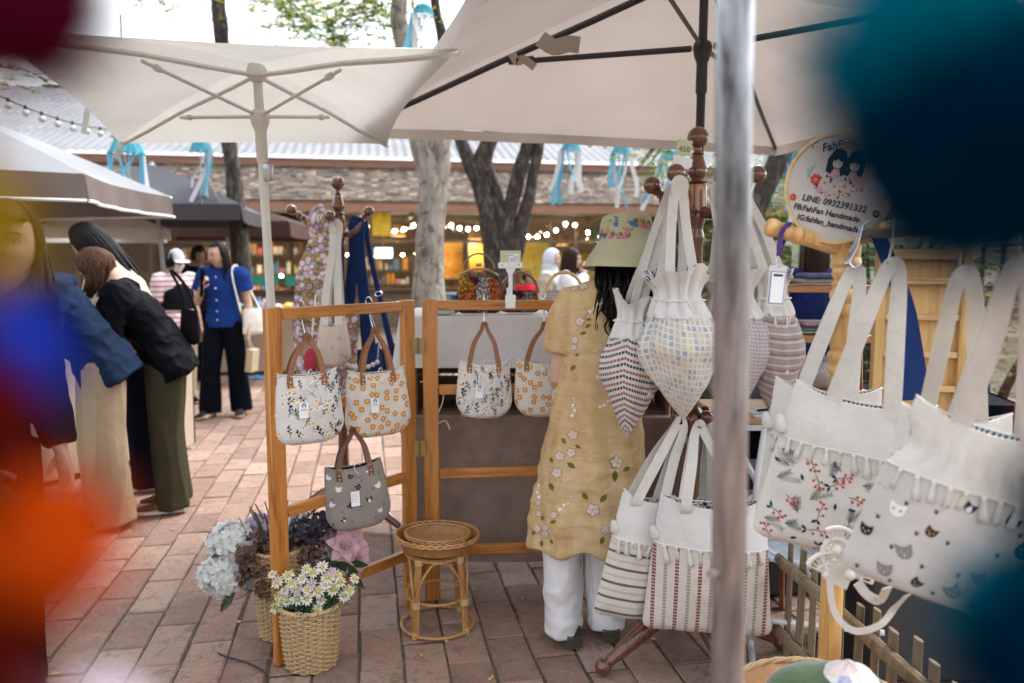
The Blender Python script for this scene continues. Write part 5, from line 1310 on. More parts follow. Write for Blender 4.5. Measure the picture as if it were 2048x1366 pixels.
# ------------------------------------------------------------------ wicker baskets with artificial flowers
wick = wood('wicker', (.46, .32, .17), (.28, .17, .08), .6, 3, .1, 2, False)
def wicker_basket(label, c, R0, R1, H, seed, grp='wicker flower baskets'):
    b = thing('wicker_basket', label, 'basket', c, 0, grp); n = 26
    st = MB()
    for i in range(n):
        a = 2*pi*i/n; st.tube([(R0*cos(a), R0*sin(a), .004), ((R0+R1)/2*1.02*cos(a), (R0+R1)/2*1.02*sin(a), H*.5), (R1*cos(a), R1*sin(a), H)], .0032, 5, k=2)
    tag(st.obj('stake', wick, b), kind='stuff')
    wv = MB(); rows = int(H/.0088)
    for r in range(rows):
        t = r/rows; z = .006+t*(H-.012); R = (R0+(R1-R0)*t)*(1+.02*sin(pi*t)); pts = []
        for i in range(n*2): a = pi*i/n; q = R+(.0052 if ((i//2+r) % 2) else -.0045)*(1 if i % 2 == 0 else .3); pts.append((q*cos(a), q*sin(a), z+.0008*sin(i*1.7+r)))
        wv.tube(pts, .0040, 5, closed=True)
    tag(wv.obj('weave', wick, b), kind='stuff')
    rm = MB()
    for k in range(3): rm.tube([((R1+.004)*cos(i*pi/30)+.003*cos(i*.9+k*2.1)*cos(i*pi/30), (R1+.004)*sin(i*pi/30)+.003*cos(i*.9+k*2.1)*sin(i*pi/30), H+.004*sin(i*.9+k*2.1)) for i in range(60)], .0052, 6, closed=True)
    rm.obj('rim', wick, b)
    MB().lathe([(.002, .004), (R0*.97, .004)], 20).obj('bottom', wick, b)
    MB().lathe([(.002, H*.8), (R1*.93, H*.8)], 20).obj('floral_foam', pm('floral_foam', (.03, .04, .02), .9), b)
    return b
pt_w = pm('petal_white', (.78, .77, .74), .6, .08, 30, trans=.3); pt_l = pm('petal_lilac', (.62, .5, .66), .6, .15, 30, trans=.3); pt_c = pm('petal_cream', (.76, .74, .52), .6, .1, 30, trans=.3); pt_p = pm('petal_pink', (.74, .47, .52), .6, .18, 20, trans=.35); yel = pm('flower_eye', (.55, .42, .04), .7); grn = pm('flower_green', (.03, .075, .018), .6, .3, 20, trans=.2); grn2 = pm('leaf_dull_green', (.045, .08, .035), .5, .3, 10); dry = pm('dried_brown', (.16, .085, .06), .8, .35, 30, trans=.15); dryp = pm('dried_plum', (.06, .05, .085), .8, .3, 30, trans=.15); hyd = pm('hydrangea_white', (.84, .85, .84), .6, .05, 20, trans=.45)
def daisy(parent, p, nrm, r, pet, rr, name='daisy_bloom'):
    m = MB(); n = V(nrm).normalized(); e1 = n.orthogonal().normalized(); e2 = n.cross(e1); k = 11; p = V(p)
    for i in range(k):
        a = 2*pi*i/k+rr.uniform(-.1, .1); d = e1*cos(a)+e2*sin(a); s = n.cross(d); L = r*rr.uniform(.85, 1.1); dn = -n*r*rr.uniform(.0, .25)
        m.add([p+d*r*.15, p+d*L*.6+s*r*.17+dn*.3, p+d*L+dn, p+d*L*.6-s*r*.17+dn*.3], [(0, 1, 2, 3)], 0)
    m.ball(p+n*r*.06, (r*.26, r*.26, r*.16), 8, 5, 1, n.to_track_quat('Z', 'Y').to_matrix())
    return m.obj(name, [pet, yel], parent, smooth=False, recalc=False)
c1 = gp(614, 1345); c1 = V((c1.x, gp(614, 1332).y+.02, 0))
B1 = wicker_basket('round wicker basket of white and lilac daisies in front of the screen post', c1, .085, .103, .225, 1)
rr = random.Random(11); gs = MB()
for i in range(420):
    a = rr.uniform(0, 6.28); q = rr.random()**.6; base = V((.06*cos(a)*q, .06*sin(a)*q, .19)); tip = V((.155*cos(a)*q, .13*sin(a)*q, .25+rr.uniform(-.02, .10)*(1-q*.5)))
    for k in range(4):
        f = .35+k*.2; p = base.lerp(tip, f)+V((rr.gauss(0, .012), rr.gauss(0, .012), rr.gauss(0, .008))); d = V((rr.gauss(0, 1), rr.gauss(0, 1), rr.uniform(.1, 1))).normalized(); s = d.orthogonal().normalized()*.0022; L = rr.uniform(.012, .024)
        gs.add([p-s, p+d*L, p+s], [(0, 1, 2)])
tag(gs.obj('daisy_greenery', grn, B1, smooth=False, recalc=False), kind='stuff')
blooms = [(-60, -78), (-38, -92), (-10, -85), (12, -98), (30, -110), (40, -88), (66, -78), (85, -60), (95, -85), (-45, -60), (-22, -66), (0, -62), (22, -58), (-58, -48), (-52, -34), (-20, -42), (28, -40), (20, -20), (-16, -4), (-64, -25), (52, -62), (8, -75), (-30, -75), (50, -100), (-2, -105), (60, -92), (75, -48), (-40, -40), (38, -74), (0, -42), (-70, -95)]
for i, (dx, dy) in enumerate(blooms):
    f = 1-(dy+110)/110; p = at(614+dx, 1238+dy*.95, c1.y-.02-.09*(1-min(1, abs(dx)/95))*(.4+.6*(1-f)))-c1
    n = V((dx*.006, -.9, .5+f*.5)); daisy(B1, p, n, rr.uniform(.021, .028), rr.choice((pt_w, pt_w, pt_c, pt_l, pt_c)), rr)
for sx in (1, -1):
    m = MB(); m.tube([(0, 0, .19), (.09*sx, -.01, .27), (.14*sx, -.02, .285)], .0016, 5, k=3); m.obj('flower_stem', grn, B1)
c2 = gp(536, 1290); c2 = V((c2.x+.02, c2.y+.09, 0))
B2 = wicker_basket('tall wicker basket of hydrangea, roses and dried leaves behind the screen post', c2, .072, .09, .34, 2)
def cluster(parent, name, c, R, n, pet, seed, size=.016, flat=.85, dirs=None):
    m = MB(); r_ = random.Random(seed); c = V(c)
    for i in range(n):
        u = V((r_.gauss(0, 1), r_.gauss(0, 1), r_.gauss(0, 1))).normalized()
        p = c+V((u.x*R[0], u.y*R[1], u.z*R[2]))*r_.uniform(.8, 1.05); e1 = u.orthogonal().normalized(); e2 = u.cross(e1); a0 = r_.uniform(0, 6)
        for k in range(4):
            a = a0+k*pi/2; d = e1*cos(a)+e2*sin(a); s = u.cross(d); L = size*r_.uniform(.8, 1.2)
            lf_ = u*L*r_.uniform(.1, .75); m.add([p, p+d*L*.55+s*L*.5+lf_*.6, p+d*L*.95+lf_, p+d*L*.55-s*L*.5+lf_*.6], [(0, 1, 2, 3)])
    return m.obj(name, pet, parent, smooth=False, recalc=False)
def atc(px, py, Y): return at(px, py, Y)-c2
yb = c2.y
cluster(B2, 'hydrangea_bloom', atc(465, 1085, yb-.02), (.085, .065, .07), 230, hyd, 1, .023); cluster(B2, 'hydrangea_bloom', atc(446, 1150, yb-.05), (.08, .06, .075), 230, hyd, 2, .022); cluster(B2, 'hydrangea_bloom', atc(600, 1050, yb+.12), (.06, .05, .05), 70, hyd, 12, .018)
cluster(B2, 'peony_bloom', atc(522, 1060, yb+.05), (.06, .05, .055), 160, pt_l, 3, .022)
for i, (px, py, yy, R) in enumerate(((525, 1105, -.05, .05), (505, 1130, -.07, .045), (545, 1140, -.06, .05), (480, 1150, -.06, .035), (535, 1175, -.07, .04), (510, 1075, .0, .045), (490, 1110, -.09, .03), (640, 1110, -.02, .05), (600, 1100, .0, .05))): cluster(B2, 'dried_sprig', atc(px, py, yb+yy), (R, R, R), 60, dry, 20+i, .0125)
for i, (px, py) in enumerate(((610, 1060), (650, 1065), (590, 1085), (635, 1045), (622, 1090))): cluster(B2, 'plum_sprig', atc(px, py, yb+.03), (.05, .04, .05), 60, dryp, 40+i, .014)
def lily(parent, c, n, r, seed):
    m = MB(); r_ = random.Random(seed); n = V(n).normalized(); e1 = n.orthogonal().normalized(); e2 = n.cross(e1); c = V(c)
    for lay, (k, L, op) in enumerate(((6, 1.0, .25), (6, .8, .6), (5, .5, 1.1))):
        for i in range(k):
            a = 2*pi*i/k+lay*.5; d = e1*cos(a)+e2*sin(a); s = n.cross(d)
            def f(u, v, d=d, s=s, L=L, op=op): t = v; return c+d*r*L*t*cos(op)+n*r*L*(t*sin(op)+.12*sin(pi*t)-.15*t*t)+s*(u-.5)*r*.62*L*sin(pi*min(1, t*.8+.15))+n*abs(u-.5)*r*.12
            m.grid(f, 3, 5)
    return m.obj('lily_bloom', pt_p, parent, recalc=False, auto=False)
lily(B2, atc(688, 1092, yb-.0), (.4, -.8, .5), .075, 1); lily(B2, atc(712, 1118, yb-.03), (.7, -.7, .1), .065, 2); lily(B2, atc(665, 1080, yb+.04), (-.1, -.6, .8), .06, 3); lily(B2, atc(705, 1085, yb+.02), (.3, -.9, .6), .06, 4)
lv = MB(); r_ = random.Random(5)
for i, (px, py, ang, L) in enumerate(((455, 1110, 2.8, .06), (640, 1120, -.2, .09), (668, 1128, .0, .1), (690, 1140, -.5, .09), (470, 1185, 3.9, .07), (700, 1130, .4, .08), (650, 1140, -.4, .09))):
    p = atc(px, py, yb-.06); d = V((cos(ang), -.25, sin(ang))).normalized(); s = d.cross(V((0, 1, .3))).normalized()
    lb_ = MB(); lb_.grid(lambda u, v: p+d*L*v+s*(u-.5)*L*.5*sin(pi*min(1, v*.9+.06))+V((0, -abs(u-.5)*.01, -.02*v*v)), 2, 5); lb_.obj('green_leaf', grn2, B2, recalc=False)
for (x0, y0, x1, y1) in ((500, 1100, 478, 1035), (505, 1120, 452, 1172), (550, 1180, 530, 1210), (660, 1180, 735, 1138), (640, 1060, 632, 1030), (500, 1180, 470, 1200)):
    MB().tube([atc(x0, y0, yb-.03), atc((x0+x1)/2+4, (y0+y1)/2, yb-.05), atc(x1, y1, yb-.05)], .0016, 5, k=3).obj('twig', dry, B2)
stems = MB()
for i in range(14):
    a = i*.45; stems.tube([(.03*cos(a), .03*sin(a), .27), (.06*cos(a), .06*sin(a), .42), (.1*cos(a), .08*sin(a), .5)], .0025, 5, k=2)
tag(stems.obj('flower_stems', grn2, B2), kind='stuff')
cb = thing('power_cord', 'thin dark cord curling over the bricks beside the flower baskets', 'cord', gp(450, 1312))
q0 = gp(450, 1312); MB().tube([gp(x, y)-q0+V((0, 0, .004)) for x, y in ((436, 1308), (455, 1316), (490, 1326), (520, 1340), (536, 1356), (532, 1375), (515, 1392))], .003, 6, k=4).obj('cord_line', black_r, cb)
# ------------------------------------------------------------------ turned coat stands
walnut = wood('polished_walnut', (.13, .042, .018), (.05, .016, .008), .16, 1.5, .8, 2, False); walnut_l = wood('light_walnut_block', (.32, .13, .035), (.2, .07, .02), .2, 1.5, .8, 2, False)
honey = wood('honey_pine_turned', (.62, .36, .12), (.5, .26, .075), .3, 1.2, .5, 2, False); honey_o = wood('orange_pine_post', (.56, .27, .05), (.45, .19, .03), .35, 1.2, .4, 2, False)
def turned(mb, a, b, prof, n=16, mi=0):
    """profile (fraction along, radius) from a to b"""
    a, b = V(a), V(b); mb.lathe([(r, f*(b-a).length) for f, r in prof], n, a, b-a, mi, 3); return mb
def coat_stand(label, base, top_z, arms, legs, hub_z, ring_z=None, block=True, knobs=.03):
    s = thing('coat_stand', label, 'coat stand', base, 0, 'dark turned coat stands')
    H = top_z-.035
    MB().lathe([(.03, 0), (.04, .03), (.043, .06), (.03, .1), (.026, .12), (.034, .15), (.028, .2), (.027, .5), (.032, .62), (.024, .66), (.034, .7), (.026, .74), (.025, hub_z-.28), (.03, hub_z-.2), (.024, hub_z-.17), (.033, hub_z-.13), (.027, hub_z-.1), (.03, hub_z-.06)], 20, (0, 0, .16), k=3).obj('column', walnut, s)
    MB().lathe([(.033, hub_z-.06+.16-.005), (.035, hub_z+.05), (.034, hub_z+.03+.1), (.031, hub_z+.14)], 20).obj('hub_block', walnut_l if block else walnut, s)
    z0 = hub_z+.14; fs_ = max(.3, (top_z-.03-z0)/.252)
    MB().lathe([(r, z0+h*fs_) for r, h in ((.02, 0), (.032, .012), (.034, .02), (.02, .032), (.028, .055), (.033, .085), (.028, .13), (.02, .18), (.016, .195), (.022, .205), (.014, .215), (.013, .245), (.02, .252))], 20, k=3).obj('finial_stem', walnut, s)
    MB().ball((0, 0, top_z-.0), .036, 18, 12).obj('finial_ball', walnut, s)
    for (dx, dy, dz) in arms:
        e = V((dx, dy, hub_z+.08+dz)); a = V((0, 0, hub_z+.06)); d = V((dx, dy, 0)).normalized(); m = a+d*.06+V((0, 0, -.02)); pts = [a, m, m.lerp(e, .5)+V((0, 0, -.012)), m.lerp(e, .62), m.lerp(e, .67), m.lerp(e, .72), m.lerp(e, .8), m.lerp(e, .86), e]
        o = MB().tube(pts, [.018, .02, .018, .013, .02, .013, .019, .012, .012], 12, k=2).obj('arm', walnut, s); MB().ball(e, knobs, 16, 10).obj('knob', walnut, o)
    for (dx, dy) in legs:
        a = V((0, 0, .24)); e = V((dx, dy, .03)); d = (e-a)
        o = MB(); turned(o, a, e, [(0, .03), (.1, .026), (.14, .034), (.18, .022), (.22, .032), (.27, .022), (.34, .031), (.5, .031), (.75, .026), (.9, .02), (.94, .019)], 16); o = o.obj('leg', walnut, s); MB().ball(e, .029, 14, 10).obj('foot', walnut, o)
    if ring_z:
        for i in range(4): a = i*pi/2+.6; MB().tube([(0, 0, ring_z), (.06*cos(a), .06*sin(a), ring_z+.02)], [.016, .012], 10).obj('peg', walnut, s); MB().ball((.07*cos(a), .07*sin(a), ring_z+.025), .024, 12, 8).obj('peg_knob', walnut, s)
        MB().lathe([(.03, ring_z-.05), (.05, ring_z-.02), (.05, ring_z+.02), (.03, ring_z+.05)], 18, k=3).obj('lower_hub', walnut, s)
    return s
RX, RY = at(1393, 400, 2.74).x, 2.74; RB = V((RX, RY, 0))
ztop = at(1392, 275, RY).z; zhub = at(1393, 405, RY).z-.08
def rel(px, py, Y): p = at(px, py, Y); return p.x-RX, p.y-RY, p.z-zhub-.08
coat_stand('tall dark walnut coat stand loaded with cream canvas bags', RB, ztop, [rel(1352, 346, 2.62), rel(1304, 371, 2.74), rel(1515, 349, 2.80), (.11, -.14, .05)], [((gp(1207, 1354).x-RX), gp(1207, 1350).y-RY), (.12, -.30), (.1, .3), (.36, .05)], zhub, at(1385, 842, RY).z)
# price card 450 above an arm
pc = thing('price_card', 'pale green price card reading 450 in a white clip on the coat stand arm', 'price card', at(1366, 330, 2.66)); pc.rotation_euler = (0, .12, 0)
MB().box((-.004, 0, .055), (.05, .0012, .05)).obj('card', gcard, pc); script_text('450', .026, cardtxt, pc, 'card_number', (-.003, -.0012, .05), ext=.0002)
MB().add([(-.035, .001, .03), (.03, .001, .022), (.03, .001, -.002), (.018, .001, -.012), (-.02, .001, -.006), (-.035, .001, .006), (-.035, .006, .03), (.03, .006, .022), (.03, .006, -.002), (.018, .006, -.012), (-.02, .006, -.006), (-.035, .006, .006)], [(0, 1, 2, 3, 4, 5), (11, 10, 9, 8, 7, 6)]+[(i, i+6, (i+1) % 6+6, (i+1) % 6) for i in range(6)]).obj('clip', plw, pc, smooth=False)
MB().tube([(.0, .003, .0), (.005, .01, -.035)], .005, 8).obj('clip_stem', plw, pc)
# upper drawstring bags
HK = at(1356, 372, 2.62)
pouch('black, red and white checked drawstring bag with a cream ruffle beside the yellow dress', at(1276, 588, 2.66), at(1252, 874, 2.6), .092, at(1342, 378, 2.7), [WHITE, CHECK], 1, .35, BWLIN, at(1338, 378, 2.72), att=.35, sw=.026)
pouch('drawstring bag woven in pastel coloured squares hanging on the coat stand', at(1352, 545, 2.54), at(1367, 840, 2.48), .116, at(1358, 362, 2.6), [WHITE, SQUARES], 2, -.2, NAVYLEAF, at(1348, 358, 2.6))
pouch('lilac grey checked drawstring bag behind the steel pole', at(1462, 545, 2.66), at(1462, 838, 2.62), .12, at(1436, 372, 2.66), [CREAM, LILAC], 3, .2, NAVYLEAF, toggle=False)
pouch('brown and cream striped woven drawstring bag right of the steel pole', at(1535, 540, 2.68), at(1550, 838, 2.62), .094, at(1478, 365, 2.76), [CREAM, BROWNST], 4, -.5, BWLIN, at(1490, 372, 2.78))
# lower totes
big_tote('grey green striped tote with tassel fringe hanging low on the coat stand', at(1298, 990, 2.60), .16, -.20+.38, at(1360, 842, 2.64), [WHITE, GREENST], 21, .18, .23, .43, .09, .36, lining=BWLIN, strap_x=.045, fold=.006)
big_tote('white tote with maroon dashed stripes and tassels behind the steel pole', at(1424, 1000, 2.52), -.12, .02, at(1400, 850, 2.62), [WHITE, MAROON], 22, .33, .42, .45, .12, .33, lining=BWLIN, strap_x=.085, fold=.007)
big_tote('plain cream tote behind the striped ones on the coat stand', at(1445, 990, 2.92), .3, .0, at(1425, 850, 2.8), [CREAM, CREAM], 23, .3, .34, .36, .08, .36, lining=BWLIN, strap_x=.07, toggle=False)
# second coat stand behind the screen
SX, SY = at(676, 400, 4.2).x, 4.2; SB = V((SX, SY, 0)); z2 = at(676, 366, SY).z; zh2 = at(676, 450, SY).z-.09
def rel2(px, py, Y=4.2): p = at(px, py, Y); return p.x-SX, p.y-SY, p.z-zh2-.08
coat_stand('dark walnut coat stand behind the folding screen with floral and navy bags', SB, z2, [rel2(583, 419), rel2(738, 423), rel2(722, 441, 4.4), rel2(660, 432, 3.98)], [(.12, -.28), (-.3, .05), (.34, -.18), (0, .3)], zh2, None, False, .028)
def hung_bag(label, mouth, hookpt, wt, wb, h, d, mat, strap_m, seed, sw=.05, sx=.06, rc=.1, lining=None, yaw=0, roll=0, buckle=False, th=.003, split=None):
    mouth = V(mouth); b = thing('shoulder_bag', label, 'bag', mouth, yaw, 'shoulder bags on the rear coat stand'); b.rotation_euler = (0, roll, yaw); Rm = b.rotation_euler.to_matrix(); L = lambda p: Rm.inverted()@(V(p)-mouth)
    s = Sack(wt, wb, h, d, rc, seed, fold=.006, dip=.03); s.build(b, [mat], None, lining or NAVYLIN); hp = L(hookpt)
    for side in (1, -1):
        a = s.pt(-.55, .03, side); c = s.pt(.55, .03, side)
        MB().strap([a, a.lerp(hp, .3)+V((-.01, 0, 0)), a.lerp(hp, .75), hp+V((-.015, -side*.01, -.02)), hp+V((0, -side*.01, .004)), hp+V((.015, -side*.01, -.02)), c.lerp(hp, .75), c.lerp(hp, .3), c] if sx else [a, hp], sw, th, (.1, 1, 0), 0, 4).obj('strap', strap_m, b)
    if buckle:
        q = (s.pt(.55, .03, 1)).lerp(hp, .42); MB().tube([q+V((.02*cos(i*pi/6), -.012, .012*sin(i*pi/6))) for i in range(12)], .003, 6, closed=True).obj('buckle', steel, b)
    return b
fl = thing('floral_sling_bag', 'daisy print sling bag with one broad strap on the rear coat stand', 'bag', at(650, 620, 4.05))
f0 = at(650, 620, 4.05); s_ = Sack(.34, .30, .50, .1, .16, 9, fold=.006, dip=.05); s_.build(fl, [DAISYP], None, NAVYLIN)
tp_ = at(655, 436, 4.12)-f0
MB().strap([V((-.055, -.045, -.05)), V((-.05, -.05, .03)), V((-.045, -.05, .16)), tp_.lerp(V((-.04, -.03, 0)), .25), tp_+V((-.03, 0, -.01)), tp_+V((0, .02, .012))], [.24, .19, .17, .16, .15, .13], .004, (0, 1, 0), 0, 5).obj('broad_strap', DAISYP, fl)
MB().strap([V((-.13, .045, -.02)), V((-.08, .05, .12)), tp_+V((-.02, .05, -.06)), tp_+V((0, .03, .005)), tp_+V((.03, .06, -.06)), V((.06, .07, .1)), V((.1, .05, -.02))], .06, .003, (0, 1, 0), 0, 5).obj('lining_strap', NAVYLIN, fl)
hung_bag('cream pouch bag printed with small pink flowers on the rear coat stand', at(666, 640, 3.85), at(672, 446, 4.0), .12, .19, .23, .12, PINKFL, STRAPC, 5, .038, .03, .09, CREAM)
hung_bag('navy bag with long wide navy straps on the rear coat stand', at(716, 690, 4.25), at(712, 445, 4.2), .22, .26, .2, .1, NAVY, NAVY, 6, .055, .05, .06, roll=-.12)
hung_bag('navy bag with narrow buckled straps leaning right on the rear coat stand', at(755, 690, 4.3), at(724, 440, 4.38), .26, .3, .22, .1, NAVYLIN, NAVY, 7, .026, .05, .08, roll=-.2, buckle=True)
bd = thing('bead_strand', 'strand of white wooden beads hanging under the navy bag', 'beads', at(712, 725, 4.0))
for i in range(9): MB().ball((.022*i-.07, .01*sin(i), -.03*sin(i*pi/8)), .0125, 10, 8).obj('bead', CREAM, bd)
MB().tube([(.022*i-.07, .01*sin(i), -.03*sin(i*pi/8)) for i in range(9)]+[(.12, 0, .12), (.05, .05, .3)], .002, 5).obj('bead_string', cordm, bd)
pkt = thing('red_pouch', 'small crimson pouch tucked behind the daisy tote handles', 'pouch', at(622, 720, 3.7)); MB().ball((0, 0, 0), (.035, .02, .06), 12, 8).obj('pouch_body', pm('crimson_cloth', (.4, .03, .06), .8, .2, 20), pkt); MB().tube([(0, 0, .055), (.005, .1, .3)], .004, 6).obj('pouch_string', cordm, pkt)
# ------------------------------------------------------------------ honey pine garment rack on the right
GX, GY = .835, 2.0; zr = 1.487; GB = V((GX, GY, 0))
gr = thing('garment_rack', 'honey coloured turned pine garment rack carrying canvas totes on its rail', 'garment rack', GB)
zz = lambda y: at(1660, y, GY).z
MB().lathe([(.031, 0), (.033, .1), (.032, .13), (.026, .15), (.034, .165), (.034, .18), (.025, .195), (.029, .22), (.0275, zz(1060)), (.0265, zz(760)), (.026, zz(752)), (.034, zz(744)), (.034, zz(735)), (.028, zz(728)), (.035, zz(718)), (.035, zz(706)), (.028, zz(700)), (.031, zz(690)), (.027, zz(640)), (.036, zz(628)), (.036, zz(615)), (.028, zz(606)), (.036, zz(596)), (.036, zz(584)), (.027, zz(576)), (.033, zz(568)), (.026, zz(560)), (.034, zz(548)), (.031, zz(535)), (.037, zz(528)), (.033, zz(515))], 22, k=2).obj('post', [honey], gr)
MB().lathe([(.033, zz(516)), (.034, zz(500)), (.034, zz(468)), (.028, zz(463))], 22).obj('post_head', honey, gr)
a_ = V((-.17, -.02, zr-.0+.0)); 
o = MB(); turned(o, V((.0, 0, zz(500))), at(1533, 452, 1.97)-GB, [(0, .02), (.25, .021), (.55, .019), (.62, .024), (.68, .017), (.74, .021), (.86, .019), (.9, .023), (.97, .022), (1, .012)], 16); o.obj('side_arm', honey, gr)
o = MB(); turned(o, V((0, -.02, zr-.01)), V((.04, -.12, zr+.008)), [(0, .018), (.4, .02), (.5, .014), (.62, .024), (.8, .025), (1, .018)], 16); o.obj('front_knob', honey, gr)
MB().tube([(0, 0, zr), (0, -1.25, zr)], .0125, 14).obj('rail', pm('rail_green_grey', (.2, .2, .14), .4), gr)
MB().lathe([(.031, 0), (.026, .4), (.026, 1.2), (.034, 1.45), (.02, 1.52)], 16, (0, -1.25, 0)).obj('post', honey, gr)
for y in (0, -1.25):
    for sx in (-1, 1):
        if y == 0 and sx == -1: continue
        MB().tube([(0, y, .14), (sx*.2, y, .03)], [.024, .018], 10).obj('foot', honey, gr)
def railp(Y): return V((GX, Y, zr+.013))
# hoop sign
hoop = thing('hoop_sign', 'round embroidered linen hoop sign with handwritten contact lines and two girls', 'sign', at(1672, 377, 1.93)); hoop.rotation_euler = Euler((.12, .24, -.80))
HR = .130
MB().lathe([(.001, 0), (HR-.006, 0), (HR-.006, .003), (.001, .003)], 48, (0, .0, 0), (0, 1, 0)).obj('linen', plain_cloth('hoop_linen', (.60, .57, .54), .03, tr=.1, wr=.05), hoop)
MB().lathe([(HR-.006, -.004), (HR+.002, -.004), (HR+.002, .014), (HR-.006, .014), (HR-.006, -.004)], 56, (0, 0, 0), (0, 1, 0), caps=False).obj('hoop_ring', wood('hoop_wood', (.62, .46, .24), (.5, .35, .16), .45, 1, .2, 0, False), hoop)
ink = pm('black_ink', (.008, .012, .02), .5)
for txt, x, z, sz in (('LINE: 0932391332', .002, -.036, .0215), ('FB:FahFan Handmade', -.012, -.061, .0195), ('IG:fahfan_handmade', -.002, -.085, .0195)):
    script_text(txt, sz, ink, hoop, 'hoop_lettering', (x, -.0012, z), (pi/2, 0, 0), .12, .0003, bold=.0005)
t_ = script_text('FahFan', .027, ink, hoop, 'hoop_lettering', (-.02, -.0012, .098), (pi/2, -.32, 0), .15, .0003, bold=.0005)
M = Motifs(lambda x, z: (V((x, 0, z)), V((0, -1, 0))), .0012); rr = random.Random(4)
for (x, z, r, c) in ((-.03, .008, .017, 'petal'), (-.005, .004, .016, 'petal'), (.02, .008, .017, 'petal'), (-.055, .012, .015, 'red'), (.05, .02, .018, 'lightpink'), (.04, .0, .012, 'petal'), (-.04, -.010, .010, 'lightpink'), (.0, -.014, .011, 'petal'), (.02, -.012, .01, 'petal'), (-.02, -.02, .008, 'lightpink'), (-.068, .088, .011, 'petal')):
    for k in range(4): M.leaf(x, z, r*1.35, rr.uniform(0, 6.28), r*.5, 'green', -.0004)
    M.flower(x, z, r, 7, c, 'lightpink', rr.random(), .9, .3); M.disc(x, z, r*.16, 'vein', 6, .0008)
for k in range(6): M.line([(-.075, .01), (-.082+k*.004, .035+k*.003)], .001, 'teal')
for sx in (-1, 1):
    cx = .012+sx*.021; M.shape([(cx-.026+(.004 if sx > 0 else 0), .035), (cx-.026, .065), (cx-.014, .088), (cx+.002, .094), (cx+.016, .086), (cx+.024, .06), (cx+.02, .032), (cx, .026)], 'black', -.0001+sx*.0001)
    M.disc(cx, .058, .0125, 'petal', 10, .0006); M.shape([(cx-.013, .064), (cx, .074), (cx+.013, .064), (cx+.006, .062), (cx, .068), (cx-.006, .062)], 'black', .0009)
    for e in (-.005, .005): M.disc(cx+e, .057, .0013, 'black', 5, .0011)
    M.shape([(cx-.012, .03), (cx-.007, .044), (cx+.007, .044), (cx+.012, .03), (cx, .024)], 'lightpink', .0008)
M.shape([(-.02, .093), (.0, .108), (.03, .11), (.05, .098), (.03, .094), (.0, .092)], 'gold', .0004)
for x, c in ((-.103, 'red'), (.107, 'brown')): M.flower(x, -.040, .010, 7, c, 'yellow', 0, .8, .35)
tag(M.obj('hoop_embroidery', hoop), kind='stuff')
MB().box((.0, .012, HR+.004), (.02, .012, .014)).obj('hoop_clamp', brass, hoop)
# lanyard with a card sleeve
ly = thing('lanyard_card', 'clear card sleeve with purple border on a violet lanyard over the rack arm', 'card holder', at(1566, 470, 1.94)); l0 = at(1566, 470, 1.94)
vio = pm('violet_ribbon', (.05, .012, .16), .6, .1, 30)
P_ = lambda x, y, Y=1.93: at(x, y, Y)-l0
MB().strap([P_(1558, 500), P_(1562, 470), P_(1572, 452), P_(1582, 450, 1.97), P_(1572, 470, 1.99), P_(1560, 500, 1.96)], .012, .002, (0, 1, 0), 0, 4).obj('ribbon', vio, ly)
MB().box(P_(1559, 487, 1.935), (.013, .008, .02), bev=.002).obj('crimp', steel, ly); MB().strap([P_(1559, 492), P_(1557, 512)], .011, .003, (0, 1, 0)).obj('ribbon_end', vio, ly)
MB().tube([P_(1557, 525)+V((.006*cos(i*pi/6), 0, .011*sin(i*pi/6))) for i in range(12)], .0014, 6, closed=True).obj('snap_ring', steel, ly)
cp_ = P_(1554, 572); clear = pm('clear_sleeve', (.6, .6, .62), .15, .02, spec=.8)
q = MB().box((0, .001, 0), (.044, .0015, .098), bev=.0006).obj('sleeve', clear, ly, loc=cp_, rot=(0, .06, .12))
MB().box((0, -.0006, -.004), (.037, .001, .078)).obj('sleeve_border', pm('violet_print', (.16, .12, .4), .5), q); MB().box((0, -.0014, -.004), (.033, .001, .074)).obj('sleeve_card', card, q)
MB().box((0, -.0022, .026), (.024, .0006, .006)).obj('card_heading', cardtxt, q)
# totes on the rail
big_tote('plain cream canvas tote with navy lining hung behind the berry tote', at(1655, 772, 1.98), -.35, .06, railp(1.93)-V((.01, 0, .1)), [CREAM, BERRYC], 31, .25, .29, .40, .08, .34, lining=NAVYLEAF, railpt=railp(1.93), strap_x=.055, toggle=True)
big_tote('cream tote embroidered with red berries and pine sprigs hung on the garment rack', at(1728, 793, 1.80), -.42, .13, railp(1.72)-V((.015, 0, .085)), [CREAM, BERRYC], 32, .30, .385, .385, .09, .33, motif=lambda M, w, h, r: berry_motifs(M, w, h, r, .15), lining=NAVYLEAF, railpt=railp(1.72), strap_x=.06, strap_w=.036, tsc=.8, ntas=11)
big_tote('cream tote with black and white lining between the berry and cat totes', at(1905, 822, 1.70), -.5, .05, railp(1.47)-V((.0, 0, .1)), [CREAM, CREAM], 33, .22, .26, .32, .07, .4, lining=BWLIN, railpt=railp(1.47), strap_x=.05, strap_w=.032, toggle=False)
big_tote('cream tote embroidered with cat heads and gathered by a drawstring', at(1990, 846, 1.42), -.42, .24, railp(1.30)-V((.0, 0, .08)), [CREAM, CATC], 34, .27, .345, .36, .1, .35, neck=(.22, .16, .09), pleat=.006, motif=lambda M, w, h, r: cat_motifs(M, w, h, r, .066, .0125, .16), lining=NAVYLEAF, railpt=railp(1.30), strap_x=.055, strap_w=.036, tsc=.85, ntas=10, toggle=False)
nb = thing('navy_scarf', 'dark navy cloth strip hanging behind the berry tote straps', 'cloth', at(1805, 530, 1.84)); n0 = at(1805, 530, 1.84)
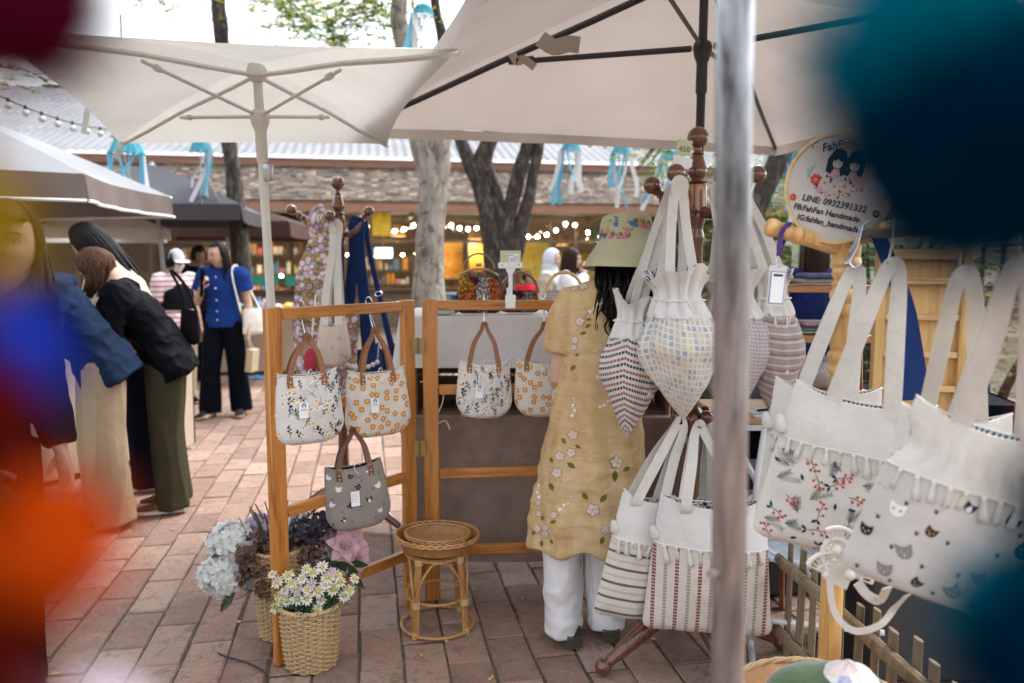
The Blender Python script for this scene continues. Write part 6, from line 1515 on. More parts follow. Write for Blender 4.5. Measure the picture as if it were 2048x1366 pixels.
MB().strap([railp(1.84)-n0+V((0, 0, -.01)), at(1806, 600, 1.86)-n0, at(1818, 700, 1.88)-n0, at(1826, 800, 1.88)-n0], [.03, .04, .06, .075], .003, (.3, 1, 0), 0, 4).obj('cloth_strip', NAVY, nb)
hks = thing('spare_hooks', 'bunch of spare steel S hooks at the post end of the rail', 'hooks', railp(1.9)-V((0, 0, 0)))
for i in range(5): hook(hks, (0, -.012*i+.03, 0), (-.02-.003*i, -.012*i+.03-.01, -.085), .016, 'wire_hook', (1, 0, 0))
# ------------------------------------------------------------------ people
def limb(mb, pts, rad, side=(1, 0, 0), n=14, k=3):
    rr = [(q, q) if not isinstance(q, tuple) else q for q in rad]
    if k > 1:
        both = smooth_path([tuple(p)+q for p, q in zip(pts, rr)], k); pts = [V(b[:3]) for b in both]; rr = [(max(b[3], .002), max(b[4], .002)) for b in both]
    else: pts = [V(p) for p in pts]
    vs = []; m = len(pts); S = V(side)
    for i, p in enumerate(pts):
        t = (pts[min(i+1, m-1)]-pts[max(i-1, 0)]).normalized(); s = S-t*S.dot(t); s = s.normalized() if s.length > 1e-3 else t.orthogonal().normalized(); u = t.cross(s)
        for j in range(n): a = 2*pi*j/n; vs.append(p+s*cos(a)*rr[i][0]+u*sin(a)*rr[i][1])
    fs = [(i*n+j, i*n+(j+1) % n, (i+1)*n+(j+1) % n, (i+1)*n+j) for i in range(m-1) for j in range(n)]
    fs += [tuple(range(n))[::-1], tuple((m-1)*n+j for j in range(n))]
    mb.add(vs, fs)
def head_pt(d):
    """unit direction -> head surface point; face looks to -y"""
    x, y, z = d; p = V((x*.072, y*.091, z*.112))
    if z < 0: p.x *= 1-.30*(-z)**1.6; p.y = p.y*(1-.10*(-z)) if y < 0 else p.y*(1-.35*(-z)**1.3)
    if y < 0:
        g = lambda cx, cz, sx, sz: exp(-((p.x-cx)/sx)**2-((p.z-cz)/sz)**2)
        p.y *= .95
        p.y += -.017*g(0, -.022, .0125, .017)-.008*g(0, .0, .010, .025)+.007*g(.031, .006, .018, .012)+.007*g(-.031, .006, .018, .012)-.004*g(0, .03, .05, .012)-.006*g(0, -.056, .02, .010)-.008*g(0, -.09, .022, .016)-.004*g(.04, -.03, .02, .02)-.004*g(-.04, -.03, .02, .02)
    return p
def head_mb(mb, c, R, sc=1):
    n, m = 44, 32; vs = []; fs = []
    for i in range(m+1):
        t = pi*i/m
        for j in range(n): a = 2*pi*j/n; vs.append(V(c)+R@(head_pt((sin(t)*cos(a), sin(t)*sin(a), cos(t)))*sc))
    for i in range(m):
        for j in range(n): fs.append((i*n+j, (i+1)*n+j, (i+1)*n+(j+1) % n, i*n+(j+1) % n))
    mb.add(vs, fs)
    for s in (-1, 1): mb.ball(V(c)+R@(V((s*.071, .008, -.008))*sc), (.009*sc, .017*sc, .03*sc), 8, 6, 0, R)
def hand_mb(mb, w, d, palm, side=1, curl=.5, sc=1):
    """palm and five bent fingers; d along the hand, palm = palm normal, side = thumb side sign"""
    d = V(d).normalized(); pn = V(palm); pn = (pn-d*pn.dot(d)).normalized(); sd_ = d.cross(pn)*side; w = V(w)
    limb(mb, [w, w+d*.03*sc, w+d*.07*sc, w+d*.088*sc], [(.024*sc, .018*sc), (.034*sc, .016*sc), (.04*sc, .015*sc), (.037*sc, .012*sc)], sd_, 10, 2)
    for i, (off, L) in enumerate(((.030, .066), (.010, .076), (-.010, .070), (-.029, .056))):
        p = w+(d*.082+sd_*off)*sc; pts = [p-d*.01*sc]; a = 0; q = p
        for k, f in enumerate((.45, .32, .23)):
            a += curl*(.6+.35*k); q = q+(d*cos(a)+pn*sin(a))*L*f*sc; pts.append(q)
        limb(mb, pts, [.0095*sc, .009*sc, .0085*sc, .007*sc], sd_, 7, 2)
    t0 = w+(d*.022+sd_*.026)*sc; t1 = t0+(d*.025+sd_*.026+pn*.01)*sc; t2 = t1+(d*.03+sd_*.006+pn*.018*(.5+curl))*sc
    limb(mb, [t0, t1, t2], [.012*sc, .0105*sc, .008*sc], d, 7, 2)
skin_m = {}
def skin(name, col):
    if name not in MATS:
        m, t, b, out = nodes(name); v = coords(t, 'Object'); r = ramp(t, [(.3, tuple(c*.85 for c in col)), (.7, tuple(min(1, c*1.08) for c in col))]); t.links.new(noise_(t, v, 12, 4), r.inputs[0]); t.links.new(r.outputs[0], b.inputs['Base Color'])
        b.inputs['Roughness'].default_value = .5; b.inputs['Subsurface Weight'].default_value = .15; b.inputs['Subsurface Radius'].default_value = (.01, .004, .002); MATS[name] = m
    return MATS[name]
SK = skin('skin_light', (.52, .33, .24)); SKT = skin('skin_tan', (.36, .2, .13)); SKD = skin('skin_brown', (.16, .08, .05))
def hair_mat(name, col):
    if name not in MATS:
        m, t, b, out = nodes(name); v = coords(t, 'Object', (1, 1, .15)); r = ramp(t, [(.35, tuple(c*.55 for c in col)), (.7, tuple(c*1.5 for c in col))]); t.links.new(noise_(t, v, 120, 3), r.inputs[0]); t.links.new(r.outputs[0], b.inputs['Base Color']); b.inputs['Roughness'].default_value = .42; b.inputs['Specular IOR Level'].default_value = .14; MATS[name] = m
    return MATS[name]
HB = hair_mat('hair_black', (.005, .004, .005)); HBR = hair_mat('hair_brown', (.07, .03, .016)); HDB = hair_mat('hair_dark_brown', (.028, .014, .01))
def wr_fn(amp, sc, seed, stretch=(1, 1, 1)):
    def f(co, no):
        q = V((co.x*stretch[0], co.y*stretch[1], co.z*stretch[2]))*sc+V((seed*3.1, seed*1.7, 0))
        return amp*(noise.noise(q)+.5*noise.noise(q*2.3)+.25*noise.noise(q*5.1))
    return f
def garment(parent, name, mat, limbs, vox=.009, smooth=4, wr=None, side=(1, 0, 0)):
    mb = MB()
    for L in limbs: limb(mb, L[0], L[1], L[2] if len(L) > 2 else side, 18, 3)
    o = mb.obj(name, mat, parent, recalc=True, auto=False); fuse(o, vox, smooth, wr); return o
def standing(H=1.58, lean=(0, 0), spread=.085):
    k = H/1.6
    J = dict(head=(0, -.02, 1.492), neck=(0, .0, 1.375), chest=(0, .0, 1.19), waist=(0, 0, 1.02), pelvis=(0, 0, .9),
             shL=(.165, .01, 1.315), elL=(.205, .02, 1.05), wrL=(.21, -.06, .83), shR=(-.165, .01, 1.315), elR=(-.205, .02, 1.05), wrR=(-.21, -.06, .83),
             hipL=(.085, 0, .86), knL=(spread, -.01, .46), anL=(spread, .01, .08), hipR=(-.085, 0, .86), knR=(-spread, -.01, .46), anR=(-spread, .01, .08), hd=(0, 0, 0))
    return {n: V(v)*k if n != 'hd' else v for n, v in J.items()}, k
class Person:
    def __init__(s, label, loc, rz, J, k=1, skinm=None, vox=.009, group=None):
        s.o = thing('person', label, 'person', loc, rz, group); s.J = J; s.k = k; s.vox = vox; s.skin = skinm or SK
        s.R = Euler(J['hd']).to_matrix()
    def body(s, handsL=None, handsR=None, feet=True):
        J, k, mb = s.J, s.k, MB(); up = (J['neck']-J['chest']).normalized()
        head_mb(mb, J['head'], s.R, k)
        limb(mb, [J['neck']-up*.05*k, J['neck'], J['head']+s.R@V((0, .015, -.06))*k, J['head']+s.R@V((0, .01, -.02))*k], [.062*k, .054*k, .052*k, .05*k])
        limb(mb, [J['pelvis']-V((0, 0, .04*k)), J['pelvis'], J['waist'], J['chest'], J['chest'].lerp(J['neck'], .62), J['neck']], [(.13*k, .09*k), (.14*k, .1*k), (.105*k, .08*k), (.125*k, .095*k), (.12*k, .07*k), (.055*k, .05*k)], J['shL']-J['shR'])
        for q in 'LR':
            sh, el, wr = J['sh'+q], J['el'+q], J['wr'+q]; limb(mb, [J['chest'].lerp(J['neck'], .65).lerp(sh, .5), sh, sh.lerp(el, .35), el, el.lerp(wr, .3), wr], [.05*k, .05*k, .044*k, .036*k, .035*k, .023*k], (0, 1, 0))
            hs = handsL if q == 'L' else handsR
            d, pn, sd_, cu = hs if hs else ((wr-el), (-1 if q == 'L' else 1, 0, 0), 1, .35); hand_mb(mb, wr, d, pn, sd_, cu, k)
            hi, kn, an = J['hip'+q], J['kn'+q], J['an'+q]; limb(mb, [J['pelvis'].lerp(hi, .6), hi, hi.lerp(kn, .4), kn, kn.lerp(an, .3), an], [.085*k, .085*k, .075*k, .053*k, .05*k, .036*k])
            if feet: f = an+V((0, -.11*k, -.05*k)); limb(mb, [an+V((0, .05*k, -.045*k)), an+V((0, .02*k, -.035*k)), an+V((0, -.05*k, -.045*k)), f+V((0, -.04*k, -.008*k))], [(.03*k, .03*k), (.036*k, .036*k), (.042*k, .026*k), (.035*k, .014*k)])
        o = mb.obj('body', s.skin, s.o, auto=False); fuse(o, s.vox*.75, 2); s.bodyo = o; return o
    def fpt(s, x, z, lift=.001):
        """point on the face at head coordinates"""
        d = V((x/.072, 0, z/.112)); y = -sqrt(max(.02, 1-d.x**2-d.z**2)); p = head_pt(V((d.x, y, d.z)).normalized()); q = V((p.x, p.y-lift, p.z)); return s.J['head']+s.R@(q*s.k)
    def face(s, eyes=True, lips=(.42, .12, .11), brow=None):
        k, R = s.k, s.R
        dk = pm('eye_dark', (.012, .01, .01), .15); wh = pm('eye_white', (.6, .57, .55), .3); lp = pm('lips_%d' % int(lips[0]*100), lips, .4); br = brow or HB
        for sx in (-1, 1):
            if eyes:
                e = MB(); c = s.fpt(sx*.030, .006, -.003); e.ball(c, (.0125*k, .006*k, .0052*k), 10, 6, 0, R); eo = e.obj('eye', wh, s.o); i = MB(); i.ball(s.fpt(sx*.030, .006, .0005), (.0052*k, .003*k, .0050*k), 8, 6, 0, R); i.obj('iris', dk, eo)
                l = MB(); l.tube([s.fpt(sx*x, z, .002) for x, z in ((.016, .006), (.022, .0115), (.030, .0135), (.038, .0115), (.044, .007))], [.0008*k, .0014*k, .0017*k, .0015*k, .0008*k], 6, k=2); l.obj('eyelash_line', dk, s.o)
            b = MB(); b.tube([s.fpt(sx*x, z, .001) for x, z in ((.014, .028), (.026, .032), (.040, .030), (.048, .025))], [.0018*k, .0026*k, .002*k, .0008*k], 6, k=2); b.obj('eyebrow', br, s.o)
        m = MB(); m.tube([s.fpt(x, -.053-.002*abs(x)*20, .0015) for x in (-.021, -.012, 0, .012, .021)], [.0008*k, .0034*k, .0038*k, .0034*k, .0008*k], 8, k=2); m.tube([s.fpt(x, -.062+abs(x)*.25, .0012) for x in (-.019, -.01, 0, .01, .019)], [.0008*k, .0038*k, .0046*k, .0038*k, .0008*k], 8, k=2); tag(m.obj('lips', lp, s.o), kind=None)
    def hair(s, mat, length=.3, n=170, seed=1, part=0, bang=False, spread=1.0, fall=(0, 0, -1), wild=.01, back_only=False, cover=.42, lift=1.07, arng=(-.22, 1.22)):
        """scalp cap plus locks that follow the skull and then hang"""
        k, R, c = s.k, s.R, s.J['head']; rr = random.Random(seed); mb = MB(); Ri = R.inverted(); fall = V(fall).normalized(); nn, mm = 40, 26; keep = []
        vs = []; ok = []
        for i in range(mm+1):
            t = pi*i/mm
            for j in range(nn):
                a = 2*pi*j/nn; d = V((sin(t)*cos(a), sin(t)*sin(a), cos(t))); p = head_pt(d)*lift+V((0, .004, .003)); p *= 1+.012*sin(a*17+t*3); vs.append(c+R@(p*k)); ok.append((d.z > cover if d.y < -.35 else d.z > (-.15 if d.y < .05 else -.62)))
        fs = []
        for i in range(mm):
            for j in range(nn):
                f = (i*nn+j, (i+1)*nn+j, (i+1)*nn+(j+1) % nn, i*nn+(j+1) % nn)
                if all(ok[q] for q in f): fs.append(f)
        mb.add(vs, fs)
        for i in range(n):
            a = rr.uniform(arng[0]*pi, arng[1]*pi) if not back_only else rr.uniform(.1*pi, .9*pi)
            if bang and rr.random() < .25: a = rr.uniform(1.25*pi, 1.75*pi)
            isb = 1.23*pi < a < 1.77*pi
            th0 = rr.uniform(.12, .5); th1 = (1.02 if isb else rr.uniform(1.45, 1.85)); pts = []; rad = []
            for q in range(6):
                t = th0+(th1-th0)*q/5; d = V((sin(t)*cos(a), sin(t)*sin(a), cos(t))); pts.append(c+R@((head_pt(d)*(lift+.03+rr.uniform(0, .03)))*k)); rad.append((.005+.004*(q/5))*k)
            if not isb and length > 0:
                L = length*rr.uniform(.75, 1.08)*k; p = pts[-1]; dr = (pts[-1]-pts[-2]).normalized(); steps = 7; sway = V((rr.gauss(0, wild), rr.gauss(0, wild), 0))
                for q in range(steps):
                    dr = (dr*.45+fall*.6+sway*spread+V((rr.gauss(0, wild), rr.gauss(0, wild), 0))).normalized(); p = p+dr*L/steps; pts.append(p); rad.append(.009*k*(1-(q/steps)**2*.85))
            mb.tube(pts, rad, 5)
        return mb.obj('hair', mat, s.o, recalc=False, auto=False)
def shoe(parent, an, d, mat, solem, k=1, L=.235, name='shoe'):
    d = V(d).normalized(); an = V(an); sd_ = V((0, 0, 1)).cross(d); z0 = V((0, 0, an.z)); heel = an-z0-d*.06*k; toe = heel+d*L*k
    so = MB(); so.tube([heel+V((0, 0, .013)), heel+d*.05*k+V((0, 0, .013)), heel+d*.15*k+V((0, 0, .013)), toe-d*.03*k+V((0, 0, .014)), toe+V((0, 0, .016))], [(.026*k, .013), (.034*k, .013), (.043*k, .013), (.04*k, .013), (.018*k, .01)], 14, ref=(0, 0, 1), k=3)
    up = MB(); limb(up, [heel+V((0, 0, .03*k)), heel+d*.03*k+V((0, 0, .055*k)), heel+d*.1*k+V((0, 0, .052*k)), heel+d*.17*k+V((0, 0, .038*k)), toe-d*.01*k+V((0, 0, .03*k))], [(.02*k, .02*k), (.032*k, .035*k), (.038*k, .032*k), (.04*k, .02*k), (.02*k, .01*k)], sd_, 14, 3)
    o = up.obj(name, mat, parent, auto=False); so.obj('sole', solem, o, auto=False); return o
def world_surface(objs, xf):
    """camera-independent helper: nearest hit along a line from the viewer side of the cloth"""
    from mathutils.bvhtree import BVHTree
    trees = []
    for o in objs: 
        me = o.data; mw = xf; trees.append(BVHTree.FromPolygons([mw@v.co for v in me.vertices], [tuple(p.vertices) for p in me.polygons]))
    inv = xf.inverted()
    def S(px, py):
        a = V((0, 0, HC)); d = (at(px, -py, 3)-a).normalized(); best = None
        for t in trees:
            h = t.ray_cast(a, d)
            if h[0] is not None and (best is None or h[3] < best[3]): best = h
        if best is None: return None
        n = best[1] if best[1].dot(d) < 0 else -best[1]
        return inv@best[0], (inv.to_3x3()@n).normalized()
    return S
# --- woman in the embroidered yellow dress, seen from behind
J, k = standing(1.53); hx = at(1183, 1280, 2.86).x
for q in J:
    if q != 'hd': J[q] = V(J[q])
def sh_(names, dx, dy=0, dz=0):
    for q in names: J[q] = J[q]+V((dx, dy, dz))
# she faces +y: local x is mirrored in the picture (local +x = picture left)
sh_(['chest', 'neck', 'shL', 'shR', 'elL', 'elR', 'wrL', 'wrR'], -.065); sh_(['waist'], -.025); sh_(['head'], -.115, -.03, .0)
J['hd'] = (.25, .06, 0); sh_(['head'], -.02)
J['elL'] = J['shL']+V((.035, -.01, -.27)); J['wrL'] = J['elL']+V((-.02, -.2, .02)); J['elR'] = J['shR']+V((-.03, -.02, -.27)); J['wrR'] = J['elR']+V((.04, -.2, .04))
J['anL'] = V((.075, .03, .075)); J['knL'] = V((.085, .0, .43)); J['anR'] = V((-.07, -.02, .075)); J['knR'] = V((-.08, -.02, .43))
w1 = Person('person in a yellow embroidered dress and olive bucket hat, back turned, at the bag table', (hx, 2.90, 0), pi, J, k, SK, .008); w1.body(((0, -1, .1), (0, 0, -1), -1, .6), ((0, -1, .1), (0, 0, -1), 1, .6), True)
def dress_mat():
    m, t, b, out = nodes('yellow_linen'); v = coords(t, 'Object'); v2 = coords(t, 'Object', (3, 3, .8))
    r = ramp(t, [(.26, (.45, .27, .10)), (.46, (.60, .425, .22)), (.6, (.67, .505, .30)), (.78, (.71, .57, .38))]); t.links.new(math_(t, 'ADD', math_(t, 'MULTIPLY', noise_(t, v2, 3.5, 5, .6, .6), .7), math_(t, 'MULTIPLY', noise_(t, v, 30, 4), .3)), r.inputs[0])
    t.links.new(r.outputs[0], b.inputs['Base Color']); b.inputs['Roughness'].default_value = .85; b.inputs['Specular IOR Level'].default_value = .15
    w = coords(t, 'Object', (700, 700, 700)); p = bump_(t, noise_(t, w, 1, 2), .25, .001, b); v3 = coords(t, 'Object', (1, 1, 2.6)); bump_(t, noise_(t, v3, 9, 6, .62, 1.0), .55, .02, b, p); transl(m, t, b, out, .12, r.outputs[0]); return m
DM = dress_mat(); zs = lambda y: at(1180, y, 2.86).z
cx = lambda px, y: -(at(px, y, 2.86).x-hx)
prof = [(1212, 560, .075, .06), (1213, 575, .15, .085), (1212, 600, .172, .1), (1208, 650, .168, .105), (1205, 700, .155, .105), (1200, 760, .155, .11), (1194, 830, .172, .12), (1188, 900, .19, .13), (1182, 980, .205, .14), (1176, 1050, .213, .145), (1172, 1098, .215, .148)]
def ridge(q): return (1-abs(noise.noise(q)))**3-.45
def dress_wr(co, no):
    z = co.z; hemf = max(0, min(1, (1.05-z)/.5)); a = atan2(co.y, co.x)
    cr = noise.noise(V((co.x*5+2, co.y*5, z*16)))*.006*hemf+noise.noise(V((co.x*14, co.y*14, z*30)))*.0022+noise.noise(V((co.x*7, co.y*7, z*4+3)))*.006
    return cr+.010*hemf*sin(a*7+z*5)+.007*hemf*ridge(V((co.x*4, co.y*4, z*11)))+.003*ridge(V((co.x*9, co.y*9, z*19+5)))
dr = garment(w1.o, 'dress', DM, [([(cx(px, y), .01, zs(y)) for px, y, a, b in prof], [(a, b) for px, y, a, b in prof]),
    ([J['neck'].lerp(J['shL'], .4), J['shL']+V((-.01, 0, -.01)), J['shL'].lerp(J['elL'], .3), J['shL'].lerp(J['elL'], .62)], [.06, .07, .074, .074], (0, 1, 0)), ([J['neck'].lerp(J['shR'], .4), J['shR']+V((.01, 0, -.01)), J['shR'].lerp(J['elR'], .3), J['shR'].lerp(J['elR'], .62)], [.06, .07, .074, .074], (0, 1, 0))], .0075, 3, dress_wr)
# uneven hem
for v in dr.data.vertices:
    if v.co.z < zs(1060): v.co.z += .018*sin(v.co.x*17+1)*(zs(1060)-v.co.z)/.08+.010*noise.noise(v.co*9)
PWM = plain_cloth('white_trouser_linen', (.76, .76, .78), .04, tr=.08)
def pant_wr(co, no): z = co.z; f = max(0, min(1, (.45-z)/.35)); return .008*ridge(V((co.x*7, co.y*7, z*6)))+noise.noise(V((co.x*9, co.y*9, z*7)))*.008+noise.noise(V((co.x*20, co.y*20, z*26)))*.006*f+.006*sin(atan2(co.y, co.x*3)*6+z*6)
pl = []
for q, pxs in (('L', (1130, 1128, 1124)), ('R', (1212, 1214, 1216))):
    pts = [(cx(px, y), J['an'+q].y-.0, zs(y)) for px, y in zip((pxs[0]+8, pxs[0], pxs[1], pxs[2]), (985, 1080, 1180, 1262 if q == 'L' else 1262))]; pl.append((pts, [(.072, .075), (.072, .08), (.072, .08), (.066, .085)]))
garment(w1.o, 'trousers', PWM, pl, .0075, 3, pant_wr)
clog = pm('dark_clog', (.035, .03, .022), .5, .2, 20); clogs = pm('clog_sole', (.075, .065, .05), .6, .15, 20)
for q in 'LR':
    so = shoe(w1.o, J['an'+q]+V((0, 0, -.02)), (.08 if q == 'L' else -.1, -1, 0), clog, clogs, 1.02, .24)
    st = MB()
    for i in range(6): st.tube([J['an'+q]+V((.034*cos(a), .066+.01*sin(a)*0+.022*sin(a), -.075+.012+i*.008)) for a in [pi*j/8 for j in range(9)]], .003, 5)
    tag(st.obj('sole_ridge', clogs, w1.o), kind='stuff')
# bucket hat
hatc = V(J['head'])+V((-.0, .0, 0)); HATM = plain_cloth('olive_cotton', (.45, .435, .285), .06, tr=.05, wr=.25)
hat = thing('bucket_hat', 'olive bucket hat with a band of embroidered pink, blue and yellow flowers', 'hat', at(1254, 520, 2.88)); hat.rotation_euler = (-.05, -.03, 0)
hz = lambda y: (520-y)/FP*2.88
HPROF = smooth_path([(.160, hz(534)), (.137, hz(512)), (.110, hz(490)), (.0985, hz(478)), (.096, hz(460)), (.0915, hz(444)), (.082, hz(434)), (.06, hz(429)), (.02, hz(428)), (.001, hz(428))], 5)
hm = MB(); hm.grid(lambda u, v: V((lambda r, z: (r*cos(u*2*pi)*(1+.01*sin(u*12)), r*1.12*sin(u*2*pi), z+.006*sin(u*2*pi*2+1)*(1-min(1, v*2))))(*HPROF[min(45, int(v*45+.01))])), 56, 45, 0, lambda u, v: (u*.6, v*.2), True)
hm.obj('hat_body', HATM, hat, auto=False); MB().tube([(.1605*cos(a*pi/28)*(1+.01*sin(a*pi/28*6)), .1605*1.12*sin(a*pi/28), hz(534)+.006*sin(a*pi/28*2+1)) for a in range(56)], .0022, 6, closed=True).obj('brim_edge', HATM, hat)
MB().tube([(.099*cos(a*pi/28), .099*1.12*sin(a*pi/28), hz(485)) for a in range(56)], .0012, 5, closed=True).obj('band_seam', HATM, hat)
def hatS(x, z):
    th = -pi/2+x/.098; f = (z-hz(478))/(hz(444)-hz(478)); r = .0985-.007*f; n = V((cos(th), sin(th), .1)); return V((r*cos(th), r*1.12*sin(th), z)), n.normalized()
M = Motifs(hatS, .001); rr = random.Random(2)
for i in range(40):
    x = -.30+i*.0152+rr.uniform(-.004, .004); z = hz(480)+rr.uniform(0, 1)*(hz(452)-hz(480)); c = rr.choice(('pink', 'blue', 'gold', 'pink', 'gold', 'blue'))
    for k_ in range(3):
        a = rr.uniform(.3, 2.8); L = rr.uniform(.014, .026); x1, z1 = x+rr.uniform(-.01, .01), z; M.line([(x1, z1), (x1+L*cos(a), z1+L*sin(a))], .0009, 'leaf')
        for q in range(4):
            f = .3+q*.22; M.leaf(x1+L*f*cos(a), z1+L*f*sin(a), .0085, a+(.8 if q % 2 else -.8), .004, 'leaf')
    for q in range(3): M.disc(x, z, .0096-.0023*q, c if q != 1 else ('lightpink' if c == 'pink' else c), 8, .001+q*.0009)
tag(M.obj('hat_embroidery', hat), kind='stuff')
# hair falling from under the hat
hl = MB(); rr = random.Random(8); hb = V(J['head'])
for i in range(420):
    a = rr.uniform(-.1, pi+.1); r0 = rr.uniform(.06, .118); p = hb+V((r0*cos(a), r0*1.1*sin(a), .05)); L = .12+rr.random()*(.17 if .15 < a/pi < .85 else .12); pts = []; pr = []
    sway = V((max(-.07, min(.07, rr.gauss(.0, .04))), abs(rr.gauss(0, .02)), 0)); bx = rr.gauss(0, .05)
    for q in range(7):
        t = q/6; pts.append(p+V((0, .03+.085*min(1, t*2.2), -.06-L*t))+sway*t*t*.9+V((bx*sin(t*3)*.3, 0, 0))); pr.append(.0075*(1-t**2*.9))
    hl.tube(pts, pr, 5)
for sx, L in ((.115, .13), (.1, .2), (.06, .22), (.02, .24), (-.03, .22), (-.07, .2)):
    for q in range(5): 
        p = hb+V((sx*.7+rr.gauss(0, .005), .15, -.08)); hl.tube([p, p+V((.03*sx+rr.gauss(0, .006), .03, -L*.4)), p+V((.12*sx+rr.gauss(0, .01), .03, -L*.75)), p+V((.05*sx+rr.gauss(0, .012), .03, -L))], [.005, .005, .004, .001], 5, k=3)
hl.obj('hair', HB, w1.o, recalc=False, auto=False)
bpy.context.view_layer.update()
S = world_surface([dr], w1.o.matrix_world.copy()); M = Motifs(S, .0016, .05); rr = random.Random(6)
def blossom(px, py, r, rot=0):
    M.flower(px, -py, r, 5, 'petal', 'gold', rot, .95, .16, 'vein')
def dleaf(px, py, L, a): M.leaf(px, -py, L, a, L*.55, 'leaf'); M.line([(px, -py), (px+L*.9*cos(a), -py+L*.9*sin(a))], 1.0, 'vein', .0006)
def vine(pts): M.line([(x, -y) for x, y in pts], 1.6, 'vein', -.0003)
for px, py, r in ((1165, 570, 12), (1148, 575, 9), (1236, 633, 16), (1160, 643, 10), (1150, 680, 8), (1148, 695, 7), (1146, 870, 11), (1142, 905, 10), (1120, 912, 10), (1114, 946, 11), (1232, 925, 14), (1186, 1020, 14), (1210, 1060, 9), (1228, 1072, 9), (1078, 1027, 7), (1075, 1058, 8), (1090, 1068, 8), (1092, 1055, 7), (1108, 1030, 8), (1078, 1005, 6)): blossom(px, py, r, rr.random())
for px, py, L, a in ((1225, 608, 20, 2.4), (1245, 606, 18, .6), (1172, 640, 12, .2), (1160, 668, 14, .3), (1152, 730, 16, 3.9), (1132, 888, 16, 2.2), (1150, 890, 14, -.5), (1134, 925, 20, -.6), (1100, 965, 18, -1.2), (1106, 925, 12, 2), (1230, 940, 24, -1.6), (1245, 942, 18, .5), (1176, 1000, 20, 2.2), (1200, 1005, 22, .9), (1206, 1072, 18, -1.8), (1232, 1055, 14, 1.2), (1085, 1042, 12, 1.5), (1100, 1046, 14, .3), (1065, 1070, 12, 1), (1084, 1080, 14, -1.6), (1100, 1078, 12, -1), (1170, 655, 14, .5), (1150, 712, 10, .5)): dleaf(px, py, L, a)
vine([(1150, 735), (1148, 700), (1155, 670), (1165, 640), (1180, 622)]); vine([(1148, 835), (1147, 870), (1138, 900), (1120, 935), (1092, 965)]); vine([(1236, 935), (1232, 960)]); vine([(1070, 1080), (1080, 1040), (1078, 1000)]); vine([(1085, 1080), (1105, 1035), (1130, 1015)])
for cx_, cy_, n_, sl in ((1180, 622, 8, 1), (1147, 832, 7, 0), (1120, 1018, 6, 1), (1078, 996, 5, 0), (1196, 755, 5, 1), (1200, 815, 5, 1), (1100, 850, 4, 0)):
    for q in range(n_): M.disc(cx_+(q*4 if sl else rr.uniform(-3, 3)), -(cy_-q*(3 if sl else 6)+rr.uniform(-2, 2)), 3.6-q*.25, 'petal' if q % 2 else 'white', 6)
tag(M.obj('dress_embroidery', w1.o), kind='stuff')
# ------------------------------------------------------------------ other shoppers
def fab(name, col, var=.12, rough=.85, bump=.25, bs=30, tr=0): return pm(name, col, rough, var, 5, bump, bs, spec=.04, trans=tr)
BLUEK = fab('blue_knit', (.012, .04, .19)); BLK = fab('black_cloth', (.004, .005, .010)); JACK = fab('black_shell', (.004, .0045, .007), rough=.6); NAVH = fab('navy_fleece', (.014, .026, .055), .25); KHA = fab('khaki_linen', (.33, .255, .17), .14); OLV = fab('olive_twill', (.05, .045, .027), .2); BEI = fab('beige_knit', (.5, .44, .36)); WHT = fab('white_shirt', (.72, .73, .76), .05); DKJ = fab('charcoal_jacket', (.012, .011, .014)); REDC = fab('red_cloth', (.45, .02, .035)); NAVD = fab('navy_dress', (.012, .022, .09)); HIJ = fab('pale_scarf', (.62, .66, .72), .06); MASKM = fab('white_mask', (.75, .75, .75), .03); CAPM = fab('grey_white_cap', (.5, .51, .52), .06); SANDM = fab('dark_sandal', (.03, .028, .035)); tan_sole = pm('tan_sole', (.3, .19, .1), .7); white_sole = pm('white_sole', (.75, .74, .72), .6)
def torso(J, k, grow=1.0, hem=0, w=1.0):
    """loft for a top: from the hem up to the neck, with the shoulders"""
    up = (J['pelvis']-J['waist']).normalized(); L = [J['pelvis']+up*hem, J['pelvis'], J['waist'], J['chest'], J['chest'].lerp(J['neck'], .58), J['neck']+(J['neck']-J['chest']).normalized()*.0]
    return (L, [(q[0]*k*grow*w, q[1]*k*grow) for q in ((.172, .128), (.165, .122), (.145, .108), (.155, .118), (.165, .088), (.066, .06))], J['shL']-J['shR'])
def sleeves(J, k, frac=2.0, r=(.066, .056, .05), which='LR'):
    out = []
    for q in which:
        sh, el, wr = J['sh'+q], J['el'+q], J['wr'+q]; a = J['chest'].lerp(J['neck'], .6).lerp(sh, .45)
        if frac <= 1: out.append(([a, sh, sh.lerp(el, frac*.5), sh.lerp(el, frac)], [.06*k, r[0]*k, r[0]*1.02*k, r[1]*1.1*k], (0, 1, 0)))
        else: out.append(([a, sh, sh.lerp(el, .5), el, el.lerp(wr, .5), el.lerp(wr, .93)], [.06*k, r[0]*k, r[0]*.95*k, r[1]*k, r[1]*.95*k, r[2]*k], (0, 1, 0)))
    return out
def legs(J, k, r=(.1, .09, .085), cuff=.05, flare=1.0):
    out = [([J['pelvis']+V((0, 0, .01*k)), J['pelvis']-V((0, 0, .03*k)), (J['hipL']+J['hipR'])/2-V((0, 0, .06*k))], [(.13*k, .095*k), (.155*k, .112*k), (.16*k, .115*k)])]
    for q in 'LR':
        hi, kn, an = J['hip'+q], J['kn'+q], J['an'+q]; e = V((an.x, an.y, cuff)); out.append(([hi+V((0, 0, .02)), hi.lerp(kn, .5), kn, kn.lerp(e, .6), e], [r[0]*k, r[0]*k, r[1]*k, r[2]*flare*k, r[2]*flare*k]))
    return out
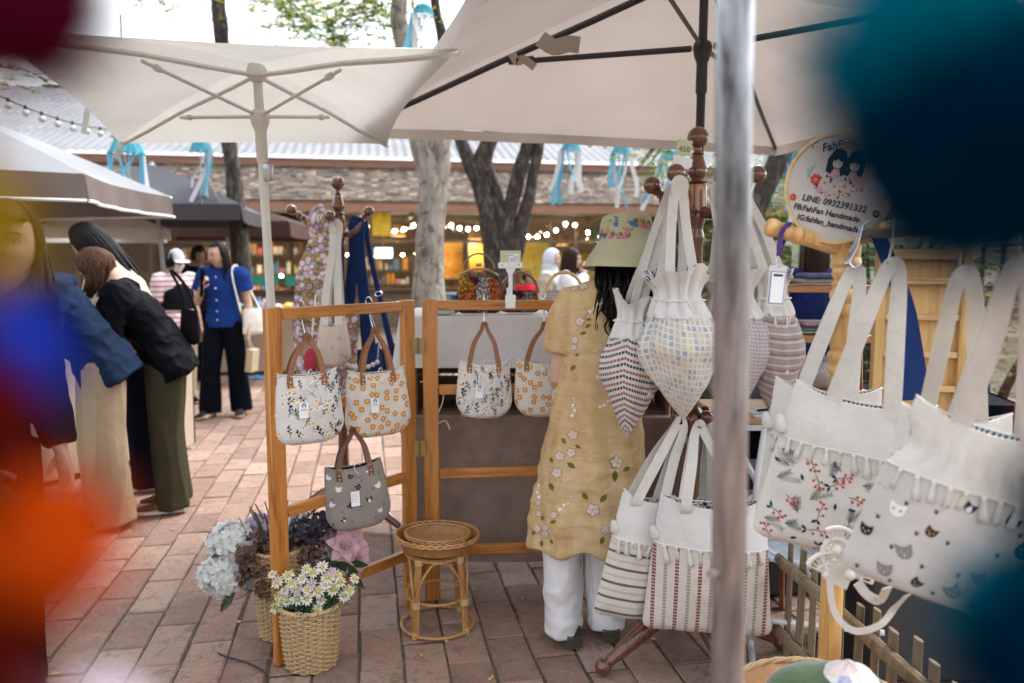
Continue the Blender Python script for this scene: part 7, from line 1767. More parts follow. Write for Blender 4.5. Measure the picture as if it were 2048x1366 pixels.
def fold_wr(seed, a=.006): return lambda co, no: a*(.8*noise.noise(V((co.x*6+seed, co.y*6, co.z*4)))+1.3*ridge(V((co.x*5+seed, co.y*5, co.z*7+co.x*4)))+.7*ridge(V((co.x*11, co.y*11+seed, co.z*13-co.x*6))))
def fold_v(seed, a=.008): return lambda co, no: a*(1.2*ridge(V((co.x*8+seed, co.y*8, co.z*1.6)))+.6*noise.noise(V((co.x*5, co.y*5+seed, co.z*2.2)))+.5*ridge(V((co.x*9, co.y*9+seed, co.z*9+co.x*5)))*max(0, .3-co.z)*3)
# --- woman in the blue shirt, walking
J, k = standing(1.57); J['hd'] = (.18, 0, -.5); J['head'] = J['head']+V((-.015, -.02, -.005))
J['elR'] = J['shR']+V((-.075, -.02, -.25)); J['wrR'] = J['shR']+V((.06, -.2, -.12)); J['elL'] = J['shL']+V((.06, .02, -.25)); J['wrL'] = J['elL']+V((.03, -.06, -.22))
J['anL'] = V((.135, .02, .075)); J['knL'] = V((.115, -.01, .43)); J['anR'] = V((-.10, -.12, .075)); J['knR'] = V((-.095, -.09, .43))
bw = gp(450, 832); p2 = Person('person in a blue buttoned shirt and wide black trousers walking with a bag', (bw.x, bw.y+.06, 0), -.1, J, k, SK, .009)
p2.body(((.03, -.1, -1), (-1, 0, 0), 1, .8), ((.3, -.4, .75), (.5, .6, 0), -1, 1.05)); p2.face(brow=HB)
t_ = torso(J, k, 1.0, .07); sl = sleeves(J, k, .62, (.078, .078, .06)); garment(p2.o, 'shirt', BLUEK, [t_]+sl, .0085, 4, fold_wr(1))
garment(p2.o, 'trousers', BLK, legs(J, k, (.092, .085, .092), .045, 1.05), .0085, 3, fold_v(2)); p2.hair(HB, .34, 190, 3, wild=.02, cover=.66, arng=(-.02, 1.02))
for i, z in enumerate((1.29, 1.19, 1.08, .98, .9)): MB().ball((0.0, -.125-(.01 if i == 1 else 0), z*k), .008, 8, 6).obj('button', WHITE, p2.o)
for q in 'LR':
    so = shoe(p2.o, J['an'+q]+V((0, -.015, -.02)), (.25 if q == 'L' else -.35, -1, 0), SANDM, tan_sole, 1, .24, 'sandal')
bwv = p2.o.matrix_basis
sb = thing('canvas_tote', 'cream canvas tote on the shoulder of the blue shirted shopper', 'bag', (bw.x, bw.y+.06, 0), -.1); s0 = V((.25, .02, .86)); s_ = Sack(.2, .24, .24, .06, .03, 3)
mb = MB()
for side in (1, -1): mb.grid(lambda u, v: Matrix.Rotation(1.1, 3, 'Z')@s_.pt(u*2-1, v, side)+s0+V((.02, 0, .12)), 14, 14, 0, lambda u, v: (u, v))
mb.obj('bag_body', CREAM, sb, auto=False); MB().strap([s0+V((-.05, -.1, .1)), J['shL']+V((-.03, -.09, .0)), J['shL']+V((-.035, .0, .075)), J['shL']+V((-.02, .08, .0)), s0+V((.06, .08, .1))], .028, .004, (1, 0, 0), 0, 4).obj('bag_strap', CREAM, sb)
pb = thing('paper_bag', 'small brown paper bag held low by the blue shirted shopper', 'bag', (bw.x, bw.y+.06, 0), -.1); h0 = J['wrL']+V((.02, -.05, -.1))
MB().box(h0+V((.02, -.0, -.2)), (.06, .14, .2), Matrix.Rotation(.12, 3, 'Y')).obj('bag_body', pm('kraft_paper', (.52, .42, .28), .8), pb); MB().tube([h0+V((.02, -.03, -.1)), h0+V((0, -.02, .02)), h0+V((.02, .03, -.1))], .003, 6, k=4).obj('bag_handle', cordm, pb)
mc = thing('microphone', 'dark handheld microphone raised by the blue shirted shopper', 'microphone', (bw.x, bw.y+.06, 0), -.1); w_ = J['wrR']+V((.03, -.045, .055)); MB().lathe([(.014, -.13), (.018, -.02), (.02, .07), (.012, .08)], 12, w_, (.15, -.1, 1)).obj('microphone_body', BLK, mc); MB().ball(w_+V((.018, -.012, .1)), .026, 12, 8).obj('microphone_head', DKJ, mc)
# --- navy hooded top and khaki trousers, bending to the left
def bent(H, fwd, drop, **kw):
    """torso tipped forward (to -y) by angle fwd about the hips"""
    J, k = standing(H, **kw); R = Matrix.Rotation(fwd, 3, 'X'); c = V(J['pelvis'])
    for q in ('waist', 'chest', 'neck', 'head', 'shL', 'shR', 'elL', 'elR', 'wrL', 'wrR'):
        f = 1.0 if q != 'waist' else .8; J[q] = c+Matrix.Rotation(fwd*f, 3, 'X')@(V(J[q])-c)
    for q in 'LR':
        J['el'+q] = J['sh'+q]+V((.03 if q == 'L' else -.03, -.08, -.25))*k; J['wr'+q] = J['el'+q]+V((0, -.2, -.04))*k
    J['hd'] = (drop, 0, 0); return J, k
J, k = bent(1.62, .58, .95, spread=.1); n0 = gp(208, 1052); p3 = Person('person in a navy hooded top and khaki trousers bending over the stall', (n0.x, n0.y+.05, 0), -.95, J, k, SK, .01); p3.body(); 
t_ = torso(J, k, 1.17, .13, 1.05); hd_ = J['neck']+V((0, .045, -.035)); garment(p3.o, 'hooded_top', NAVH, [t_]+sleeves(J, k, 2, (.078, .066, .054))+[([hd_+V((-.1, .03, -.01)), hd_+V((-.05, .055, .03)), hd_+V((0, .065, .04)), hd_+V((.05, .055, .03)), hd_+V((.1, .03, -.01))], [(.03, .05), (.034, .06), (.036, .064), (.034, .06), (.03, .05)], (0, 0, 1))], .0095, 4, fold_wr(4, .013)); garment(p3.o, 'trousers', KHA, legs(J, k, (.104, .104, .104), .03, 1.05), .0095, 2, fold_v(5, .011)); p3.hair(HB, .18, 120, 5, fall=(0, -.1, -1))
for q in 'LR': shoe(p3.o, J['an'+q]+V((0, 0, -.02)), (0, -1, 0), SANDM, tan_sole)
# --- black jacket and olive trousers, brown hair, mask
J, k = bent(1.58, .55, .85); n1 = gp(335, 1030); p4 = Person('person in a black jacket and olive trousers with brown hair bending over the stall', (n1.x-.02, n1.y+.12, 0), -1.25, J, k, SK, .009); p4.body(); p4.face(eyes=True)
garment(p4.o, 'jacket', JACK, [torso(J, k, 1.1, .13)]+sleeves(J, k, 2, (.076, .064, .052)), .0095, 4, fold_wr(7, .014)); garment(p4.o, 'trousers', OLV, legs(J, k, (.10, .09, .09), .03), .0095, 2, fold_v(8, .010)); p4.hair(HBR, .12, 150, 6, fall=(0, -.35, -1))
m = MB(); m.grid(lambda u, v: p4.fpt((u-.5)*.1, -.015-v*.075, .012), 10, 8); m.obj('face_mask', MASKM, p4.o, auto=False)
for q in 'LR': shoe(p4.o, J['an'+q]+V((0, 0, -.02)), (0, -1, 0), pm('brown_shoe', (.08, .045, .03), .6), white_sole, 1.05, .25)
# --- long black hair
J, k = bent(1.70, .42, .75); n2 = V((at(285, 600, 4.9).x, 4.9, 0)); p5 = Person('person with long straight black hair and a pale knit top bending forward', n2, -1.3, J, k, SK, .01); p5.body(); garment(p5.o, 'knit_top', BEI, [torso(J, k, 1.18, .08)]+sleeves(J, k, 2, (.085, .07, .06)), .01, 4, fold_wr(9)); garment(p5.o, 'trousers', BLK, legs(J, k, (.11, .1, .1), .03), .01, 3, fold_v(10)); p5.hair(HB, .36, 260, 9, fall=(0, .5, -.85), wild=.03)
for q in 'LR': shoe(p5.o, J['an'+q]+V((0, 0, -.02)), (0, -1, 0), BLK, white_sole)
b0_ = at(380, 655, 4.6); sb2 = thing('shoulder_bag', 'dark grey shoulder bag at the side of the black jacketed shopper', 'bag', b0_, -.6); s_ = Sack(.14, .18, .2, .08, .05, 3); mb = MB()
for side in (1, -1): mb.grid(lambda u, v: s_.pt(u*2-1, v, side)+V((0, 0, .1)), 14, 14, 0, lambda u, v: (u, v))
mb.obj('bag_body', DKJ, sb2, auto=False); MB().strap([(-.05, 0, .08), (-.1, .02, .2), (-.2, .02, .33), (-.12, .06, .24), (.03, .03, .08)], .022, .004, (0, 1, 0), 0, 4).obj('bag_strap', DKJ, sb2)
# --- young woman at the left edge facing the camera
J, k = standing(1.55); J['hd'] = (-.02, .06, -.85); f0 = at(46, 490, 2.3); p6 = Person('person with dark fringe and charcoal jacket looking back at the camera', (f0.x-.24, 2.40, 0), 1.15, J, k, SK, .008)
dz = f0.z-J['head'].z; dx = f0.x
for q in J:
    if q != 'hd' and q[:2] not in ('hi', 'kn', 'an'): J[q] = J[q]+V((0, 0, dz))

for q, f in (('waist', .03), ('chest', .08), ('shL', .11), ('shR', .11), ('elL', .09), ('elR', .09), ('wrL', .08), ('wrR', .08), ('neck', .17), ('head', .29)): J[q] = J[q]+V((-.05*f/.22, -f, 0))
J['elR'] = J['shR']+V((-.02, -.03, -.25)); J['wrR'] = J['elR']+V((.06, -.12, -.2)); J['wrL'] = J['elL']+V((.0, -.06, -.22))
p6.body(); p6.face(lips=(.5, .2, .17)); garment(p6.o, 'jacket', DKJ, [torso(J, k, .95, .1)]+sleeves(J, k, 2, (.07, .062, .05)), .0085, 4, fold_wr(11)); garment(p6.o, 'trousers', BLK, legs(J, k), .01, 3, fold_v(12)); p6.hair(HDB, .12, 300, 12, bang=True, cover=.5, wild=.06, arng=(-.04, 1.04))
for q in 'LR': shoe(p6.o, J['an'+q]+V((0, 0, -.02)), (0, -1, 0), BLK, white_sole)
# --- man with cap
def simple(label, px, py_head, Y, rz, H, top, bottom, hairm, sk=None, seed=1, hl=.05, sleeve=2.0, hd=(0, 0, 0), vox=.011, hand=None, seated=False, zoff=None, grow=1.1, pose=None):
    J, k = standing(H); J['hd'] = hd; h = at(px, py_head, Y); dz = h.z-J['head'].z
    if seated:
        for q in J:
            if q != 'hd': J[q] = J[q]+V((0, 0, dz))
        for q in 'LR': J['kn'+q] = J['hip'+q]+V((0, -.4*k, .0)); J['an'+q] = V((J['kn'+q].x, J['kn'+q].y, .07)); J['wr'+q] = J['el'+q]+V((-.06 if q == 'L' else .06, -.2, -.02))
    else: 
        for q in ('head', 'neck', 'chest', 'waist', 'shL', 'shR', 'elL', 'elR', 'wrL', 'wrR', 'pelvis', 'hipL', 'hipR'): J[q] = J[q]+V((0, 0, dz*(1 if q not in ('pelvis', 'hipL', 'hipR') else .7)))
    if pose: pose(J, k)
    p = Person(label, (h.x, Y, 0), rz, J, k, sk, vox); p.body(hand if hand else None); p.face()
    garment(p.o, 'top', top, [torso(J, k, grow, .06)]+sleeves(J, k, sleeve, (.078, .066, .055)), vox, 3, fold_wr(seed)); garment(p.o, 'trousers', bottom, legs(J, k), vox, 3, fold_v(seed+1))
    if hairm: p.hair(hairm, hl, 90, seed)
    for q in 'LR': shoe(p.o, J['an'+q]+V((0, 0, -.02)), (0, -1, 0), BLK, tan_sole)
    return p
def stripe_fn(t):
    v = coords(t, 'Object'); s = t.nodes.new('ShaderNodeSeparateXYZ'); t.links.new(v, s.inputs[0]); return mixc(t, band(t, s.outputs[2], .05, .1, .4), (.72, .7, .7), (.55, .08, .1))
STRM = patt('red_striped_shirt', stripe_fn, tr=0)
p7 = simple('person in a pale cap and red striped shirt with a dark vest behind the stall', 350, 524, 7.8, .9, 1.58, STRM, KHA, HB, SKT, 21, .03, .8, (.1, 0, 0)); J = p7.J; k = p7.k
garment(p7.o, 'vest', DKJ, [([J['waist'], J['chest'], J['chest'].lerp(J['neck'], .5)], [(.168*k, .13*k), (.178*k, .138*k), (.13*k, .105*k)])], .011, 3)
cpm = MB(); cpm.grid(lambda u, v: p7.J['head']+p7.R@(head_pt((sin(v*1.35)*cos(u*2*pi), sin(v*1.35)*sin(u*2*pi), cos(v*1.35)))*1.16*k+V((0, 0, .004))), 24, 8, 0, None, True); cpm.grid(lambda u, v: p7.J['head']+p7.R@V(((u-.5)*.15, -.095-v*.08*(1-(2*u-1)**2*.5), .03-.02*v)), 8, 4); cpm.obj('cap', CAPM, p7.o, auto=False)
m = MB(); m.grid(lambda u, v: p7.fpt((u-.5)*.1, -.015-v*.075, .01), 8, 6); m.obj('face_mask', MASKM, p7.o, auto=False)
simple('person with dark skin and black top standing in the shade behind the cap wearer', 396, 512, 9.2, .7, 1.62, BLK, BLK, HB, SKD, 25, .02, 2, (.25, 0, 0))
# --- two visitors near the paintings
p9 = simple('person in a pale headscarf and beige top standing by the shop windows', 1100, 520, 8.3, 1.35, 1.6, BEI, BEI, None, SK, 31, 0, 2)
J = p9.J; k = p9.k; hm_ = MB(); nn, mm = 30, 20; vs = []; fs = []
for i in range(mm+1):
    t = pi*i/mm
    for j in range(nn): a = 2*pi*j/nn; d = V((sin(t)*cos(a), sin(t)*sin(a), cos(t))); vs.append((J['head']+p9.R@(head_pt(d)*1.13*k), not (d.y < -.55 and -.75 < d.z < .55)))
for i in range(mm):
    for j in range(nn):
        f = (i*nn+j, (i+1)*nn+j, (i+1)*nn+(j+1) % nn, i*nn+(j+1) % nn)
        if all(vs[q][1] for q in f): fs.append(f)
hm_.add([v[0] for v in vs], fs); limb(hm_, [J['head']+V((0, .02, -.04)), J['neck']+V((0, 0, 0)), J['chest'].lerp(J['neck'], .55), J['chest'].lerp(J['neck'], .2)], [(.075, .085), (.085, .09), (.165, .115), (.17, .125)]); hm_.obj('headscarf', HIJ, p9.o, auto=False)
def chin(J, k): J['elR'] = J['shR']+V((.0, -.14, -.2)); J['wrR'] = J['head']+V((-.02, -.13, -.13))
p10 = simple('person with straight dark hair and white blouse resting the chin on one hand', 1140, 520, 8.0, 1.3, 1.58, WHT, NAVD, HDB, SK, 35, .26, 1.6, (.1, 0, 0), pose=chin)
MB().strap([p10.J['chest']+V((.09, -.13, -.06)), p10.J['chest'].lerp(p10.J['neck'], .7)+V((.1, -.07, .02)), p10.J['chest'].lerp(p10.J['neck'], .7)+V((.1, .06, .02)), p10.J['chest']+V((.09, .13, -.1))], .06, .01, (1, 0, 0)).obj('overall_strap', NAVD, p10.o)
simple('small seated person in a red shirt beyond the bag table', 1053, 556, 10.5, .5, 1.25, REDC, BLK, HB, SKT, 41, .02, .8, (.1, 0, 0), .012, None, True)
st_ = thing('bench', 'wooden bench under the seated person in red', 'bench', (at(1053, 556, 10.5).x, 10.6, 0)); hh = at(1053, 556, 10.5).z-.58
MB().box((0, 0, max(.2, hh-.12)), (.9, .3, .04)).obj('seat', dark_wood, st_)
for x in (-.4, .4): MB().box((x, 0, max(.2, hh-.12)/2-.01), (.05, .26, max(.2, hh-.12)-.04)).obj('leg', dark_wood, st_)
# --- woman in navy at the right, back turned
p12 = simple('person in a sleeveless navy dress with brown hair, back turned, behind the rack', 1632, 500, 5.0, pi*.95, 1.6, NAVD, NAVD, HDB, SK, 45, .22, .25, (.15, 0, 0), .011); J = p12.J
garment(p12.o, 'skirt', NAVD, [([J['waist'], J['pelvis'], J['pelvis']-V((0, 0, .3)), J['pelvis']-V((0, 0, .5))], [(.14, .12), (.18, .14), (.22, .18), (.25, .2)])], .012, 3, fold_wr(46, .01))
simple('person in a white shirt standing far behind the garment rack', 1720, 520, 13, 2.6, 1.6, WHT, BLK, HB, SK, 51, .05, .8, vox=.014)
# ------------------------------------------------------------------ tables of the neighbouring stalls
def stall_table(label, c, rz, wd, dp, h, clothm, seed, n=26, goods=True, sk=True):
    t = thing('stall_table', label, 'table', c, rz, 'neighbouring stall tables'); MB().box((0, 0, h-.02), (wd, dp, .03)).obj('table_top', pine_h, t)
    for x in (-1, 1):
        for y in (-1, 1): MB().box((x*(wd/2-.06), y*(dp/2-.06), h/2-.02), (.04, .04, h-.04)).obj('leg', dark_wood, t)
    if sk:
        g = MB()
        for i, (a, b) in enumerate((((-wd/2, -dp/2), (wd/2, -dp/2)), ((wd/2, -dp/2), (wd/2, dp/2)), ((wd/2, dp/2), (-wd/2, dp/2)), ((-wd/2, dp/2), (-wd/2, -dp/2)))):
            A_, B_ = V((*a, 0)), V((*b, 0)); nn_ = (B_-A_).normalized(); on_ = V((nn_.y, -nn_.x, 0)); g.grid(lambda u, v: A_.lerp(B_, u)*1.01+on_*(.015+.015*v*sin(u*30))+V((0, 0, h+.002-v*(h-.04))), 30, 5)
        g.obj('cloth', clothm, t, auto=False); MB().box((0, 0, h+.0), (wd*1.02, dp*1.02, .006)).obj('cloth_top', clothm, t)
    if goods:
        r_ = random.Random(seed)
        combos = [(a, b) for a in range(4) for b in range(10)]; r_.shuffle(combos)
        for i in range(n):
            x, y = r_.uniform(-wd/2+.08, wd/2-.08), r_.uniform(-dp/2+.08, dp/2-.08); kk, gi = combos[i]; p = t.matrix_basis@V((x, y, h+.004)); p = V(c)+Matrix.Rotation(rz, 3, 'Z')@V((x, y, h+.005)); mat_ = GM[gi]; cn = GMnames[gi]; lab = label.split(' ')
            if kk == 0: o = MB().lathe([(.03, 0), (.045, .02), (.04, .09), (.02, .12), (.022, .16)], 12, k=2).obj('vase', mat_); tag(o, '%s vase on the %s' % (cn, label), 'vase', 'goods on the '+label)
            elif kk == 1: o = MB().box((0, 0, .04), (.11, .08, .08), None, 0, .01).obj('small_box', mat_); tag(o, '%s box on the %s' % (cn, label), 'box', 'goods on the '+label)
            elif kk == 2: o = MB().lathe([(.03, 0), (.06, .02), (.075, .05), (.07, .05), (.055, .022)], 14, k=2, caps=False).obj('bowl', mat_); tag(o, '%s bowl on the %s' % (cn, label), 'bowl', 'goods on the '+label)
            else: o = MB().ball((0, 0, .045), (.055, .045, .045), 12, 8).lathe([(.012, .08), (.02, .1)], 10).obj('cloth_pouch', mat_); tag(o, '%s cloth pouch on the %s' % (cn, label), 'pouch', 'goods on the '+label)
            o.location = p; o.rotation_euler = (0, 0, r_.uniform(0, 6))
    return t
TANC = fab('tan_cloth', (.5, .42, .32), .06)
q = gp(455, 752); stall_table('tan clothed stall table behind the blue shirt', (q.x-.1, q.y+.45, 0), .1, 1.9, .75, .74, TANC, 3, 30)
stall_table('tan clothed side table among the bending shoppers', (-3.1, 5.4, 0), 1.1, 1.5, .8, .78, TANC, 5, 26)
q = at(535, 600, 9.0); stall_table('wooden stall table beside the umbrella pole', (q.x, 9.3, 0), .15, 1.1, .6, .82, dark_wood, 8, 20, True, False)
sl_ = thing('slipper', 'bright blue slipper lying by the tan stall table', 'slipper', gp(510, 758)); MB().tube([(-.1, 0, .012), (-.03, 0, .012), (.05, .005, .012), (.12, 0, .012)], [(.02, .01), (.035, .01), (.042, .01), (.015, .01)], 12, ref=(0, 0, 1), k=3).obj('sole', pm('blue_foam', (.03, .3, .6), .6), sl_); MB().strap([(.02, -.04, .015), (.03, 0, .05), (.02, .045, .015)], .03, .006, (0, 0, 1), 0, 4).obj('strap', pm('blue_foam', (.03, .3, .6), .6), sl_)
# green chairs / grey chair backs by the pale trunk
for i, (px, lab) in enumerate(((895, 'grey slatted metal chair right of the pale trunk'), (930, 'grey slatted metal chair behind the patchwork purse'))):
    c = at(px, 585, 9.5); ch = thing('metal_chair', lab, 'chair', (c.x, 9.5, 0), .3, 'grey metal chairs'); gm_ = pm('grey_chair_metal', (.16, .2, .23), .5)
    MB().box((0, 0, .45), (.42, .4, .03)).obj('seat', gm_, ch)
    for x in (-.19, .19):
        for y in (-.18, .18): MB().tube([(x, y, 0), (x, y, .45 if y < 0 else 1.0)], .014, 8).obj('leg', gm_, ch)
    for j in range(6): MB().box((-.16+j*.064, .18, .8), (.035, .015, .4)).obj('back_slat', gm_, ch)
    MB().tube([(-.19, .18, 1.0), (.19, .18, 1.0)], .018, 8).obj('top_rail', gm_, ch)
# ------------------------------------------------------------------ things behind and below the garment rack
pale = wood('pale_pine', (.56, .36, .14), (.45, .26, .085), .5, 1, .15, 2); pale_h = wood('pale_pine_rail', (.58, .4, .18), (.46, .28, .1), .5, 1, .15, 0)
c = at(1840, 640, 2.75); sp = thing('leaning_shelf', 'tall yellow pine shelf board with narrow ledges behind the cream straps', 'shelf', (c.x, 2.75, 0), -.2); zt = at(1840, 497, 2.75).z
MB().box((0, .02, zt/2+.3), (.24, .012, zt-.6)).obj('back_board', pale, sp)
for x in (-.135, .135): MB().box((x, 0, zt/2+.3), (.03, .05, zt-.6), None, 0, .003).obj('side_post', pale, sp)
MB().box((0, -.001, zt-.02), (.238, .045, .035), None, 0, .003).obj('ledge', pale_h, sp)
for y in (562, 634, 708, 775): MB().box((0, -.003, at(1840, y, 2.75).z), (.238, .04, .022), None, 0, .003).obj('ledge', pale_h, sp)
c = at(1605, 660, 3.3); af = thing('ladder_shelf', 'reddish wooden ladder shelf with folded fabrics beside the honey post', 'shelf', (c.x+.06, 3.3, 0)); rw = wood('red_shelf_wood', (.3, .12, .05), (.2, .07, .03), .45, 1, .2, 2); rwh = wood('red_shelf_board', (.42, .2, .09), (.3, .13, .05), .45, 1, .2, 0)
zt = at(1600, 548, 3.3).z
for x in (-.16, .16):
    MB().tube([(x, -.16, 0), (x, -.02, zt)], (.012, .02), 4, ref=(0, 1, 0)).obj('rail_leg', rw, af); MB().tube([(x, .16, 0), (x, .02, zt-.05)], (.012, .02), 4, ref=(0, 1, 0)).obj('rail_leg', rw, af)
for y, dp in ((576, .16), (672, .24), (780, .3)): MB().box((0, -.02, at(1600, y, 3.3).z), (.36, dp, .03), None, 0, .003).obj('shelf_board', rwh, af)
for i, (y, cols) in enumerate(((571, ((.35, .34, .33), (.1, .15, .3))), (664, ((.12, .25, .3), (.4, .3, .35))))):
    f_ = thing('folded_fabric', ('grey folded fabric on the top board of the ladder shelf', 'teal patterned folded fabric on the middle board of the ladder shelf')[i], 'fabric', V((c.x+.06, 3.25, at(1600, y+2, 3.3).z+.012)), 0, 'folded fabrics')
    for q in range(2): MB().box((.02*q, -.01*q, .012+.022*q), (.24, .13, .02), None, 0, .008).obj('fold', pm('fabric_%d%d' % (i, q), cols[q], .9, .5, 40), f_)
pb_ = pm('clear_plastic_bag', (.55, .56, .58), .2, .1, 20, .8, 12, spec=.6, trans=.4)
# folding table
zt = at(1545, 840, 2.95).z; ft = thing('folding_table', 'folding table with pale wood top and white steel legs behind the coat stand', 'table', (at(1560, 840, 2.95).x, 2.95, 0)); wst = pm('white_steel', (.68, .7, .72), .35, .05)
MB().box((.02, .18, zt), (.5, .42, .022), None, 0, .004).obj('table_top', wood('table_ply', (.5, .32, .16), (.4, .24, .1), .5, 1, .1, 0), ft); MB().box((.02, -.035, zt-.022), (.49, .012, .02)).obj('front_bar', wst, ft)
for y in (-.01, .36):
    MB().tube([(-.2, y, zt-.03), (.25, y+.02, .01)], .012, 8).obj('leg', wst, ft); MB().tube([(.25, y, zt-.03), (-.2, y-.02, .01)], .012, 8).obj('leg', wst, ft)
nbk = thing('notebook', 'spiral notebook with a pen lying on the folding table', 'notebook', V((at(1535, 828, 2.98).x, 3.0, zt+.012)), .2); MB().box((0, 0, .006), (.15, .11, .012)).obj('pages', card, nbk); MB().box((0, 0, .0135), (.152, .112, .002)).obj('cover', pm('notebook_cover', (.3, .33, .38), .5, .3, 30), nbk)
sp_ = MB()
for i in range(12): sp_.tube([(-.07+i*.0127+.0*j, -.055+.006*cos(j*pi/4), .007+.008*sin(j*pi/4)) for j in range(8)], .0012, 5, closed=True)
tag(sp_.obj('spiral', steel, nbk), kind='stuff'); MB().tube([(-.04, -.01, .018), (.06, .02, .018)], .004, 8).obj('pen', BLK, nbk)
def crumple(label, p, r, seed):
    o = thing('plastic_bag', label, 'plastic bag', p, 0, 'clear plastic bags'); m = MB(); m.ball((0, 0, r[2]), r, 26, 18)
    for i, v in enumerate(m.v): m.v[i] = v*(1+.22*noise.noise(v*16+V((seed, 0, 0)))+.1*noise.noise(v*42))
    m.obj('bag_film', pb_, o, auto=False); MB().tube([(0, 0, r[2]*1.6), (.02, .01, r[2]*2.4)], [.02, .006], 8).obj('bag_knot', pb_, o)
crumple('clear plastic bag on the folding table beside the notebook', V((at(1600, 810, 3.1).x, 3.12, zt+.012)), (.09, .08, .035), 1); crumple('clear plastic bag stuffed on the lower board of the ladder shelf', V((c.x+.05, 3.25, at(1600, 780, 3.3).z+.016)), (.12, .09, .065), 3)
# white tubular chair under the table
chx = at(1560, 1250, 2.55).x; tc = thing('tubular_chair', 'white tubular folding chair with a blue striped seat beneath the totes', 'chair', (chx, 2.5, 0), -.15); alu = pm('white_tube', (.62, .64, .68), .3, .06)
MB().tube([(-.06, .32, .012), (-.085, -.02, .012), (-.05, -.05, .012), (.3, -.05, .012)], .012, 10, k=4).obj('floor_tube', alu, tc); MB().tube([(-.08, .3, .2), (-.08, .3, .42), (.0, .05, .43), (.3, .0, .43)], .012, 10, k=3).obj('seat_tube', alu, tc)
MB().tube([(-.06, .34, .02), (-.1, .1, .45), (-.04, .1, .95), (.2, .12, .97)], .012, 10, k=4).obj('back_tube', alu, tc); MB().tube([(-.08, .02, .24), (.3, -.02, .24)], .01, 8).obj('stretcher', alu, tc)
MB().grid(lambda u, v: V((-.05+.36*u, .02+.3*v, .44-.02*sin(pi*u))), 12, 8).obj('seat', pm('blue_stripe_seat', (.35, .42, .5), .7, .4, 8), tc); MB().grid(lambda u, v: V((-.06+.3*u, .11+.0*v, .55+.36*v)), 8, 8).obj('backrest', pm('pale_seat_cloth', (.5, .53, .56), .7, .2, 8), tc)
# dark boxes in the shade below
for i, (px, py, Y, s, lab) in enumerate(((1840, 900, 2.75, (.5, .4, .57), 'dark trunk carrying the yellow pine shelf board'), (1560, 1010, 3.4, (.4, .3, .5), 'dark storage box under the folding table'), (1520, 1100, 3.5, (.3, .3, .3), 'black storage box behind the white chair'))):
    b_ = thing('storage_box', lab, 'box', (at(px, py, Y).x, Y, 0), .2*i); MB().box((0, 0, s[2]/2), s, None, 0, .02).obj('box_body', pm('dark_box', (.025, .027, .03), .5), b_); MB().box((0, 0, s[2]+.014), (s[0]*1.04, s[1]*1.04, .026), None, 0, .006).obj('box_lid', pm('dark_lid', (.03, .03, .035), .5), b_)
# black clothed table, added to darken the background behind the folding table
dt = thing('dark_filler_table', 'added black clothed table darkening the space behind the folding table', 'table', (at(1680, 900, 3.75).x, 3.9, 0), -.15)
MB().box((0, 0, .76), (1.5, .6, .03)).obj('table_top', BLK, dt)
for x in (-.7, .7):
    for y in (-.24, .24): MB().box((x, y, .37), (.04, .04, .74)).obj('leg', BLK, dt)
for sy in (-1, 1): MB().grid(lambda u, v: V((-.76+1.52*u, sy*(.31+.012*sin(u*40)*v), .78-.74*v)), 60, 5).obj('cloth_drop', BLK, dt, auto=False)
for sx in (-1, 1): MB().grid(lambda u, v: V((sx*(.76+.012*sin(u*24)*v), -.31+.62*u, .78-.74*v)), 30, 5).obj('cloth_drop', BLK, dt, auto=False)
# bamboo fence
bam = wood('old_bamboo', (.22, .165, .105), (.1, .07, .045), .6, 1, .1, 2); F0, F1 = V((.90, 2.55, 0)), V((1.02, 1.05, 0)); fn_ = thing('bamboo_fence', 'low weathered bamboo slat fence running under the hanging totes', 'fence', F0); d = F1-F0; L_ = d.length; d.normalize(); n_ = V((-d.y, d.x, 0))
r_ = random.Random(4)
for i in range(17):
    t = .04+i*.088; p = d*t; h = .52+r_.uniform(-.03, .05); wd = r_.uniform(.036, .05); an = atan2(d.y, d.x)
    MB().tube([(0, 0, .0), (r_.uniform(-.004, .004), 0, h*.5), (r_.uniform(-.01, .01), 0, h)], [(wd/2, .006), (wd/2*.97, .008), (wd/2*.9, .006)], 8, ref=(0, 1, 0)).obj('slat', bam, fn_, loc=p+n_*.0, rot=(r_.uniform(-.02, .02), 0, an))
for z in (.44, .2):
    MB().tube([V((0, 0, z))+n_*-.018+d*0, d*L_*.5+n_*-.018+V((0, 0, z+.01)), d*L_+n_*-.018+V((0, 0, z))], (.014, .022), 8, ref=(0, 0, 1)).obj('rail', bam, fn_); MB().tube([V((0, 0, z-.02))+n_*.018, d*L_+n_*.018+V((0, 0, z-.02))], (.012, .016), 8, ref=(0, 0, 1)).obj('rail', bam, fn_)
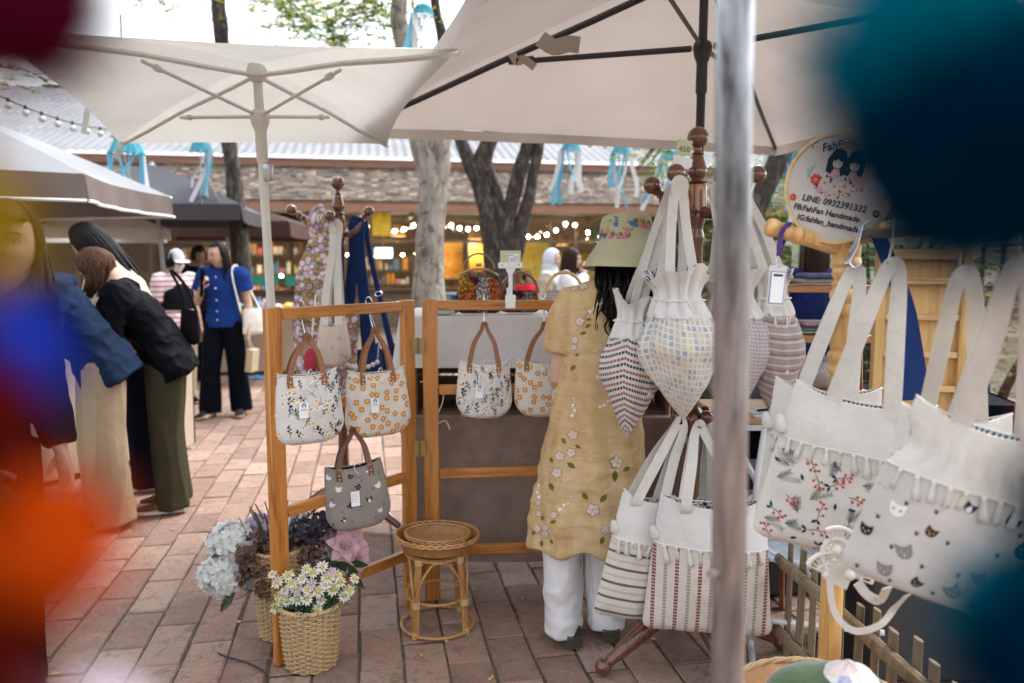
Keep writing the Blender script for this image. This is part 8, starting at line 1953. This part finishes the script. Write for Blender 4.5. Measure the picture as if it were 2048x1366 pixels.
# strap loop and crochet cloth under the totes
cs = thing('hanging_strap', 'cream bag strap looping below the cat tote in front of the fence', 'strap', at(1690, 1150, 1.62)); s0 = at(1690, 1150, 1.62); q_ = lambda x, y, Y=1.6: at(x, y, Y)-s0
MB().strap([q_(1670, 1120), q_(1660, 1170), q_(1672, 1230), q_(1710, 1262), q_(1760, 1250), q_(1790, 1215), q_(1815, 1190, 1.5)], .014, .003, (0, 1, 0), 0, 5).obj('strap_loop', STRAPC, cs); MB().strap([q_(1715, 1165), q_(1735, 1190), q_(1760, 1200), q_(1775, 1175, 1.55)], .02, .003, (0, 1, 0), 0, 5).obj('strap_fold', STRAPC, cs)
cz = thing('crochet_cloth', 'white crochet cloth with fan pattern under the cat tote', 'cloth', at(1690, 1120, 1.68)); z0 = at(1690, 1120, 1.68); fm = MB(); fw = MB()
for i, (x, y, a0) in enumerate(((1672, 1100, .3), (1700, 1150, -.4), (1655, 1150, .9), (1690, 1110, 2.4))):
    c0_ = at(x, y, 1.66)-z0
    for r in range(9): a = a0+r*.22; fm.tube([c0_, c0_+V((.05*cos(a), 0, .05*sin(a)))], .0022, 5)
    fw.tube([c0_+V((.05*cos(a0+r*.22), 0, .05*sin(a0+r*.22))) for r in range(9)], .005, 6); fw.tube([c0_+V((.025*cos(a0+r*.22), 0, .025*sin(a0+r*.22))) for r in range(9)], .004, 6); fw.ball(c0_, .012, 8, 6)
tag(fm.obj('crochet_spokes', pm('crochet_thread', (.65, .62, .57), .9), cz), kind='stuff'); tag(fw.obj('crochet_bands', pm('crochet_white', (.72, .69, .64), .9), cz), kind='stuff')
MB().strap([at(1668, 1085, 1.72)-z0, at(1690, 1120, 1.69)-z0, at(1672, 1170, 1.68)-z0], .05, .004, (0, 1, 0), 0, 4).obj('cloth_band', pm('crochet_white', (.72, .69, .64), .9), cz)
# basket with a green stuffed bird on a stool
bc = at(1640, 1420, 1.62); sb3 = thing('side_stool', 'low wooden stool under the flat basket beside the rack post', 'stool', (bc.x, 1.62, 0)); zs_ = bc.z-.02
MB().lathe([(.002, zs_-.02), (.17, zs_-.02), (.17, zs_), (.002, zs_)], 24).obj('seat', pine_h, sb3)
for i in range(4): a = i*pi/2+.5; MB().tube([(.14*cos(a), .14*sin(a), zs_-.02), (.18*cos(a), .18*sin(a), 0)], .016, 10).obj('leg', pine, sb3)
bk = thing('flat_basket', 'flat woven basket tray holding a green stuffed bird', 'basket', (bc.x, 1.62, zs_+.002)); 
MB().lathe([(.002, .004), (.15, .004), (.185, .03), (.19, .032), (.155, .0), (.002, .0)], 36, k=1).obj('basket_body', traym, bk); 
for k_ in range(3): MB().tube([((.188+.004*cos(i*.8+k_*2))*cos(i*pi/36), (.188+.004*cos(i*.8+k_*2))*sin(i*pi/36), .033+.004*sin(i*.8+k_*2)) for i in range(72)], .004, 6, closed=True).obj('rim_cane', wick, bk)
gb = thing('stuffed_bird', 'green velvet stuffed bird with a white patchwork cap and orange beak', 'toy', (bc.x+.005, 1.60, zs_+.012)); gv = pm('green_velvet', (.035, .085, .02), .8, .4, 14, .3, 60, sheen=.5)
def pw(t):
    x, y, v = uvxy(t, 14, 14); vo = N(t, 'ShaderNodeTexVoronoi', Scale=1.0); t.links.new(v, vo.inputs['Vector']); s = t.nodes.new('ShaderNodeSeparateColor'); t.links.new(vo.outputs['Color'], s.inputs[0]); r = ramp(t, [(0, (.62, .62, .62)), (.3, (.06, .1, .4)), (.42, (.66, .62, .6)), (.6, (.6, .4, .38)), (.75, (.62, .65, .7))], 'CONSTANT'); t.links.new(s.outputs[0], r.inputs[0]); return mixc(t, noise_(t, v, 8, 3), r.outputs[0], (.7, .7, .7))
m = MB(); m.ball((0, 0, .055), (.13, .09, .06), 30, 20); o = m.obj('bird_body', gv, gb, auto=False)
MB().grid(lambda u, v: V((.035+.066*sin(v*1.5)*cos(u*2*pi), -.02+.06*sin(v*1.5)*sin(u*2*pi), .075+.06*cos(v*1.5)+.002*sin(u*40))), 36, 10, 0, lambda u, v: (v*.1*cos(u*6.28), v*.1*sin(u*6.28)), True).obj('patchwork_cap', patt('bird_patchwork', pw, tr=0), gb, auto=False)
MB().lathe([(.02, 0), (.014, .02), (.002, .04)], 12, (.085, -.07, .075), (.6, -.6, -.25)).obj('beak', pm('orange_felt', (.6, .16, .02), .8), gb); MB().ball((.065, -.085, .085), .013, 12, 8).obj('bead_eye', pm('black_bead', (.01, .01, .01), .15), gb)
# white railings far right
rl = thing('white_railing', 'white wooden railing far behind the lanyard card', 'railing', (at(1580, 520, 9.5).x, 9.5, 0))
zt = at(1580, 490, 9.5).z
for i in range(7): MB().box((-.6+i*.22, 0, zt/2), (.06, .05, zt)).obj('baluster', wht_frame, rl)
MB().box((.05, 0, zt+.02), (1.5, .08, .05)).obj('hand_rail', wht_frame, rl); MB().box((.05, .005, .3), (1.45, .05, .05)).obj('lower_rail', wht_frame, rl)
# ------------------------------------------------------------------ steel pole of the stall frame in the foreground
def pole_mat():
    m, t, b, out = nodes('worn_steel_pole'); v = coords(t, 'Object', (1, 1, .12)); g = coords(t, 'Object'); s = t.nodes.new('ShaderNodeSeparateXYZ'); t.links.new(g, s.inputs[0])
    st = ramp(t, [(.36, (.05, .047, .05)), (.48, (.22, .225, .245)), (.62, (.42, .43, .46))]); t.links.new(noise_(t, v, 26, 5, .7), st.inputs[0])
    hgt = math_(t, 'SUBTRACT', 1.36, s.outputs[2]); lowf = math_(t, 'MULTIPLY', hgt, 2.2)
    ru = ramp(t, [(.42, (0, 0, 0)), (.6, (1, 1, 1))]); t.links.new(math_(t, 'ADD', noise_(t, v, 22, 6, .7), math_(t, 'MULTIPLY', math_(t, 'MINIMUM', math_(t, 'MAXIMUM', lowf, -.3), .6), .55)), ru.inputs[0])
    rc = ramp(t, [(.35, (.07, .045, .04)), (.65, (.3, .23, .19))]); t.links.new(noise_(t, v, 40, 4), rc.inputs[0])
    c = mixc(t, math_(t, 'MULTIPLY', ru.outputs[0], .85), st.outputs[0], rc.outputs[0]); t.links.new(c, b.inputs['Base Color']); t.links.new(math_(t, 'SUBTRACT', .88, math_(t, 'MULTIPLY', ru.outputs[0], .55)), b.inputs['Metallic']); t.links.new(math_(t, 'ADD', .26, math_(t, 'MULTIPLY', ru.outputs[0], .4)), b.inputs['Roughness']); bump_(t, noise_(t, v, 60, 4), .2, .003, b); return m
pt_, pb2 = at(1470, 10, .98), at(1455, 1340, 1.03); dd = pt_-pb2; foot = pb2+dd*(-pb2.z/dd.z); head_ = pb2+dd*((2.3-pb2.z)/dd.z)
fr = thing('market_stall', 'worn chrome steel pole of an open stall frame standing before the coat stand', 'stall', foot); PMt = pole_mat()
MB().tube([V((0, 0, 0)), (head_-foot)*.5, head_-foot], .0222, 24).obj('pole', PMt, fr)
MB().tube([head_-foot+V((0, 0, -.02)), V((head_.x, .13, 2.28))-foot, V((head_.x, -.3, 2.28))-foot], .018, 14).obj('overhead_bar', PMt, fr); MB().tube([V((-.3, .13, 2.262))-foot, V((.75, .13, 2.262))-foot], .014, 12).obj('cross_bar', PMt, fr)
for z in (1.02, .78): MB().tube([(foot+(head_-foot)*(z/2.3)-foot)+V((-.018, -.012, 0)), (foot+(head_-foot)*(z/2.3)-foot)+V((-.03, -.02, 0))], .006, 8).obj('bolt', PMt, fr)
# ------------------------------------------------------------------ pompom garlands hanging close to the lens
def pom_mat(name, col): return pm(name, col, 1.0, .3, 40, spec=.0)
def pompom(mb, c, r, rr, mi):
    mb.ball(c, r*.72, 14, 10, mi)
    for i in range(340):
        u = V((rr.gauss(0, 1), rr.gauss(0, 1), rr.gauss(0, 1))).normalized(); e = u.orthogonal().normalized()*r*.05; f = u.cross(e); p = V(c)+u*r*.6; q = V(c)+u*r*rr.uniform(.9, 1.04)+V((rr.gauss(0, 1), rr.gauss(0, 1), rr.gauss(0, 1)))*r*.06
        mb.add([p+e, p-e*.5+f, p-e*.5-f, q], [(0, 1, 3), (1, 2, 3), (2, 0, 3)], mi)
def garland(label, balls, seed):
    """balls: (px, py, distance, radius, colour)"""
    rr = random.Random(seed); pts = [at(px, py, D) for px, py, D, r, c in balls]; top = V((pts[0].x, .13, 2.25)); g = thing('pompom_garland', label, 'garland', top, 0, 'yarn pompom garlands')
    for (px, py, D, r, cc), p in zip(balls, pts):
        m = MB(); pompom(m, p-top, r, rr, 0); m.obj('pompom', pom_mat('yarn_%s' % cc[0], cc[1]), g, smooth=False, recalc=False)
    MB().tube([V((0, 0, 0))]+[p-top for p in pts], .0012, 6).obj('yarn_string', pom_mat('yarn_string', (.2, .05, .05)), g)
CR = ('crimson', (.05, .002, .010)); YE = ('mustard', (.2, .12, .005)); BU = ('royal_blue', (.012, .03, .3)); RD = ('dark_red', (.05, .003, .002)); ORG = ('orange', (.30, .034, .002)); LV = ('pale_lilac', (.5, .42, .5)); TEAL = ('teal', (.0, .10, .15)); NVT = ('deep_blue', (.0, .012, .03))
garland('garland of crimson, mustard, blue and orange yarn pompoms at the left of the lens', [(10, 0, .13, .0185, CR), (-72, 455, .12, .0125, YE), (0, 715, .135, .0130, BU), (-80, 850, .12, .0135, RD), (75, 1090, .13, .0165, ORG), (-90, 1290, .12, .0150, RD), (200, 1450, .15, .0110, LV)], 1)
garland('garland of teal and deep blue yarn pompoms at the right of the lens', [(1865, 120, .125, .0225, TEAL), (1950, 285, .12, .0255, NVT), (2140, 1010, .13, .0125, NVT), (2080, 1250, .13, .0190, TEAL), (2130, 1330, .12, .0200, NVT)], 2)
bpy.data.scenes.remove(TMP)
